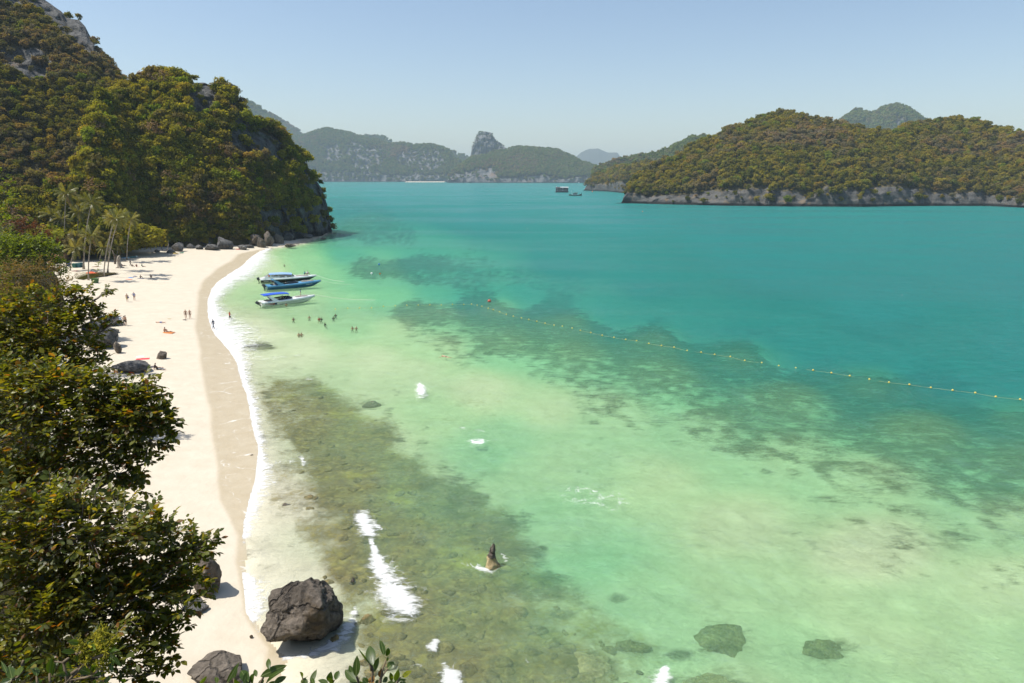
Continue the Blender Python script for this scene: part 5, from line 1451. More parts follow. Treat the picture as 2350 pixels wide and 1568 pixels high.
def pose(kind, rnd):
    """Joint positions of an adult about 1.7 m tall, facing +Y, ground (or seat) at z 0."""
    J = {}

    def limbs(sh, elb, wri, s): J['sh' + s], J['elb' + s], J['wri' + s] = sh, elb, wri
    if kind in ('stand', 'walk', 'photo', 'wade', 'hips', 'bag'):
        J.update(pelvis=(0, 0, .92), waist=(0, -.005, 1.08), chest=(0, 0, 1.27), neck=(0, 0, 1.45), head0=(0, .015, 1.52), head=(0, .03, 1.60), headt=(0, .02, 1.68))
        st = {'walk': .22, 'wade': .2, 'bag': .2}.get(kind, .03)
        for s, x in (('L', -1), ('R', 1)):
            f = st * x
            J['hip' + s] = (.095 * x, 0, .88); J['knee' + s] = (.10 * x, f * .6 + .03, .49); J['ank' + s] = (.10 * x, f - (.06 if f < 0 else 0), .09 if f >= 0 else .12); J['toe' + s] = (.11 * x, f + .15, .03)
            if kind == 'photo': limbs((.19 * x, 0, 1.42), (.30 * x, .12, 1.36), (.10 * x, .26, 1.58), s)
            elif kind == 'hips' and x > 0: limbs((.19, 0, 1.42), (.36, -.06, 1.22), (.18, .04, 1.02), s)
            elif kind == 'wade': limbs((.19 * x, 0, 1.42), (.33 * x, .02, 1.22), (.42 * x, .14, 1.08), s)
            else: limbs((.19 * x, 0, 1.42), (.24 * x, -f * .4, 1.14), (.25 * x, -f * .6 + .06, .90), s)
    elif kind == 'tread':    # upright in the water, knees drawn up
        J.update(pelvis=(0, 0, .92), waist=(0, -.005, 1.08), chest=(0, 0, 1.27), neck=(0, 0, 1.45), head0=(0, .015, 1.52), head=(0, .03, 1.60), headt=(0, .02, 1.68))
        for s, x in (('L', -1), ('R', 1)):
            J['hip' + s] = (.095 * x, .02, .88); J['knee' + s] = (.16 * x, .36, .90); J['ank' + s] = (.14 * x, .20, .62 if x > 0 else .70); J['toe' + s] = (.15 * x, .32, .56 if x > 0 else .64)
            limbs((.19 * x, 0, 1.42), (.26 * x, .06, 1.18), (.22 * x, .28, 1.16), s)
    elif kind == 'sit':      # legs out, leaning back a little
        J.update(pelvis=(0, 0, .12), waist=(0, -.04, .28), chest=(0, -.07, .46), neck=(0, -.07, .64), head0=(0, -.05, .71), head=(0, -.03, .79), headt=(0, -.04, .87))
        for s, x in (('L', -1), ('R', 1)):
            J['hip' + s] = (.09 * x, .03, .11); J['knee' + s] = (.12 * x, .42, .24 if x > 0 else .14); J['ank' + s] = (.12 * x, .80, .06); J['toe' + s] = (.14 * x, .86, .18)
            limbs((.18 * x, -.07, .60), (.24 * x, -.14, .34), (.26 * x, -.20, .06) if x < 0 else (.2, .18, .28), s)
    elif kind == 'hunch':    # knees drawn up
        J.update(pelvis=(0, 0, .12), waist=(0, -.01, .28), chest=(0, .05, .45), neck=(0, .11, .61), head0=(0, .14, .67), head=(0, .17, .75), headt=(0, .16, .83))
        for s, x in (('L', -1), ('R', 1)):
            J['hip' + s] = (.09 * x, .03, .11); J['knee' + s] = (.14 * x, .36, .46); J['ank' + s] = (.12 * x, .52, .08); J['toe' + s] = (.13 * x, .66, .03)
            limbs((.18 * x, .07, .56), (.25 * x, .24, .42), (.08 * x, .42, .36), s)
    elif kind == 'recline':
        J.update(pelvis=(0, 0, .11), waist=(0, -.14, .18), chest=(0, -.30, .30), neck=(0, -.44, .42), head0=(0, -.48, .49), head=(0, -.50, .57), headt=(0, -.52, .65))
        for s, x in (('L', -1), ('R', 1)):
            J['hip' + s] = (.09 * x, .04, .10); J['knee' + s] = (.11 * x, .42, .30 if x > 0 else .13); J['ank' + s] = (.11 * x, .80 if x < 0 else .70, .06); J['toe' + s] = (.12 * x, .90 if x < 0 else .84, .12)
            limbs((.18 * x, -.42, .40), (.23 * x, -.56, .20), (.22 * x, -.46, .05), s)
    elif kind == 'lie':      # flat on the back, head towards -Y
        J.update(pelvis=(0, 0, .11), waist=(0, -.17, .11), chest=(0, -.36, .12), neck=(0, -.54, .11), head0=(0, -.61, .11), head=(0, -.69, .11), headt=(0, -.77, .11))
        for s, x in (('L', -1), ('R', 1)):
            J['hip' + s] = (.09 * x, .04, .10); J['knee' + s] = (.11 * x, .43, .10); J['ank' + s] = (.12 * x, .84, .06); J['toe' + s] = (.16 * x, .88, .17)
            limbs((.18 * x, -.50, .11), (.24 * x, -.24, .08), (.22 * x, .02, .06), s)
    elif kind == 'float':
        J.update(pelvis=(0, 0, -.02), waist=(0, .17, 0), chest=(0, .36, .02), neck=(0, .53, .04), head0=(0, .60, .05), head=(0, .68, .07), headt=(0, .76, .07))
        for s, x in (('L', -1), ('R', 1)):
            J['hip' + s] = (.09 * x, -.04, -.03); J['knee' + s] = (.14 * x, -.42, -.08); J['ank' + s] = (.16 * x, -.82, -.05); J['toe' + s] = (.17 * x, -.96, -.02)
            limbs((.18 * x, .49, .02), (.42 * x, .60, -.02), (.62 * x, .74, -.04), s)
    for s in 'LR':
        e = np.array(J['elb' + s]); w_ = np.array(J['wri' + s]); d = (w_ - e) / np.linalg.norm(w_ - e)
        J['hand' + s] = tuple(w_ + d * .07); J['fin' + s] = tuple(w_ + d * .16)
        side = np.cross(d, [0, 0, 1.0]); side /= max(np.linalg.norm(side), 1e-6)
        J['thu' + s] = tuple(w_ + d * .07 + side * .055)
    return J


BONES = [('pelvis', 'waist'), ('waist', 'chest'), ('chest', 'neck'), ('neck', 'head0'), ('head0', 'head'), ('head', 'headt')]
for s in 'LR':
    BONES += [('chest', 'sh' + s), ('sh' + s, 'elb' + s), ('elb' + s, 'wri' + s), ('wri' + s, 'hand' + s), ('hand' + s, 'fin' + s), ('hand' + s, 'thu' + s), ('pelvis', 'hip' + s), ('hip' + s, 'knee' + s), ('knee' + s, 'ank' + s), ('ank' + s, 'toe' + s)]
_bodies = {}


def body(kind):
    """One continuous skinned figure; also which bone each face belongs to."""
    if kind in _bodies: return _bodies[kind]
    J = pose(kind, random)
    names = list(J); ix = {n: i for i, n in enumerate(names)}
    me = bpy.data.meshes.new('figure')
    me.from_pydata([J[n] for n in names], [(ix[a], ix[b]) for a, b in BONES], [])
    o = bpy.data.objects.new('figure', me); COL.objects.link(o)
    sk = o.modifiers.new('skin', 'SKIN'); sk.use_smooth_shade = True; sk.branch_smoothing = .6
    su = o.modifiers.new('sub', 'SUBSURF'); su.levels = 1; su.render_levels = 1
    for n in names:
        r = JR.get(n) or JR.get(n[:-1]) or .02
        sv = me.skin_vertices[0].data[ix[n]]
        sv.radius = (r * (1.25 if n in ('chest', 'pelvis', 'waist') else 1), r * (.85 if n in ('chest', 'pelvis', 'waist') else 1))
        sv.use_root = (n == 'pelvis')
    dg = bpy.context.evaluated_depsgraph_get()
    ev = o.evaluated_get(dg)
    m2 = bpy.data.meshes.new_from_object(ev, depsgraph=dg)
    bpy.data.objects.remove(o)
    V = np.array([v.co[:] for v in m2.vertices]); Fl = [tuple(p.vertices) for p in m2.polygons]
    Nn = np.array([v.normal[:] for v in m2.vertices])
    C = np.array([V[list(f)].mean(0) for f in Fl])
    best = np.full(len(C), 9.0); bone = np.zeros(len(C), int); tt = np.zeros(len(C))
    for k, (a, b) in enumerate(BONES):
        d, t = seg_dist(C, np.array(J[a]), np.array(J[b]))
        q = d < best; best[q] = d[q]; bone[q] = k; tt[q] = t[q]
    fwd = C - np.array(J['head'])
    _bodies[kind] = (m2, V, Fl, Nn, C, bone, tt, J)
    return _bodies[kind]


def bset(*nm): return {k for k, (a, b) in enumerate(BONES) if (a.rstrip('LR') if a not in ('pelvis',) else a, b.rstrip('LR')) in nm}


WEAR = {
    'shorts': lambda bn, t: (bn in bset(('pelvis', 'hip'))) or (bn in bset(('pelvis', 'waist')) and t < .35) or (bn in bset(('hip', 'knee')) and t < .72),
    'briefs': lambda bn, t: (bn in bset(('pelvis', 'hip'))) or (bn in bset(('pelvis', 'waist')) and t < .2) or (bn in bset(('hip', 'knee')) and t < .10),
    'bikini_top': lambda bn, t: (bn in bset(('waist', 'chest')) and t > .72) or (bn in bset(('chest', 'neck')) and t < .25),
    'shirt': lambda bn, t: (bn in bset(('pelvis', 'waist')) and t > .1) or bn in bset(('waist', 'chest'), ('chest', 'sh')) or (bn in bset(('chest', 'neck')) and t < .8) or (bn in bset(('sh', 'elb')) and t < .75),
    'life_vest': lambda bn, t: (bn in bset(('pelvis', 'waist')) and t > .5) or bn in bset(('waist', 'chest'), ('chest', 'sh')) or (bn in bset(('chest', 'neck')) and t < .85) or (bn in bset(('sh', 'elb')) and t < .12),
    'wetsuit': lambda bn, t: bn in bset(('pelvis', 'hip'), ('pelvis', 'waist'), ('waist', 'chest'), ('chest', 'sh'), ('hip', 'knee')) or (bn in bset(('chest', 'neck')) and t < .85) or (bn in bset(('sh', 'elb')) and t < .9) or (bn in bset(('knee', 'ank')) and t < .85),
    'trousers': lambda bn, t: bn in bset(('pelvis', 'hip'), ('hip', 'knee')) or (bn in bset(('pelvis', 'waist')) and t < .4) or (bn in bset(('knee', 'ank')) and t < .9),
}
SKIN = [plain('skin_light', (0.55, 0.33, 0.22), .6, var=.06), plain('skin_tan', (0.42, 0.23, 0.14), .6, var=.06), plain('skin_brown', (0.24, 0.125, 0.075), .6, var=.06)]
HAIR = [plain('hair_dark', (0.018, 0.014, 0.011), .6), plain('hair_blond', (0.36, 0.24, 0.11), .6), plain('hair_brown', (0.075, 0.045, 0.025), .6)]
_cl = {}


def cloth(col):
    if col not in _cl: _cl[col] = plain('cloth_%d' % len(_cl), col, .85, var=.08)
    return _cl[col]


_wm = {}


def person(loc, kind, label, wear, skin=1, hair=0, face=0.0, group=None, scale=1.0):
    me, V, Fl, Nn, C, bone, tt, J = body(kind)
    key = ('b', kind, skin)
    if key not in _wm:
        m = me.copy(); m.materials.clear(); m.materials.append(SKIN[skin]); _wm[key] = m
    o = link('person', _wm[key], None, loc=loc, rot=(0, 0, face), scale=(scale,) * 3)
    tag(o, label, 'person', group)

    def piece(nm, mask, off, mat):
        k2 = (nm, kind, mat.name)
        if k2 not in _wm:
            fs = [Fl[i] for i in np.nonzero(mask)[0]]
            if not fs: return
            used = sorted({v for f in fs for v in f}); mp = {v: i for i, v in enumerate(used)}
            m = bpy.data.meshes.new(nm); m.from_pydata([tuple(V[v] + Nn[v] * off) for v in used], [], [tuple(mp[v] for v in f) for f in fs]); m.materials.append(mat)
            m.polygons.foreach_set('use_smooth', np.ones(len(fs), bool)); m.update(); _wm[k2] = m
        link(nm, _wm[k2], None, o)
    for nm, col in wear:
        f = WEAR[nm]
        piece(nm, np.array([f(b, t) for b, t in zip(bone, tt)]), .03 if nm == 'life_vest' else .012, cloth(col))
    hd = np.array(J['head']); up = np.array(J['headt']) - np.array(J['head0']); up /= np.linalg.norm(up)
    rel = C - hd; fw = np.array([0, 1, 0]) if abs(up[1]) < .7 else np.array([0, 0, 1.0])
    hb = np.isin(bone, list(bset(('head', 'headt'), ('head0', 'head'))))
    piece('hair', hb & ((rel @ up > .035) | ((rel @ fw < -.005) & (rel @ up > -.07))), .012, HAIR[hair])
    if ('n', kind) not in _wm:
        q = MB(); c = hd + fw * .088 - up * .01
        q.add([tuple(c + up * .03), tuple(c - up * .02 + fw * .025), tuple(c - up * .025 + np.array([.016, 0, 0])), tuple(c - up * .025 - np.array([.016, 0, 0]))], [(0, 2, 1), (0, 1, 3), (1, 2, 3), (0, 3, 2)])
        _wm[('n', kind)] = q.mesh('nose')
    link('nose', _wm[('n', kind)].copy(), SKIN[skin], o)
    return o


def toward_cam(p): return math.atan2(-(0 - p[0]), (0 - p[1]))       # facing +Y turned to the camera


GB = 'people on the beach'; GW = 'bathers in the sea'
BL, NV, BK, WH = (0.05, 0.13, 0.36), (0.03, 0.05, 0.13), (0.015, 0.015, 0.018), (0.75, 0.77, 0.8)


def P_(px, py, kind, label, wear, skin=1, hair=0, face=None, group=GB, dz=0.0, rel=0.0):
    p = at(px, py)
    f = toward_cam(p) + rel if face is None else face
    return person((p.x, p.y, p.z + dz), kind, label, wear, skin, hair, f, group)


P_(292.8, 693.2, 'bag', 'shirtless person in black and yellow shorts walking with a blue bag', [('shorts', (0.42, 0.30, 0.03))], 1, 0)
P_(308.9, 690.1, 'hips', 'person in a blue shirt walking on the sand, one hand on the hip', [('shirt', (0.10, 0.16, 0.42)), ('briefs', NV)], 1, 2)
P_(278.2, 747.4, 'photo', 'person in a pale blue shirt raising both arms by the grey boulder', [('shirt', (0.50, 0.62, 0.78)), ('shorts', NV)], 0, 0, rel=2.4)
P_(286.6, 747.9, 'stand', 'shirtless person in black shorts standing by the grey boulder', [('shorts', BK)], 0, 0, rel=3.0)
P_(289.4, 746.6, 'stand', 'person half hidden behind the shirtless bather in black shorts', [('shorts', BK)], 1, 0, rel=2.2)
P_(427.0, 732.0, 'walk', 'person in a dark bikini walking along the wet sand, inland one of the two', [('bikini_top', BK), ('briefs', BK)], 1, 1)
P_(436.6, 732.0, 'walk', 'person in a dark bikini walking along the wet sand, seaward one of the two', [('bikini_top', (0.06, .04, .05)), ('briefs', (0.06, .04, .05))], 0, 1)
P_(368, 741.0, 'lie', 'person in blue swim shorts lying flat on the sand', [('shorts', (0.05, .12, .38))], 0, 0, face=-pi / 2)
P_(376.5, 762.6, 'hunch', 'person sitting upright on the orange towel', [('briefs', BK), ('bikini_top', BK)], 1, 0, face=-pi / 2 + .4)
P_(387.0, 763.6, 'recline', 'person leaning back with legs stretched over the orange towel', [('briefs', BK), ('bikini_top', BK)], 1, 2, face=-pi / 2)
P_(358.5, 848.2, 'sit', 'person in black seen from behind, sitting by the lone pointed rock', [('shirt', BK), ('shorts', BK)], 1, 0, face=-.8)
P_(365.5, 848.8, 'recline', 'person in a black top and grey trousers stretched on the sand', [('shirt', BK), ('trousers', (0.24, .25, .28))], 1, 0, face=-pi / 2 - .1)
P_(528, 732, 'wade', 'person in an orange life vest wading in the shallows', [('shorts', BK), ('life_vest', (0.50, .09, .03))], 2, 0, rel=2.0, dz=-.35)
P_(490.5, 755.5, 'walk', 'child in dark clothes running through the beach foam', [('wetsuit', (0.06, .07, .11))], 1, 0, face=pi / 2 - .2)
P_(321.5, 638.8, 'hunch', 'person sitting in palm shade on a dark towel', [('shorts', BK)], 2, 0, face=-1.2)
P_(346.7, 637.7, 'hunch', 'person sitting alone at the seaward edge of the palm shade', [('shorts', NV)], 2, 0, rel=.1)
P_(302.6, 612.6, 'hunch', 'person in dark clothes crouching beside the tree stump', [('shirt', (0.05, .03, .03))], 2, 0, face=-1.0)
P_(313.8, 613.0, 'hunch', 'person with a red top sitting between the crouching ones', [('shirt', (0.25, .07, .05))], 2, 0, face=.6)
P_(326.7, 612.6, 'sit', 'person in a green top sitting at the seaward end of the group', [('shirt', (0.08, .24, .16)), ('shorts', NV)], 2, 0, face=-pi / 2)
P_(283.5, 611.0, 'recline', 'person in a dark red shirt reclining against the tree stump', [('shirt', (0.13, .025, .035)), ('trousers', BK)], 2, 0, face=-pi / 2)
P_(300, 611, 'walk', 'person in dark clothes standing at the slim palm', [('wetsuit', (0.03, .03, .04))], 2, 0, face=-1.4)
P_(286, 600.5, 'lie', 'person lying in the shade behind the tree stump', [('shorts', BK)], 2, 0, face=-pi / 2)


def wader(px, py, label, wear, skin=2, hair=0, show=.42, kind='tread', rel=0.0):
    """A bather standing in the sea with only the upper body above the water."""
    p = ground(px, py)
    return person((p[0], p[1], show - 1.70), kind, label, wear, skin, hair, toward_cam(p) + rel, GW)


wader(657, 702, 'bather standing beside the hull of the front white speedboat', [('shorts', BK)], 1, show=.62, rel=3.1)
wader(673.5, 735, 'bather holding one arm out, nearest the beach', [('shorts', BK)], 2, show=.52)
wader(710, 729.7, 'bather with wet shoulders in line with the speedboat bow', [('shorts', BK)], 1, show=.40)
wader(732.5, 735, 'bather in a red life vest, one of a close pair', [('life_vest', (0.48, .07, .04))], 1, show=.55)
wader(737.2, 734.6, 'dark haired bather pressed close to the red life vest', [('shirt', BK)], 2, show=.50)
wader(765.3, 730.7, 'bather in black, lower one of the two by the first float', [('shirt', BK)], 2, show=.36)
wader(770.2, 724.8, 'bather in black, closest to the first float', [('shirt', BK)], 2, show=.38)
wader(745.8, 747.3, 'lone bather in a dark shirt between the pairs', [('shirt', BK)], 2, show=.52, rel=1.0)
wader(652.5, 609, 'swimmer far behind the speedboats raising a hand', [('shorts', BK)], 2, show=.34)
wader(686, 769.5, 'bather of the pair near the flat dark rock, inland one', [('shorts', BK)], 1, show=.42)
wader(692, 768.8, 'bather of the pair near the flat dark rock, with an arm stretched seaward', [('shorts', BK)], 1, show=.40)
wader(808.7, 755.2, 'dark haired bather of the pair out in the lagoon', [('shorts', BK)], 1, show=.48)
wader(817.7, 755.2, 'fair haired bather of the pair out in the lagoon', [('bikini_top', BK)], 0, 1, show=.48)
p = ground(1024, 819); person((p[0], p[1], .02), 'float', 'swimmer floating face down alone in the lagoon', [('briefs', BK)], 0, 2, 1.1, GW)

# ---------------------------------------------------------------- speedboats
M_GEL = plain('white_gelcoat', (0.86, 0.87, 0.86), .28, var=.03, coat=.5)
M_BLUEHULL = plain('blue_hull_paint', (0.018, 0.105, 0.27), .3, var=.08, coat=.5)
M_BLUELT = plain('light_blue_deck', (0.10, 0.30, 0.50), .35, var=.08, coat=.3)
M_BLACKHULL = plain('black_hull_paint', (0.015, 0.018, 0.022), .3, coat=.4)
M_TEAL = plain('dark_teal_paint', (0.02, 0.075, 0.10), .35)
M_CANVAS = plain('blue_canvas', (0.015, 0.085, 0.50), .8, var=.06)
M_CANVAS_L = plain('pale_blue_canvas', (0.22, 0.36, 0.68), .8, var=.06)
M_GLASS = plain('tinted_glass', (0.012, 0.016, 0.020), .08, var=.05)
M_DARKIN = plain('cockpit_lining', (0.055, 0.05, 0.045), .8, var=.2)
M_SEAT = plain('seat_vinyl', (0.30, 0.27, 0.23), .6, var=.1)
M_ENGINE = plain('outboard_cowl', (0.03, 0.032, 0.036), .3, coat=.4)
M_STEEL = plain('steel_rail', (0.45, 0.46, 0.47), .3, metal=.8)
M_RED = plain('red_decal', (0.26, 0.018, 0.020), .4)
M_NAVY = plain('navy_decal', (0.012, 0.035, 0.13), .4)
M_ROPE = plain('pale_rope', (0.62, 0.62, 0.50), .9)
M_WOOD = plain('weathered_wood', (0.20, 0.13, 0.08), .85, var=.3)
M_ORANGE = plain('orange_plastic', (0.62, 0.13, 0.02), .5)
M_YELLOW = plain('yellow_float_plastic', (0.85, 0.58, 0.10), .45)


def speedboat(name, label, px_stern, px_bow, L, hull_m, top_m, deck_m, style, lower_m=None):
    a = ground(*px_stern); b = ground(*px_bow)
    rz = atan2(b[1] - a[1], b[0] - a[0])
    root = empty(name, (a[0], a[1], -.12), label, 'speedboat', 'speedboats moored off the beach', rotz=rz)
    B = .128 * L
    ns = 26
    X = np.linspace(0, L, ns)
    u = X / L
    bm_ = B * np.clip(1 - np.clip((u - .42) / .58, 0, 1) ** 2.3, 0, 1) * (.92 + .08 * np.clip(u / .3, 0, 1))   # gunwale half beam
    ch = bm_ * (.86 - .28 * np.clip((u - .4) / .6, 0, 1)); ch[-1] = 0
    gz = .92 + .18 * u + .10 * u ** 3
    cz = .06 + .62 * np.clip((u - .55) / .45, 0, 1) ** 2.0
    kz = -.38 + 1.40 * np.clip((u - .62) / .38, 0, 1) ** 2.4
    kz[-1] = gz[-1] - .08; cz = np.maximum(cz, kz + .02); bm_[-1] = .02
    mz = gz - .30
    mb_ = bm_ * 1.0 + .02
    # lower hull
    def strip(rows, nm, mat, close=False):
        m = MB()
        for s in (-1, 1):
            V, F = [], []
            for i in range(ns):
                for (y, z) in rows: V.append((X[i], s * y[i], z[i]))
            k = len(rows)
            for i in range(ns - 1):
                for j in range(k - 1):
                    q = (i * k + j, (i + 1) * k + j, (i + 1) * k + j + 1, i * k + j + 1)
                    F.append(q if s < 0 else q[::-1])
            m.add(V, F)
            if close: m.add([V[j] for j in range(k)] + [(V[j][0], 0, V[j][2]) for j in range(k)], [tuple([j, j + 1, k + j + 1, k + j]) for j in range(k - 1)])
        return m.build(nm, mat, root, True)
    zero = np.zeros(ns)
    hull = strip([(zero, kz), (ch * .98, cz), (mb_, mz)], 'hull', hull_m, True)
    topside = strip([(mb_ + .025, mz), (bm_ + .045, mz + .06), (bm_ + .03, gz), (bm_ - .05, gz + .05), (np.maximum(bm_ - .28, 0), gz + .07)], 'topside', top_m, True)
    rub = strip([(mb_ + .03, mz - .03), (mb_ + .06, mz), (mb_ + .03, mz + .03)], 'rub_rail', M_ENGINE)
    # foredeck with a shallow sunken seat well
    m = MB(); fd = [i for i in range(ns) if u[i] > .52]
    V, F = [], []
    for i in fd:
        w = max(bm_[i] - .26, .01)
        for t in (-1, -.5, 0, .5, 1): V.append((X[i], t * w, gz[i] + .075 + .14 * (1 - t * t) * (1 - u[i] * .6)))
    for i in range(len(fd) - 1):
        for j in range(4): F.append((i * 5 + j, i * 5 + j + 1, (i + 1) * 5 + j + 1, (i + 1) * 5 + j)[::-1])
    m.add(V, F); m.build('foredeck', deck_m, root, True)
    m = MB(); m.box((L * .74, 0, gz[18] + .20), (L * .22, B * .75, .05)); m.build('bow_well', M_SEAT, root)
    # cockpit
    m = MB(); m.box((L * .30, 0, .55), (L * .50, B * 1.55, .04)); m.build('cockpit_floor', M_DARKIN, root)
    for k, xx in enumerate((.16, .27, .38)):
        m = MB(); m.box((L * xx, 0, .74), (.5, B * 1.3, .34)); m.box((L * xx - .24, 0, 1.0), (.1, B * 1.3, .42)); m.build('bench', M_SEAT, root)
    m = MB(); m.box((L * .035, 0, gz[0] + .02), (L * .09, B * 1.5, .12)); m.build('stern_deck', deck_m, root)
    if style != 'cabin':
        # raked wrap windscreen
        m = MB(); V, F = [], []
        q = np.linspace(-1, 1, 11)
        for t in q:
            V.append((L * (.60 - .16 * t * t), t * (B - .22), gz[14] + .10)); V.append((L * (.52 - .16 * t * t), t * (B - .42), gz[14] + .55 - .12 * t * t))
        for i in range(10): F.append((2 * i, 2 * i + 2, 2 * i + 3, 2 * i + 1))
        for s in (-1, 1):
            k = len(V); V += [(L * .44, s * (B - .22), gz[12] + .10), (L * .36, s * (B - .42), gz[12] + .43), (L * .24, s * (B - .24), gz[8] + .08), (L * .24, s * (B - .28), gz[8] + .30)]
            F.append((k, k + 1, k + 3, k + 2))
        m.add(V, F); m.build('windscreen', M_GLASS, root)
        # swept radar arch
        m = MB()
        for s in (-1, 1):
            m.add([(L * .20, s * (B - .08), gz[5] + .05), (L * .315, s * (B - .08), gz[5] + .05), (L * .135, s * (B - .34), gz[5] + 1.25), (L * .105, s * (B - .34), gz[5] + 1.25),
                   (L * .20, s * (B - .20), gz[5] + .05), (L * .315, s * (B - .20), gz[5] + .05), (L * .135, s * (B - .44), gz[5] + 1.25), (L * .105, s * (B - .44), gz[5] + 1.25)],
                  [(0, 1, 2, 3), (4, 7, 6, 5), (0, 3, 7, 4), (1, 5, 6, 2), (3, 2, 6, 7)])
        m.box((L * .12, 0, gz[5] + 1.25), (L * .035, (B - .34) * 2, .08)); m.build('arch', top_m if style == 'open' else M_BLUELT, root)
    if style == 'open':
        m = MB(); V, F = [], []
        for i in range(9):
            xx = L * (.045 + .45 * i / 8)
            for t in (-1, -.5, 0, .5, 1): V.append((xx, t * (B - .25), gz[5] + 1.28 + .10 * (1 - t * t) + .10 * sin(pi * i / 8) - (.10 if i == 8 else 0)))
        for i in range(8):
            for j in range(4): F.append((i * 5 + j, (i + 1) * 5 + j, (i + 1) * 5 + j + 1, i * 5 + j + 1))
        k = len(V); V += [(v[0], v[1], v[2] - .13) for v in V]; F += [tuple(k + i for i in f[::-1]) for f in F]
        for i in range(8):
            for j in (0, 4): F.append((i * 5 + j, (i + 1) * 5 + j, k + (i + 1) * 5 + j, k + i * 5 + j))
        for j in range(4): F += [(j, j + 1, k + j + 1, k + j), (40 + j, 41 + j, k + 41 + j, k + 40 + j)]
        m.add(V, F); m.build('canopy', M_CANVAS, root)
        m = MB()
        for s in (-1, 1):
            m.tube([(L * .47, s * (B - .32), gz[5] + 1.2), (L * .40, s * (B - .25), gz[8])], .022, 5); m.tube([(L * .33, s * (B - .3), gz[5] + 1.3), (L * .42, s * (B - .25), gz[8])], .022, 5)
        m.build('canopy_pole', M_STEEL, root)
    if style == 'cabin':
        m = MB()          # long cabin side with a swept back
        cab = [(.03, gz[2] + .02, .98), (.17, gz[4] + .92, .80), (.50, gz[12] + .62, .74), (.62, gz[15] + .10, .72)]
        for s in (-1, 1):
            ys = [s * B * c for _, _, c in cab]
            m.add([(L * .03, s * (B - .05), gz[1]), (L * .16, s * (B - .05) * .86, gz[1] + .98), (L * .20, s * (B - .05) * .86, gz[1] + .98), (L * .20, s * (B - .05) * .93, gz[1] + .50), (L * .56, s * (B - .05) * .90, gz[12] + .42), (L * .66, s * (B - .05) * .80, gz[16] + .04), (L * .40, s * (B - .05), gz[10])], [(0, 1, 2, 3), (0, 3, 4, 6), (6, 4, 5)])
        m.build('cabin_side', M_GEL, root)
        for k, (x0, x1) in enumerate(((.13, .205), (.235, .305), (.335, .425), (.455, .545))):
            m = MB()
            for s in (-1, 1):
                y0 = s * ((B - .05) * .93 + .012)
                m.add([(L * x0, y0 * 1.0, gz[3] + .34), (L * (x1 + .008), y0 * 1.0, gz[6] + .30), (L * (x1 - .012), y0 * .985, gz[6] + .47), (L * (x0 + .022), y0 * .985, gz[3] + .45)], [(0, 1, 2, 3)])
            m.build('window', M_GLASS, root)
        m = MB(); V, F = [], []
        for i in range(9):
            xx = L * (.155 + .40 * i / 8)
            for t in (-1, -.5, 0, .5, 1): V.append((xx, t * (B - .2), gz[5] + 1.02 + .16 * (1 - t * t) + .04 * sin(pi * i / 8) - .18 * (i / 8) ** 3))
        for i in range(8):
            for j in range(4): F.append((i * 5 + j, (i + 1) * 5 + j, (i + 1) * 5 + j + 1, i * 5 + j + 1))
        k = len(V); V += [(v[0], v[1], v[2] - .10) for v in V]; F += [tuple(k + i for i in f[::-1]) for f in F]
        for i in range(8):
            for j in (0, 4): F.append((i * 5 + j, (i + 1) * 5 + j, k + (i + 1) * 5 + j, k + i * 5 + j))
        m.add(V, F); m.build('canopy', M_CANVAS_L, root)
        m = MB(); m.add([(L * .60, -B * .7, gz[15] + .12), (L * .60, B * .7, gz[15] + .12), (L * .54, B * .72, gz[15] + .72), (L * .54, -B * .72, gz[15] + .72)], [(0, 1, 2, 3)]); m.build('windscreen', M_GLASS, root)
        m = MB(); m.lathe((L * .155, -B * .9, gz[3] + .72), [(.10, -.22), (.14, -.1), (.14, .1), (.10, .22)], 8); m.build('life_ring', M_ORANGE, root)
        m = MB()
        for k in range(13):
            m.box((L * (.055 + .011 * k) + (.10 if k > 8 else 0), -B * .97 - .025, .40), (.07, .01, .10 + .03 * (k % 2)))
        m.build('lettering', M_GEL, root)
        m = MB()
        for k in range(22):
            if k % 6 == 5: continue
            m.box((L * (.33 + .011 * k), -(B - .05) * .985 - .02, gz[8] + .19), (.06, .01, .06 + .02 * (k % 3)))
        m.build('lettering', M_NAVY, root)
    if style == 'open':
        m = MB()           # red and navy panel on the quarter, thin wave line along the side
        i0, i1 = 1, 7
        def side(xx, f): # point on the hull side, f 0 at the chine 1 at the rail
            y = np.interp(xx, X, ch) + (np.interp(xx, X, mb_) - np.interp(xx, X, ch)) * f; z = np.interp(xx, X, cz) + (np.interp(xx, X, mz) - np.interp(xx, X, cz)) * f
            return (xx, -y - .022, z)
        m.add([side(L * .045, .88), side(L * .13, .60), side(L * .215, .32), side(L * .225, .93), side(L * .13, .93)], [(0, 1, 4), (1, 2, 3, 4)]); m.build('red_panel', M_RED, root)
        m = MB(); m.add([side(L * .217, .30), side(L * .262, .36), side(L * .256, .94), side(L * .227, .94)], [(0, 1, 2, 3)]); m.build('navy_panel', M_NAVY, root)
        m = MB()
        for k in range(11):
            if k == 6: continue
            c = side(L * (.085 + .0105 * k), .78); m.box((c[0], c[1] - .012, c[2]), (.06, .008, .07))
        m.build('lettering', M_GEL, root)
        m = MB()
        for s0, th in ((0, .045),):
            ln = [(.30, .22), (.38, .38), (.46, .52), (.54, .60), (.62, .60), (.70, .64), (.78, .74)]
            for (xa, fa), (xb, fb) in zip(ln[:-1], ln[1:]):
                m.add([side(L * xa, fa), side(L * xb, fb), side(L * xb, fb + th * 1.6), side(L * xa, fa + th * 1.6)], [(0, 1, 2, 3)])
        m.build('wave_stripe', M_NAVY, root)
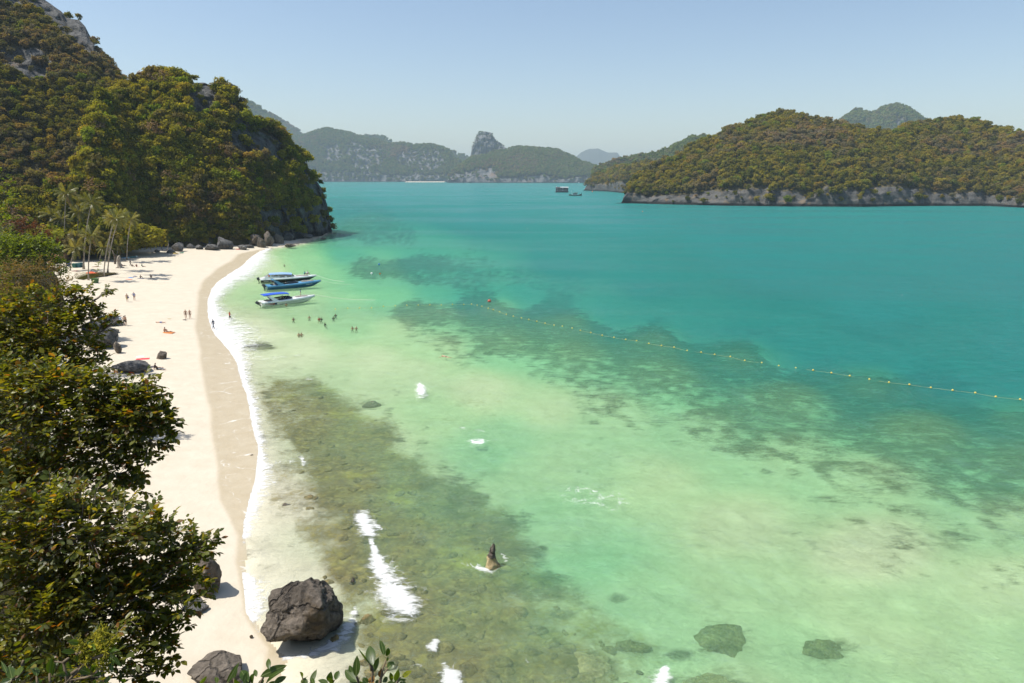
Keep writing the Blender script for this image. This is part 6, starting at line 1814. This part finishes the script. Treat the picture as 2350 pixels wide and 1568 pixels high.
    if style == 'blue':
        m = MB(); m.tube([(L * .12, -B * .9, gz[2]), (L * .12, -B * .9, gz[2] + 2.0)], .025, 5); m.build('flag_pole', M_STEEL, root)
        m = MB(); m.add([(L * .12, -B * .9, gz[2] + .85), (L * .16, -B * .88, gz[2] + .70), (L * .165, -B * .88, gz[2] + .35), (L * .125, -B * .9, gz[2] + .50)], [(0, 1, 2, 3)]); m.build('flag', M_NAVY, root)
        st = strip([(ch * .98 + .012, cz + .10), (ch * .985 + .022, cz + .15)], 'side_stripe', M_BLUELT)
        m = MB()
        for k in range(7): m.box((L * (.70 + .018 * k), -np.interp(L * (.70 + .018 * k), X, mb_) * .965 - .03, np.interp(L * (.7 + .018 * k), X, mz) - .16), (.11, .01, .12))
        m.build('lettering', M_GEL, root)
    # outboards, tilted up out of the water
    for k, yy in enumerate((-.55, .0, .55) if style != 'open' else (-.32, .36)):
        e_ = MB(); tlt = -.75 if style == 'open' else -.2
        R_ = Euler((0, tlt, 0)).to_matrix()
        def tp(v): return tuple(R_ @ Vector(v) + Vector((-.18, yy, gz[0] - .05)))
        pr = [(-.16, .12, .30), (-.30, .20, .28), (-.42, .30, .16), (-.40, .26, -.10), (-.30, .18, -.22)]
        V = []
        for (x0, hw, z) in [(-.45, .15, .38), (-.47, .19, .20), (-.44, .20, 0), (-.36, .15, -.18)]:
            V += [tp((x0 - .17, -hw, z)), tp((x0 - .17, hw, z)), tp((x0 + .38, hw * .8, z)), tp((x0 + .38, -hw * .8, z))]
        F = [(0, 3, 2, 1), (12, 13, 14, 15)]
        for i in range(3):
            for j in range(4): F.append((i * 4 + j, i * 4 + (j + 1) % 4, (i + 1) * 4 + (j + 1) % 4, (i + 1) * 4 + j))
        e_.add(V, F); en = e_.build('outboard', M_ENGINE, root)
        l_ = MB(); l_.tube([tp((-.34, 0, -.15)), tp((-.36, 0, -.6)), tp((-.38, 0, -1.0))], [.11, .085, .06], 6); l_.tube([tp((-.62, 0, -.98)), tp((-.40, 0, -1.0)), tp((-.18, 0, -.98))], [.03, .07, .03], 6)
        l_.build('drive_leg', M_ENGINE, en)
        w_ = MB()
        for q in range(3):
            aa = 2 * pi * q / 3; w_.add([tp((-.63, 0, -.98)), tp((-.64, .15 * cos(aa), -.98 + .15 * sin(aa))), tp((-.61, .15 * cos(aa + .6), -.98 + .15 * sin(aa + .6)))], [(0, 1, 2)])
        w_.build('propeller', M_STEEL, en)
    m = MB()
    for s in (-1, 1): m.tube([(L * .62, s * (np.interp(L * .62, X, bm_) - .1), gz[16] + .05), (L * .72, s * (np.interp(L * .72, X, bm_) - .08), gz[18] + .28), (L * .86, s * (np.interp(L * .86, X, bm_) - .08), gz[22] + .26), (L * .94, s * .1, gz[24] + .10)], .018, 5)
    m.build('bow_rail', M_STEEL, root)
    if style == 'open':
        m = MB(); m.lathe((L * .035, -B * .98, .62), [(.03, -.28), (.10, -.2), (.10, .2), (.03, .28)], 8); m.build('fender', M_GEL, root)
    return root, rz, Vector((a[0], a[1], 0)), L, gz, B


bA = speedboat('speedboat', 'white speedboat with a bright blue canopy and a red panel near its stern', (597.5, 702), (731, 688), 11.2, M_GEL, M_GEL, M_GEL, 'open')
bB = speedboat('speedboat', 'blue speedboat with no canopy moored between two white ones', (611.5, 663.5), (731, 654), 12.6, M_BLUEHULL, M_BLUELT, M_BLUELT, 'blue')
bC = speedboat('speedboat', 'white cabin speedboat with a black hull and pale blue roof', (598.5, 647), (709, 642), 13.2, M_BLACKHULL, M_GEL, M_GEL, 'cabin')


def onboat(b, x, y, z):
    root, rz, p, L, gz, B = b
    return p + Vector((cos(rz) * x - sin(rz) * y, sin(rz) * x + cos(rz) * y, z))


GS = 'people on the speedboats'
person(onboat(bA, 8.2, -.1, 1.22), 'stand', 'person in a blue shirt standing on the bow of the white speedboat', [('shirt', (0.03, .06, .30)), ('shorts', (0.35, .27, .2))], 1, 0, bA[1] + 1.2, GS, .82)
person(onboat(bA, 4.6, .3, .74), 'sit', 'person in a dark red shirt sitting under the blue canopy', [('shirt', (0.22, .04, .05)), ('shorts', BK)], 1, 0, bA[1] - 1.5, GS)
person(onboat(bB, 1.5, .4, 1.05), 'stand', 'person in a pale blue shirt standing at the stern of the blue speedboat', [('shirt', (0.25, .5, .65)), ('shorts', NV)], 1, 0, bB[1] - .5, GS, .8)
person(onboat(bC, 10.3, -.3, 1.28), 'hunch', 'person in a teal shirt sitting on the bow of the cabin speedboat', [('shirt', (0.02, .25, .36)), ('shorts', (0.3, .12, .1))], 1, 0, bC[1] - 1.4, GS, 1.1)
person(onboat(bC, 11.0, .3, 1.28), 'hunch', 'person in a pale pink shirt sitting on the bow of the cabin speedboat', [('shirt', (0.62, .5, .62)), ('shorts', (0.3, .1, .1))], 1, 0, bC[1] - 1.2, GS, 1.1)

for (b, ex, ey, lb) in ((bA, 862, 689, 'mooring rope running seaward from the bow of the front white boat'), (bC, 790, 646.5, 'pale mooring rope running seaward from the cabin boat'), (bB, 812, 653, 'thin mooring rope from the bow of the blue boat')):
    s = onboat(b, b[3] * .98, 0, 1.15); e = ground(ex, ey); e = Vector((e[0], e[1], .02))
    pts = [s.lerp(e, t / 8) + Vector((0, 0, -.35 * sin(pi * t / 8))) for t in range(9)]
    tag(MB().tube(pts, .035 if b is not bB else .02, 4).build('mooring_rope', M_ROPE), lb, 'rope')

# ---------------------------------------------------------------- float line
FL = [(769.7, 710.7), (798, 708.4), (825.4, 707.7), (852.7, 707.7), (880, 704), (907, 703), (933.8, 702), (960, 701.4), (986.5, 700.7), (1012.8, 701), (1038.5, 699.7), (1064.5, 700), (1082, 699), (1095, 701.4), (1106, 704), (1120.5, 708.7), (1132, 711.7), (1146.5, 716.7), (1162, 722.7), (1178, 727), (1196.6, 731), (1213.6, 734.4), (1232, 738.4), (1251, 743), (1271.6, 747.7), (1290.6, 750), (1313, 754.4), (1332, 759.4), (1356, 764.7), (1382, 770.7), (1409, 775.7), (1436, 780.4), (1461, 783.4), (1489, 789.7), (1518, 794.4), (1547, 798.4), (1577, 806), (1609, 810), (1640, 815), (1676, 820), (1709, 829), (1748, 834), (1787, 841), (1826, 846), (1866, 851), (1908, 857), (1950, 864), (1995, 872), (2040, 879), (2087, 884), (2136, 891), (2186, 897), (2238, 903), (2285, 912), (2341, 918), (2395, 926), (2450, 933)]
fm_ = MB().lathe((0, 0, 0), [(.03, -.16), (.12, -.13), (.185, -.05), (.195, .03), (.15, .12), (.07, .17), (.04, .22)], 10).mesh('net_float', True); fm_.materials.append(M_YELLOW)
wp = []
for x, y in FL:
    p = ground(x, y); wp.append(Vector((p[0], p[1], .03)))
    o = link('net_float', fm_, None, loc=(p[0], p[1], .07), rot=(random.uniform(-.3, .3), random.uniform(-.3, .3), 0), scale=(.62,) * 3)
    tag(o, 'small yellow float on the rope across the bay', 'float', 'yellow floats strung across the bay')
tag(MB().tube(wp, .010, 4).build('float_rope', plain('thin_rope', (0.55, .48, .2), .9)), 'thin rope joining the yellow floats across the bay', 'rope')


def buoy(px, py, r, mat, label):
    p = ground(px, py)
    e = empty('buoy', (p[0], p[1], r * .45), label, 'buoy')
    MB().lathe((0, 0, 0), [(r * sin(pi * k / 10) + .001, -r * cos(pi * k / 10)) for k in range(11)], 14).build('ball', mat, e, True)
    MB().lathe((0, 0, r), [(.08, -.03), (.08, .1), (.03, .14)], 8).build('eyelet', M_ENGINE, e)


buoy(1123, 693, .36, plain('red_buoy', (0.55, .10, .06), .5), 'large red ball buoy behind the bend of the float line')
buoy(870, 608, .28, plain('blue_buoy', (0.04, .22, .55), .5), 'small blue buoy over the dark reef patch')
buoy(853, 629, .30, plain('white_buoy', (0.8, .8, .78), .5), 'small white buoy beyond the speedboats')
buoy(872, 629.5, .22, M_ORANGE, 'small orange buoy beside the white buoy')
buoy(1359.5, 440.6, 1.1, M_ORANGE, 'orange buoy at the foot of the small rocky headland')
buoy(1474.6, 486.7, .4, M_ORANGE, 'tiny orange buoy off the large island')

# ---------------------------------------------------------------- far boats
M_HB = plain('dark_red_planking', (0.10, 0.035, 0.030), .8, var=.4, scale=1.5)
M_HBD = plain('dark_planking', (0.035, 0.028, 0.03), .8, var=.3, scale=1.5)
M_TIN = plain('white_tin_roof', (0.70, 0.66, 0.64), .6, var=.08)
M_GRN = plain('green_boat_paint', (0.03, 0.10, 0.075), .6, var=.2)


def far_frame(px0, px1, py, name, label):
    a, b = ground(px0, py), ground(px1, py)
    e = empty(name, ((a[0] + b[0]) / 2, (a[1] + b[1]) / 2, 0), label, 'boat', rotz=atan2(b[1] - a[1], b[0] - a[0]))
    return e, float(np.hypot(b[0] - a[0], b[1] - a[1]))


e, W = far_frame(1274.5, 1304.4, 441.8, 'houseboat', 'boxy two storey dark red houseboat with a white roof, anchored far out')
Hh = W * .44
MB().box((0, 0, W * .03), (W * .98, W * .34, W * .12)).build('hull', M_HBD, e)
for k in range(2):
    z0 = W * (.09 + .14 * k)
    MB().box((0, 0, z0), (W, W * .36, W * .012)).build('deck', M_HB, e)
    MB().box((0, W * .05, z0 + W * .065), (W * .92, W * .22, W * .12)).build('cabin', M_HBD if k == 0 else M_HB, e)
    for q in range(9):
        x = -W * .46 + q * W * .115
        MB().box((x, -W * .165, z0 + W * .065), (W * .012, W * .012, W * .13)).build('post', M_HB, e)
    m = MB(); m.box((0, -W * .17, z0 + W * .045), (W * .96, W * .006, W * .012)); m.box((0, -W * .17, z0 + W * .02), (W * .96, W * .006, W * .008)); m.build('rail', M_TIN, e)
    for q in range(6):
        MB().box((-W * .36 + q * W * .14, -W * .062, z0 + W * .07), (W * .075, W * .01, W * .06)).build('window', M_GLASS if q % 3 else M_TIN, e)
m = MB(); m.add([(-W * .14, -W * .21, W * .385), (W * .5, -W * .21, W * .375), (W * .5, W * .21, W * .375), (-W * .14, W * .21, W * .385), (-W * .14, 0, W * .415), (W * .5, 0, W * .405)], [(0, 1, 5, 4), (2, 3, 4, 5), (0, 4, 3), (1, 2, 5)]); m.build('roof', M_TIN, e)
m = MB(); m.add([(-W * .48, -W * .19, W * .365), (-W * .15, -W * .19, W * .37), (-W * .15, W * .19, W * .37), (-W * .48, W * .19, W * .365), (-W * .48, 0, W * .39), (-W * .15, 0, W * .395)], [(0, 1, 5, 4), (2, 3, 4, 5), (0, 4, 3), (1, 2, 5)]); m.build('awning', M_HB, e)
MB().lathe((-W * .41, 0, W * .40), [(.02 * W, -.02 * W), (.035 * W, 0), (.03 * W, .03 * W), (.01 * W, .04 * W)], 8).build('water_tank', M_TIN, e)

e, W = far_frame(1305.3, 1335.2, 449.6, 'fishing_boat', 'dark green wooden fishing boat with a white wheelhouse beside the houseboat')
m = MB(); V, F = [], []
for i in range(13):
    t = i / 12; x = (t - .5) * W
    hb = W * .11 * (1 - abs(2 * t - 1) ** 2.6) + .02; sh = W * (.06 + .10 * (2 * abs(t - .45)) ** 2.4)
    V += [(x, -hb, sh), (x, -hb * .7, -.3), (x, hb * .7, -.3), (x, hb, sh)]
for i in range(12):
    for j in range(3): F.append((i * 4 + j, (i + 1) * 4 + j, (i + 1) * 4 + j + 1, i * 4 + j + 1))
    F.append((i * 4, i * 4 + 3, (i + 1) * 4 + 3, (i + 1) * 4))
m.add(V, F); m.build('hull', M_GRN, e)
MB().box((-W * .04, 0, W * .12), (W * .34, W * .13, W * .11)).build('wheelhouse', M_TIN, e)
for q in range(4): MB().box((-W * .16 + q * W * .08, -W * .068, W * .135), (W * .05, W * .006, W * .04)).build('window', M_GLASS, e)
MB().box((0, 0, W * .185), (W * .46, W * .17, W * .014)).build('roof', M_GRN, e)
MB().box((W * .05, 0, W * .215), (W * .30, W * .12, W * .05)).build('roof_load', M_SEAT, e)
MB().tube([(-W * .28, 0, W * .05), (-W * .28, 0, W * .36)], W * .008, 5).build('mast', M_TIN, e)
MB().tube([(W * .46, 0, W * .14), (W * .49, 0, W * .24)], W * .012, 5).build('stern_post', M_GRN, e)
MB().box((-W * .36, 0, W * .10), (W * .08, W * .09, W * .05)).build('net_heap', M_GRN, e)
e, W = far_frame(1325.8, 1331.8, 420.6, 'far_speedboat', 'tiny white boat close under the low island')
m = MB(); m.add([(-W * .5, -W * .14, 0), (W * .3, -W * .14, 0), (W * .55, 0, W * .14), (W * .3, W * .14, 0), (-W * .5, W * .14, 0), (-W * .5, -W * .16, W * .12), (W * .3, -W * .16, W * .14), (W * .3, W * .16, W * .14), (-W * .5, W * .16, W * .12)], [(0, 1, 6, 5), (1, 2, 6), (2, 3, 7), (3, 4, 8, 7), (4, 0, 5, 8), (5, 6, 2, 7, 8)]); m.build('hull', M_GEL, e)
MB().box((-W * .1, 0, W * .2), (W * .4, W * .2, W * .12)).build('cabin', M_GEL, e)

# ---------------------------------------------------------------- things on the beach
M_KY = {c: plain('kayak_%s' % c, v, .4, var=.08) for c, v in dict(red=(0.55, .05, .03), yellow=(0.60, .42, .03), green=(0.02, .30, .16), blue=(0.03, .30, .52), teal=(0.02, .26, .30), white=(.7, .74, .76)).items()}


def kayak(px0, py0, px1, py1, col, label, dz=0.0, group='kayaks on the beach', tip=None):
    a, b = at(px0, py0), at(px1, py1)
    L = (b - a).length; c = (a + b) / 2; d = b - a
    e = empty('kayak', (c.x, c.y, c.z + .14 + dz), label, 'kayak', group, rotz=atan2(d.y, d.x))
    m = MB(); V, F = [], []
    K, S = 13, 8
    for i in range(K):
        t = -1 + 2 * i / (K - 1)
        hb = .38 * max(0, 1 - abs(t) ** 2.2) + .01; hh = .17 * max(0, 1 - abs(t) ** 3) + .02; lift = .14 * abs(t) ** 3
        for k in range(S):
            q = 2 * pi * k / S; V.append((t * L / 2, hb * cos(q), lift + hh * sin(q) * (1 if sin(q) < 0 else .7)))
    for i in range(K - 1):
        for k in range(S): F.append((i * S + k, (i + 1) * S + k, (i + 1) * S + (k + 1) % S, i * S + (k + 1) % S))
    m.add(V, F); m.build('hull', M_KY[col], e, True)
    for x in (-L * .18, L * .16): MB().lathe((x, 0, .10), [(.26, 0), (.25, .035), (.18, .035), (.17, .0)], 10).build('cockpit', M_DARKIN, e)
    if tip: MB().lathe((L * .40, 0, .10), [(.16, -.10 * L * .5), (.20, 0), (.05, L * .09)], 8, 'X').build('bow_panel', M_KY[tip], e)
    return e


kayak(538.5, 572.6, 551, 573.4, 'red', 'red kayak beached against the rock line')
kayak(396, 582.3, 409.5, 582.8, 'yellow', 'yellow kayak on the sand below the spiky rock')
kayak(411.5, 581.5, 422.5, 581.2, 'green', 'green kayak next to the yellow one')
kayak(278, 592.5, 300, 592.0, 'blue', 'blue kayak lying under the slim palm')
kayak(292, 592.5, 316.5, 591.6, 'teal', 'teal and white kayak lying beyond the slim palm', .12, tip='white')
kayak(276, 594.2, 298, 593.8, 'white', 'white kayak lying in front of the blue kayak')
kayak(176, 586, 204, 585.5, 'blue', 'blue and white kayak on a low rack behind the palms', .9, tip='white')
kayak(184, 585, 206, 585.2, 'teal', 'dark teal kayak on the rack beside the blue one', .45)
a = at(190, 588); e = empty('kayak_rack', a, 'low wooden rack holding kayaks behind the palms', 'rack')
for s in (-1, 1):
    for q in (-.45, .45): MB().box((s * 1.1, q, .5), (.08, .08, 1.0)).build('post', M_WOOD, e)
    MB().box((s * 1.1, 0, .52), (.07, 1.0, .07)).build('bar', M_WOOD, e)
    MB().box((s * 1.1, 0, .98), (.07, 1.0, .07)).build('bar', M_WOOD, e)


def bin_(px, py, w, col, label, mat=None, h=1.05):
    p = at(px, py); m_ = mat or plain('bin_%s' % label[:9].replace(' ', '_'), col, .6, var=.12)
    e = empty('waste_bin', p, label, 'bin', rotz=random.uniform(-.3, .3))
    m = MB(); V, F = [], []
    for z, s in ((0, .78), (h, 1.0)):
        V += [(-w / 2 * s, -w / 2 * s, z), (w / 2 * s, -w / 2 * s, z), (w / 2 * s, w / 2 * s, z), (-w / 2 * s, w / 2 * s, z)]
    F = [(0, 3, 2, 1), (0, 1, 5, 4), (1, 2, 6, 5), (2, 3, 7, 6), (3, 0, 4, 7)]
    m.add(V, F); m.build('body', m_, e)
    m = MB(); m.box((0, 0, h + .04), (w * 1.06, w * 1.06, .08)); m.box((0, -w * .4, h + .10), (w * .5, .08, .05)); m.build('lid', m_, e)
    for s in (-1, 1): MB().lathe((s * w * .34, w * .38, .10), [(.10, -.03), (.10, .03)], 10, 'X').build('wheel', M_ENGINE, e)


bin_(172, 614.5, .95, (0.025, .14, .12), 'green waste bin, inland one of three under the palms')
bin_(179.5, 614, .95, (0.03, .14, .17), 'blue green waste bin in the middle of the three')
bin_(186.5, 613, .85, (0.02, .09, .11), 'dark waste bin at the seaward end of the three')
bin_(157, 611, .9, (0.04, .07, .28), 'dark blue bin partly hidden by the green bush')
bin_(219, 649.5, 1.15, (0.05, .13, .03), 'green box bin standing alone at the edge of the sand', h=.95)

p = at(275, 615)
e = empty('tree_stump', p, 'weathered grey tree stump where people rest on the beach', 'stump')
MB().tube([(0, 0, -.2), (.02, 0, .3), (.0, 0, 1.2), (-.1, 0, 2.0), (.12, 0, 2.9), (.28, .0, 3.3)], [.95, .62, .48, .46, .42, .15], 9).build('trunk', M_PTRUNK, e, True)
for k in range(6): MB().tube([(0, 0, .35), (.8 * cos(k * 1.05), .8 * sin(k * 1.05), .1), (1.5 * cos(k * 1.05), 1.5 * sin(k * 1.05), -.12)], [.22, .14, .04], 5).build('root', M_PTRUNK, e, True)
p = at(264, 606)
e = empty('leaning_trunk', p, 'dark leaning tree trunk behind the grey stump', 'trunk')
MB().tube([(0, 0, -.2), (.2, 0, 1.2), (.1, 0, 2.6), (-.3, 0, 3.8)], [.3, .22, .18, .1], 7).build('bole', M_BARK, e, True); MB().tube([(.15, 0, 1.6), (.7, 0, 2.6)], [.12, .05], 5).build('limb', M_BARK, e, True)


def cloth_heap(px, py, w, d, h, mat, label, cat, seed, name):
    p = at(px, py); r = np.random.default_rng(seed)
    n = 14
    g_ = np.linspace(-1, 1, n); xx, yy = np.meshgrid(g_, g_)
    V = np.stack([xx * w / 2, yy * d / 2, np.zeros_like(xx)], -1).reshape(-1, 3)
    rr_ = np.hypot(xx, yy).ravel()
    V[:, 2] = (np.clip(1 - rr_, 0, 1) ** .7) * h * (.6 + .6 * np.abs(fbm(V * 2.2 / max(w, .4) + seed, 3))) + .012
    V[:, :2] *= (1 + .15 * fbm(V * 1.5 + 9, 2))[:, None]
    i = np.arange(n - 1)[:, None] * n + np.arange(n - 1)[None]
    F = np.stack([i, i + 1, i + n + 1, i + n], -1).reshape(-1, 4)
    return tag(link(name, mesh_np(name, V, F, True), mat, loc=(p.x, p.y, p.z), rot=(0, 0, r.uniform(-.4, .4))), label, cat)


cloth_heap(381, 764, 2.6, 1.3, .03, cloth((0.62, .22, .06)), 'orange beach towel under the sitting pair', 'towel', 1, 'beach_towel')
cloth_heap(299.5, 637.6, 1.6, .9, .18, cloth((0.10, .25, .55)), 'blue towel with a bag in the palm shade', 'towel', 2, 'beach_towel')
cloth_heap(295, 641.6, 2.0, .8, .06, cloth((0.55, .16, .10)), 'red and pale towel spread on the open sand', 'towel', 3, 'beach_towel')
cloth_heap(320, 639.5, 2.2, 1.0, .05, cloth((0.07, .08, .14)), 'dark towel under the person sitting in palm shade', 'towel', 4, 'beach_towel')
cloth_heap(347, 638.6, 1.8, 1.0, .05, cloth((0.06, .06, .07)), 'black mat under the lone seated person', 'mat', 5, 'beach_mat')
cloth_heap(309, 634.6, 1.0, .8, .2, cloth((0.05, .06, .16)), 'small dark bag lying in the palm shade', 'bag', 6, 'beach_bag')
cloth_heap(209, 627.4, 2.7, 1.6, .55, cloth((0.62, .10, .03)), 'heap of orange life vests on the grass edge', 'heap', 7, 'life_vest_heap')
cloth_heap(176, 622.5, 2.6, .8, .22, cloth((0.20, .05, .05)), 'dark red tarpaulin by the grass patch', 'tarpaulin', 8, 'tarpaulin')
cloth_heap(161, 594, 1.9, 1.2, .9, cloth((0.72, .48, .03)), 'yellow covered bundle under the low palm', 'bundle', 9, 'covered_bundle')
cloth_heap(153, 596, 1.8, 1.0, .6, cloth((0.22, .10, .28)), 'purple cloth beside the yellow bundle', 'cloth', 10, 'cloth')
cloth_heap(423.5, 734.6, .9, .5, .16, cloth(BK), 'black bag on the sand near the two walkers', 'bag', 11, 'beach_bag')
cloth_heap(388, 732, .8, .3, .05, cloth((0.32, .22, .06)), 'strip of brown seaweed on the sand', 'seaweed', 12, 'seaweed')
cloth_heap(330, 842, 1.6, .9, .16, cloth((0.60, .05, .06)), 'red towel thrown over the long grey boulder', 'towel', 13, 'beach_towel').location.z += 1.05
cloth_heap(324, 838, .9, .6, .12, cloth((0.72, .70, .70)), 'white cloth beside the red towel on the boulder', 'cloth', 14, 'cloth').location.z += 1.15
cloth_heap(302.5, 855.5, .7, .9, .5, cloth((0.70, .09, .02)), 'orange fins leaning at the foot of the long boulder', 'fins', 15, 'swim_fins')
cloth_heap(220, 613, 2.4, 1.0, .3, M_WOOD, 'row of bags and driftwood behind the palms', 'driftwood', 16, 'driftwood')
pb_ = at(294.5, 690.5); tag(cloth_heap(294.6, 693, .5, .35, .6, cloth((0.06, .16, .5)), 'blue bag carried by the shirtless walker', 'bag', 17, 'beach_bag'), kind='thing').location.z += .75

# hut roof glimpsed behind the green bush
p = at(143, 600)
e = empty('beach_hut', p, 'low hut with a reddish brown roof behind the green bush', 'hut', rotz=.2)
MB().box((0, 0, .9), (2.6, 2.2, 1.8)).build('wall', M_WOOD, e)
m = MB(); m.add([(-1.7, -1.5, 1.7), (1.7, -1.5, 1.7), (1.7, 1.5, 1.7), (-1.7, 1.5, 1.7), (-1.5, 0, 2.6), (1.5, 0, 2.6)], [(0, 1, 5, 4), (2, 3, 4, 5), (0, 4, 3), (1, 2, 5), (0, 3, 2, 1)]); m.build('roof', plain('rust_roof', (0.26, .11, .07), .8, var=.2), e)
# blue pole lying over the rocks
a, b = at(419, 563), at(472, 563); b.z += 3.6; a.z += .6; b.y += 3
tag(MB().tube([a, a.lerp(b, .5) + Vector((0, 0, -.12)), b], .10, 6).build('blue_pole', plain('faded_blue', (0.10, .19, .32), .6)), 'faded blue pole slanting over the rocks', 'pole')
# grass patch under the palms
r = np.random.default_rng(4); V, F = [], []
poly = [(170, 627), (195, 625.5), (228, 628), (226, 634), (215, 639), (185, 641), (172, 640)]
cnt = 0
while cnt < 5200:
    x, y = r.uniform(168, 230), r.uniform(625, 642)
    if not in_poly(np.array([x]), np.array([y]), poly)[0]: continue
    p = ground(x, y, 1.7); a_ = r.uniform(0, 6.28); h = r.uniform(.08, .22); w = .03
    k = len(V); dx, dy = cos(a_) * w, sin(a_) * w
    V += [(p[0] - dx, p[1] - dy, 1.66), (p[0] + dx, p[1] + dy, 1.66), (p[0] + r.normal(0, .06), p[1] + r.normal(0, .06), 1.72 + h)]; F.append((k, k + 1, k + 2)); cnt += 1
tag(link('grass', mesh_np('grass', V, F), foliage_mat('short_grass', [(0.12, .13, .03), (0.16, .15, .04), (0.14, .10, .05)], .3)), 'patch of short green and brown grass under the palms', 'grass', kind='stuff')
tag(cloth_heap(200, 633, 8.5, 12, .05, M_SOIL, 'patch of bare brown soil under the grass', 'soil', 20, 'soil_patch'), kind='structure')
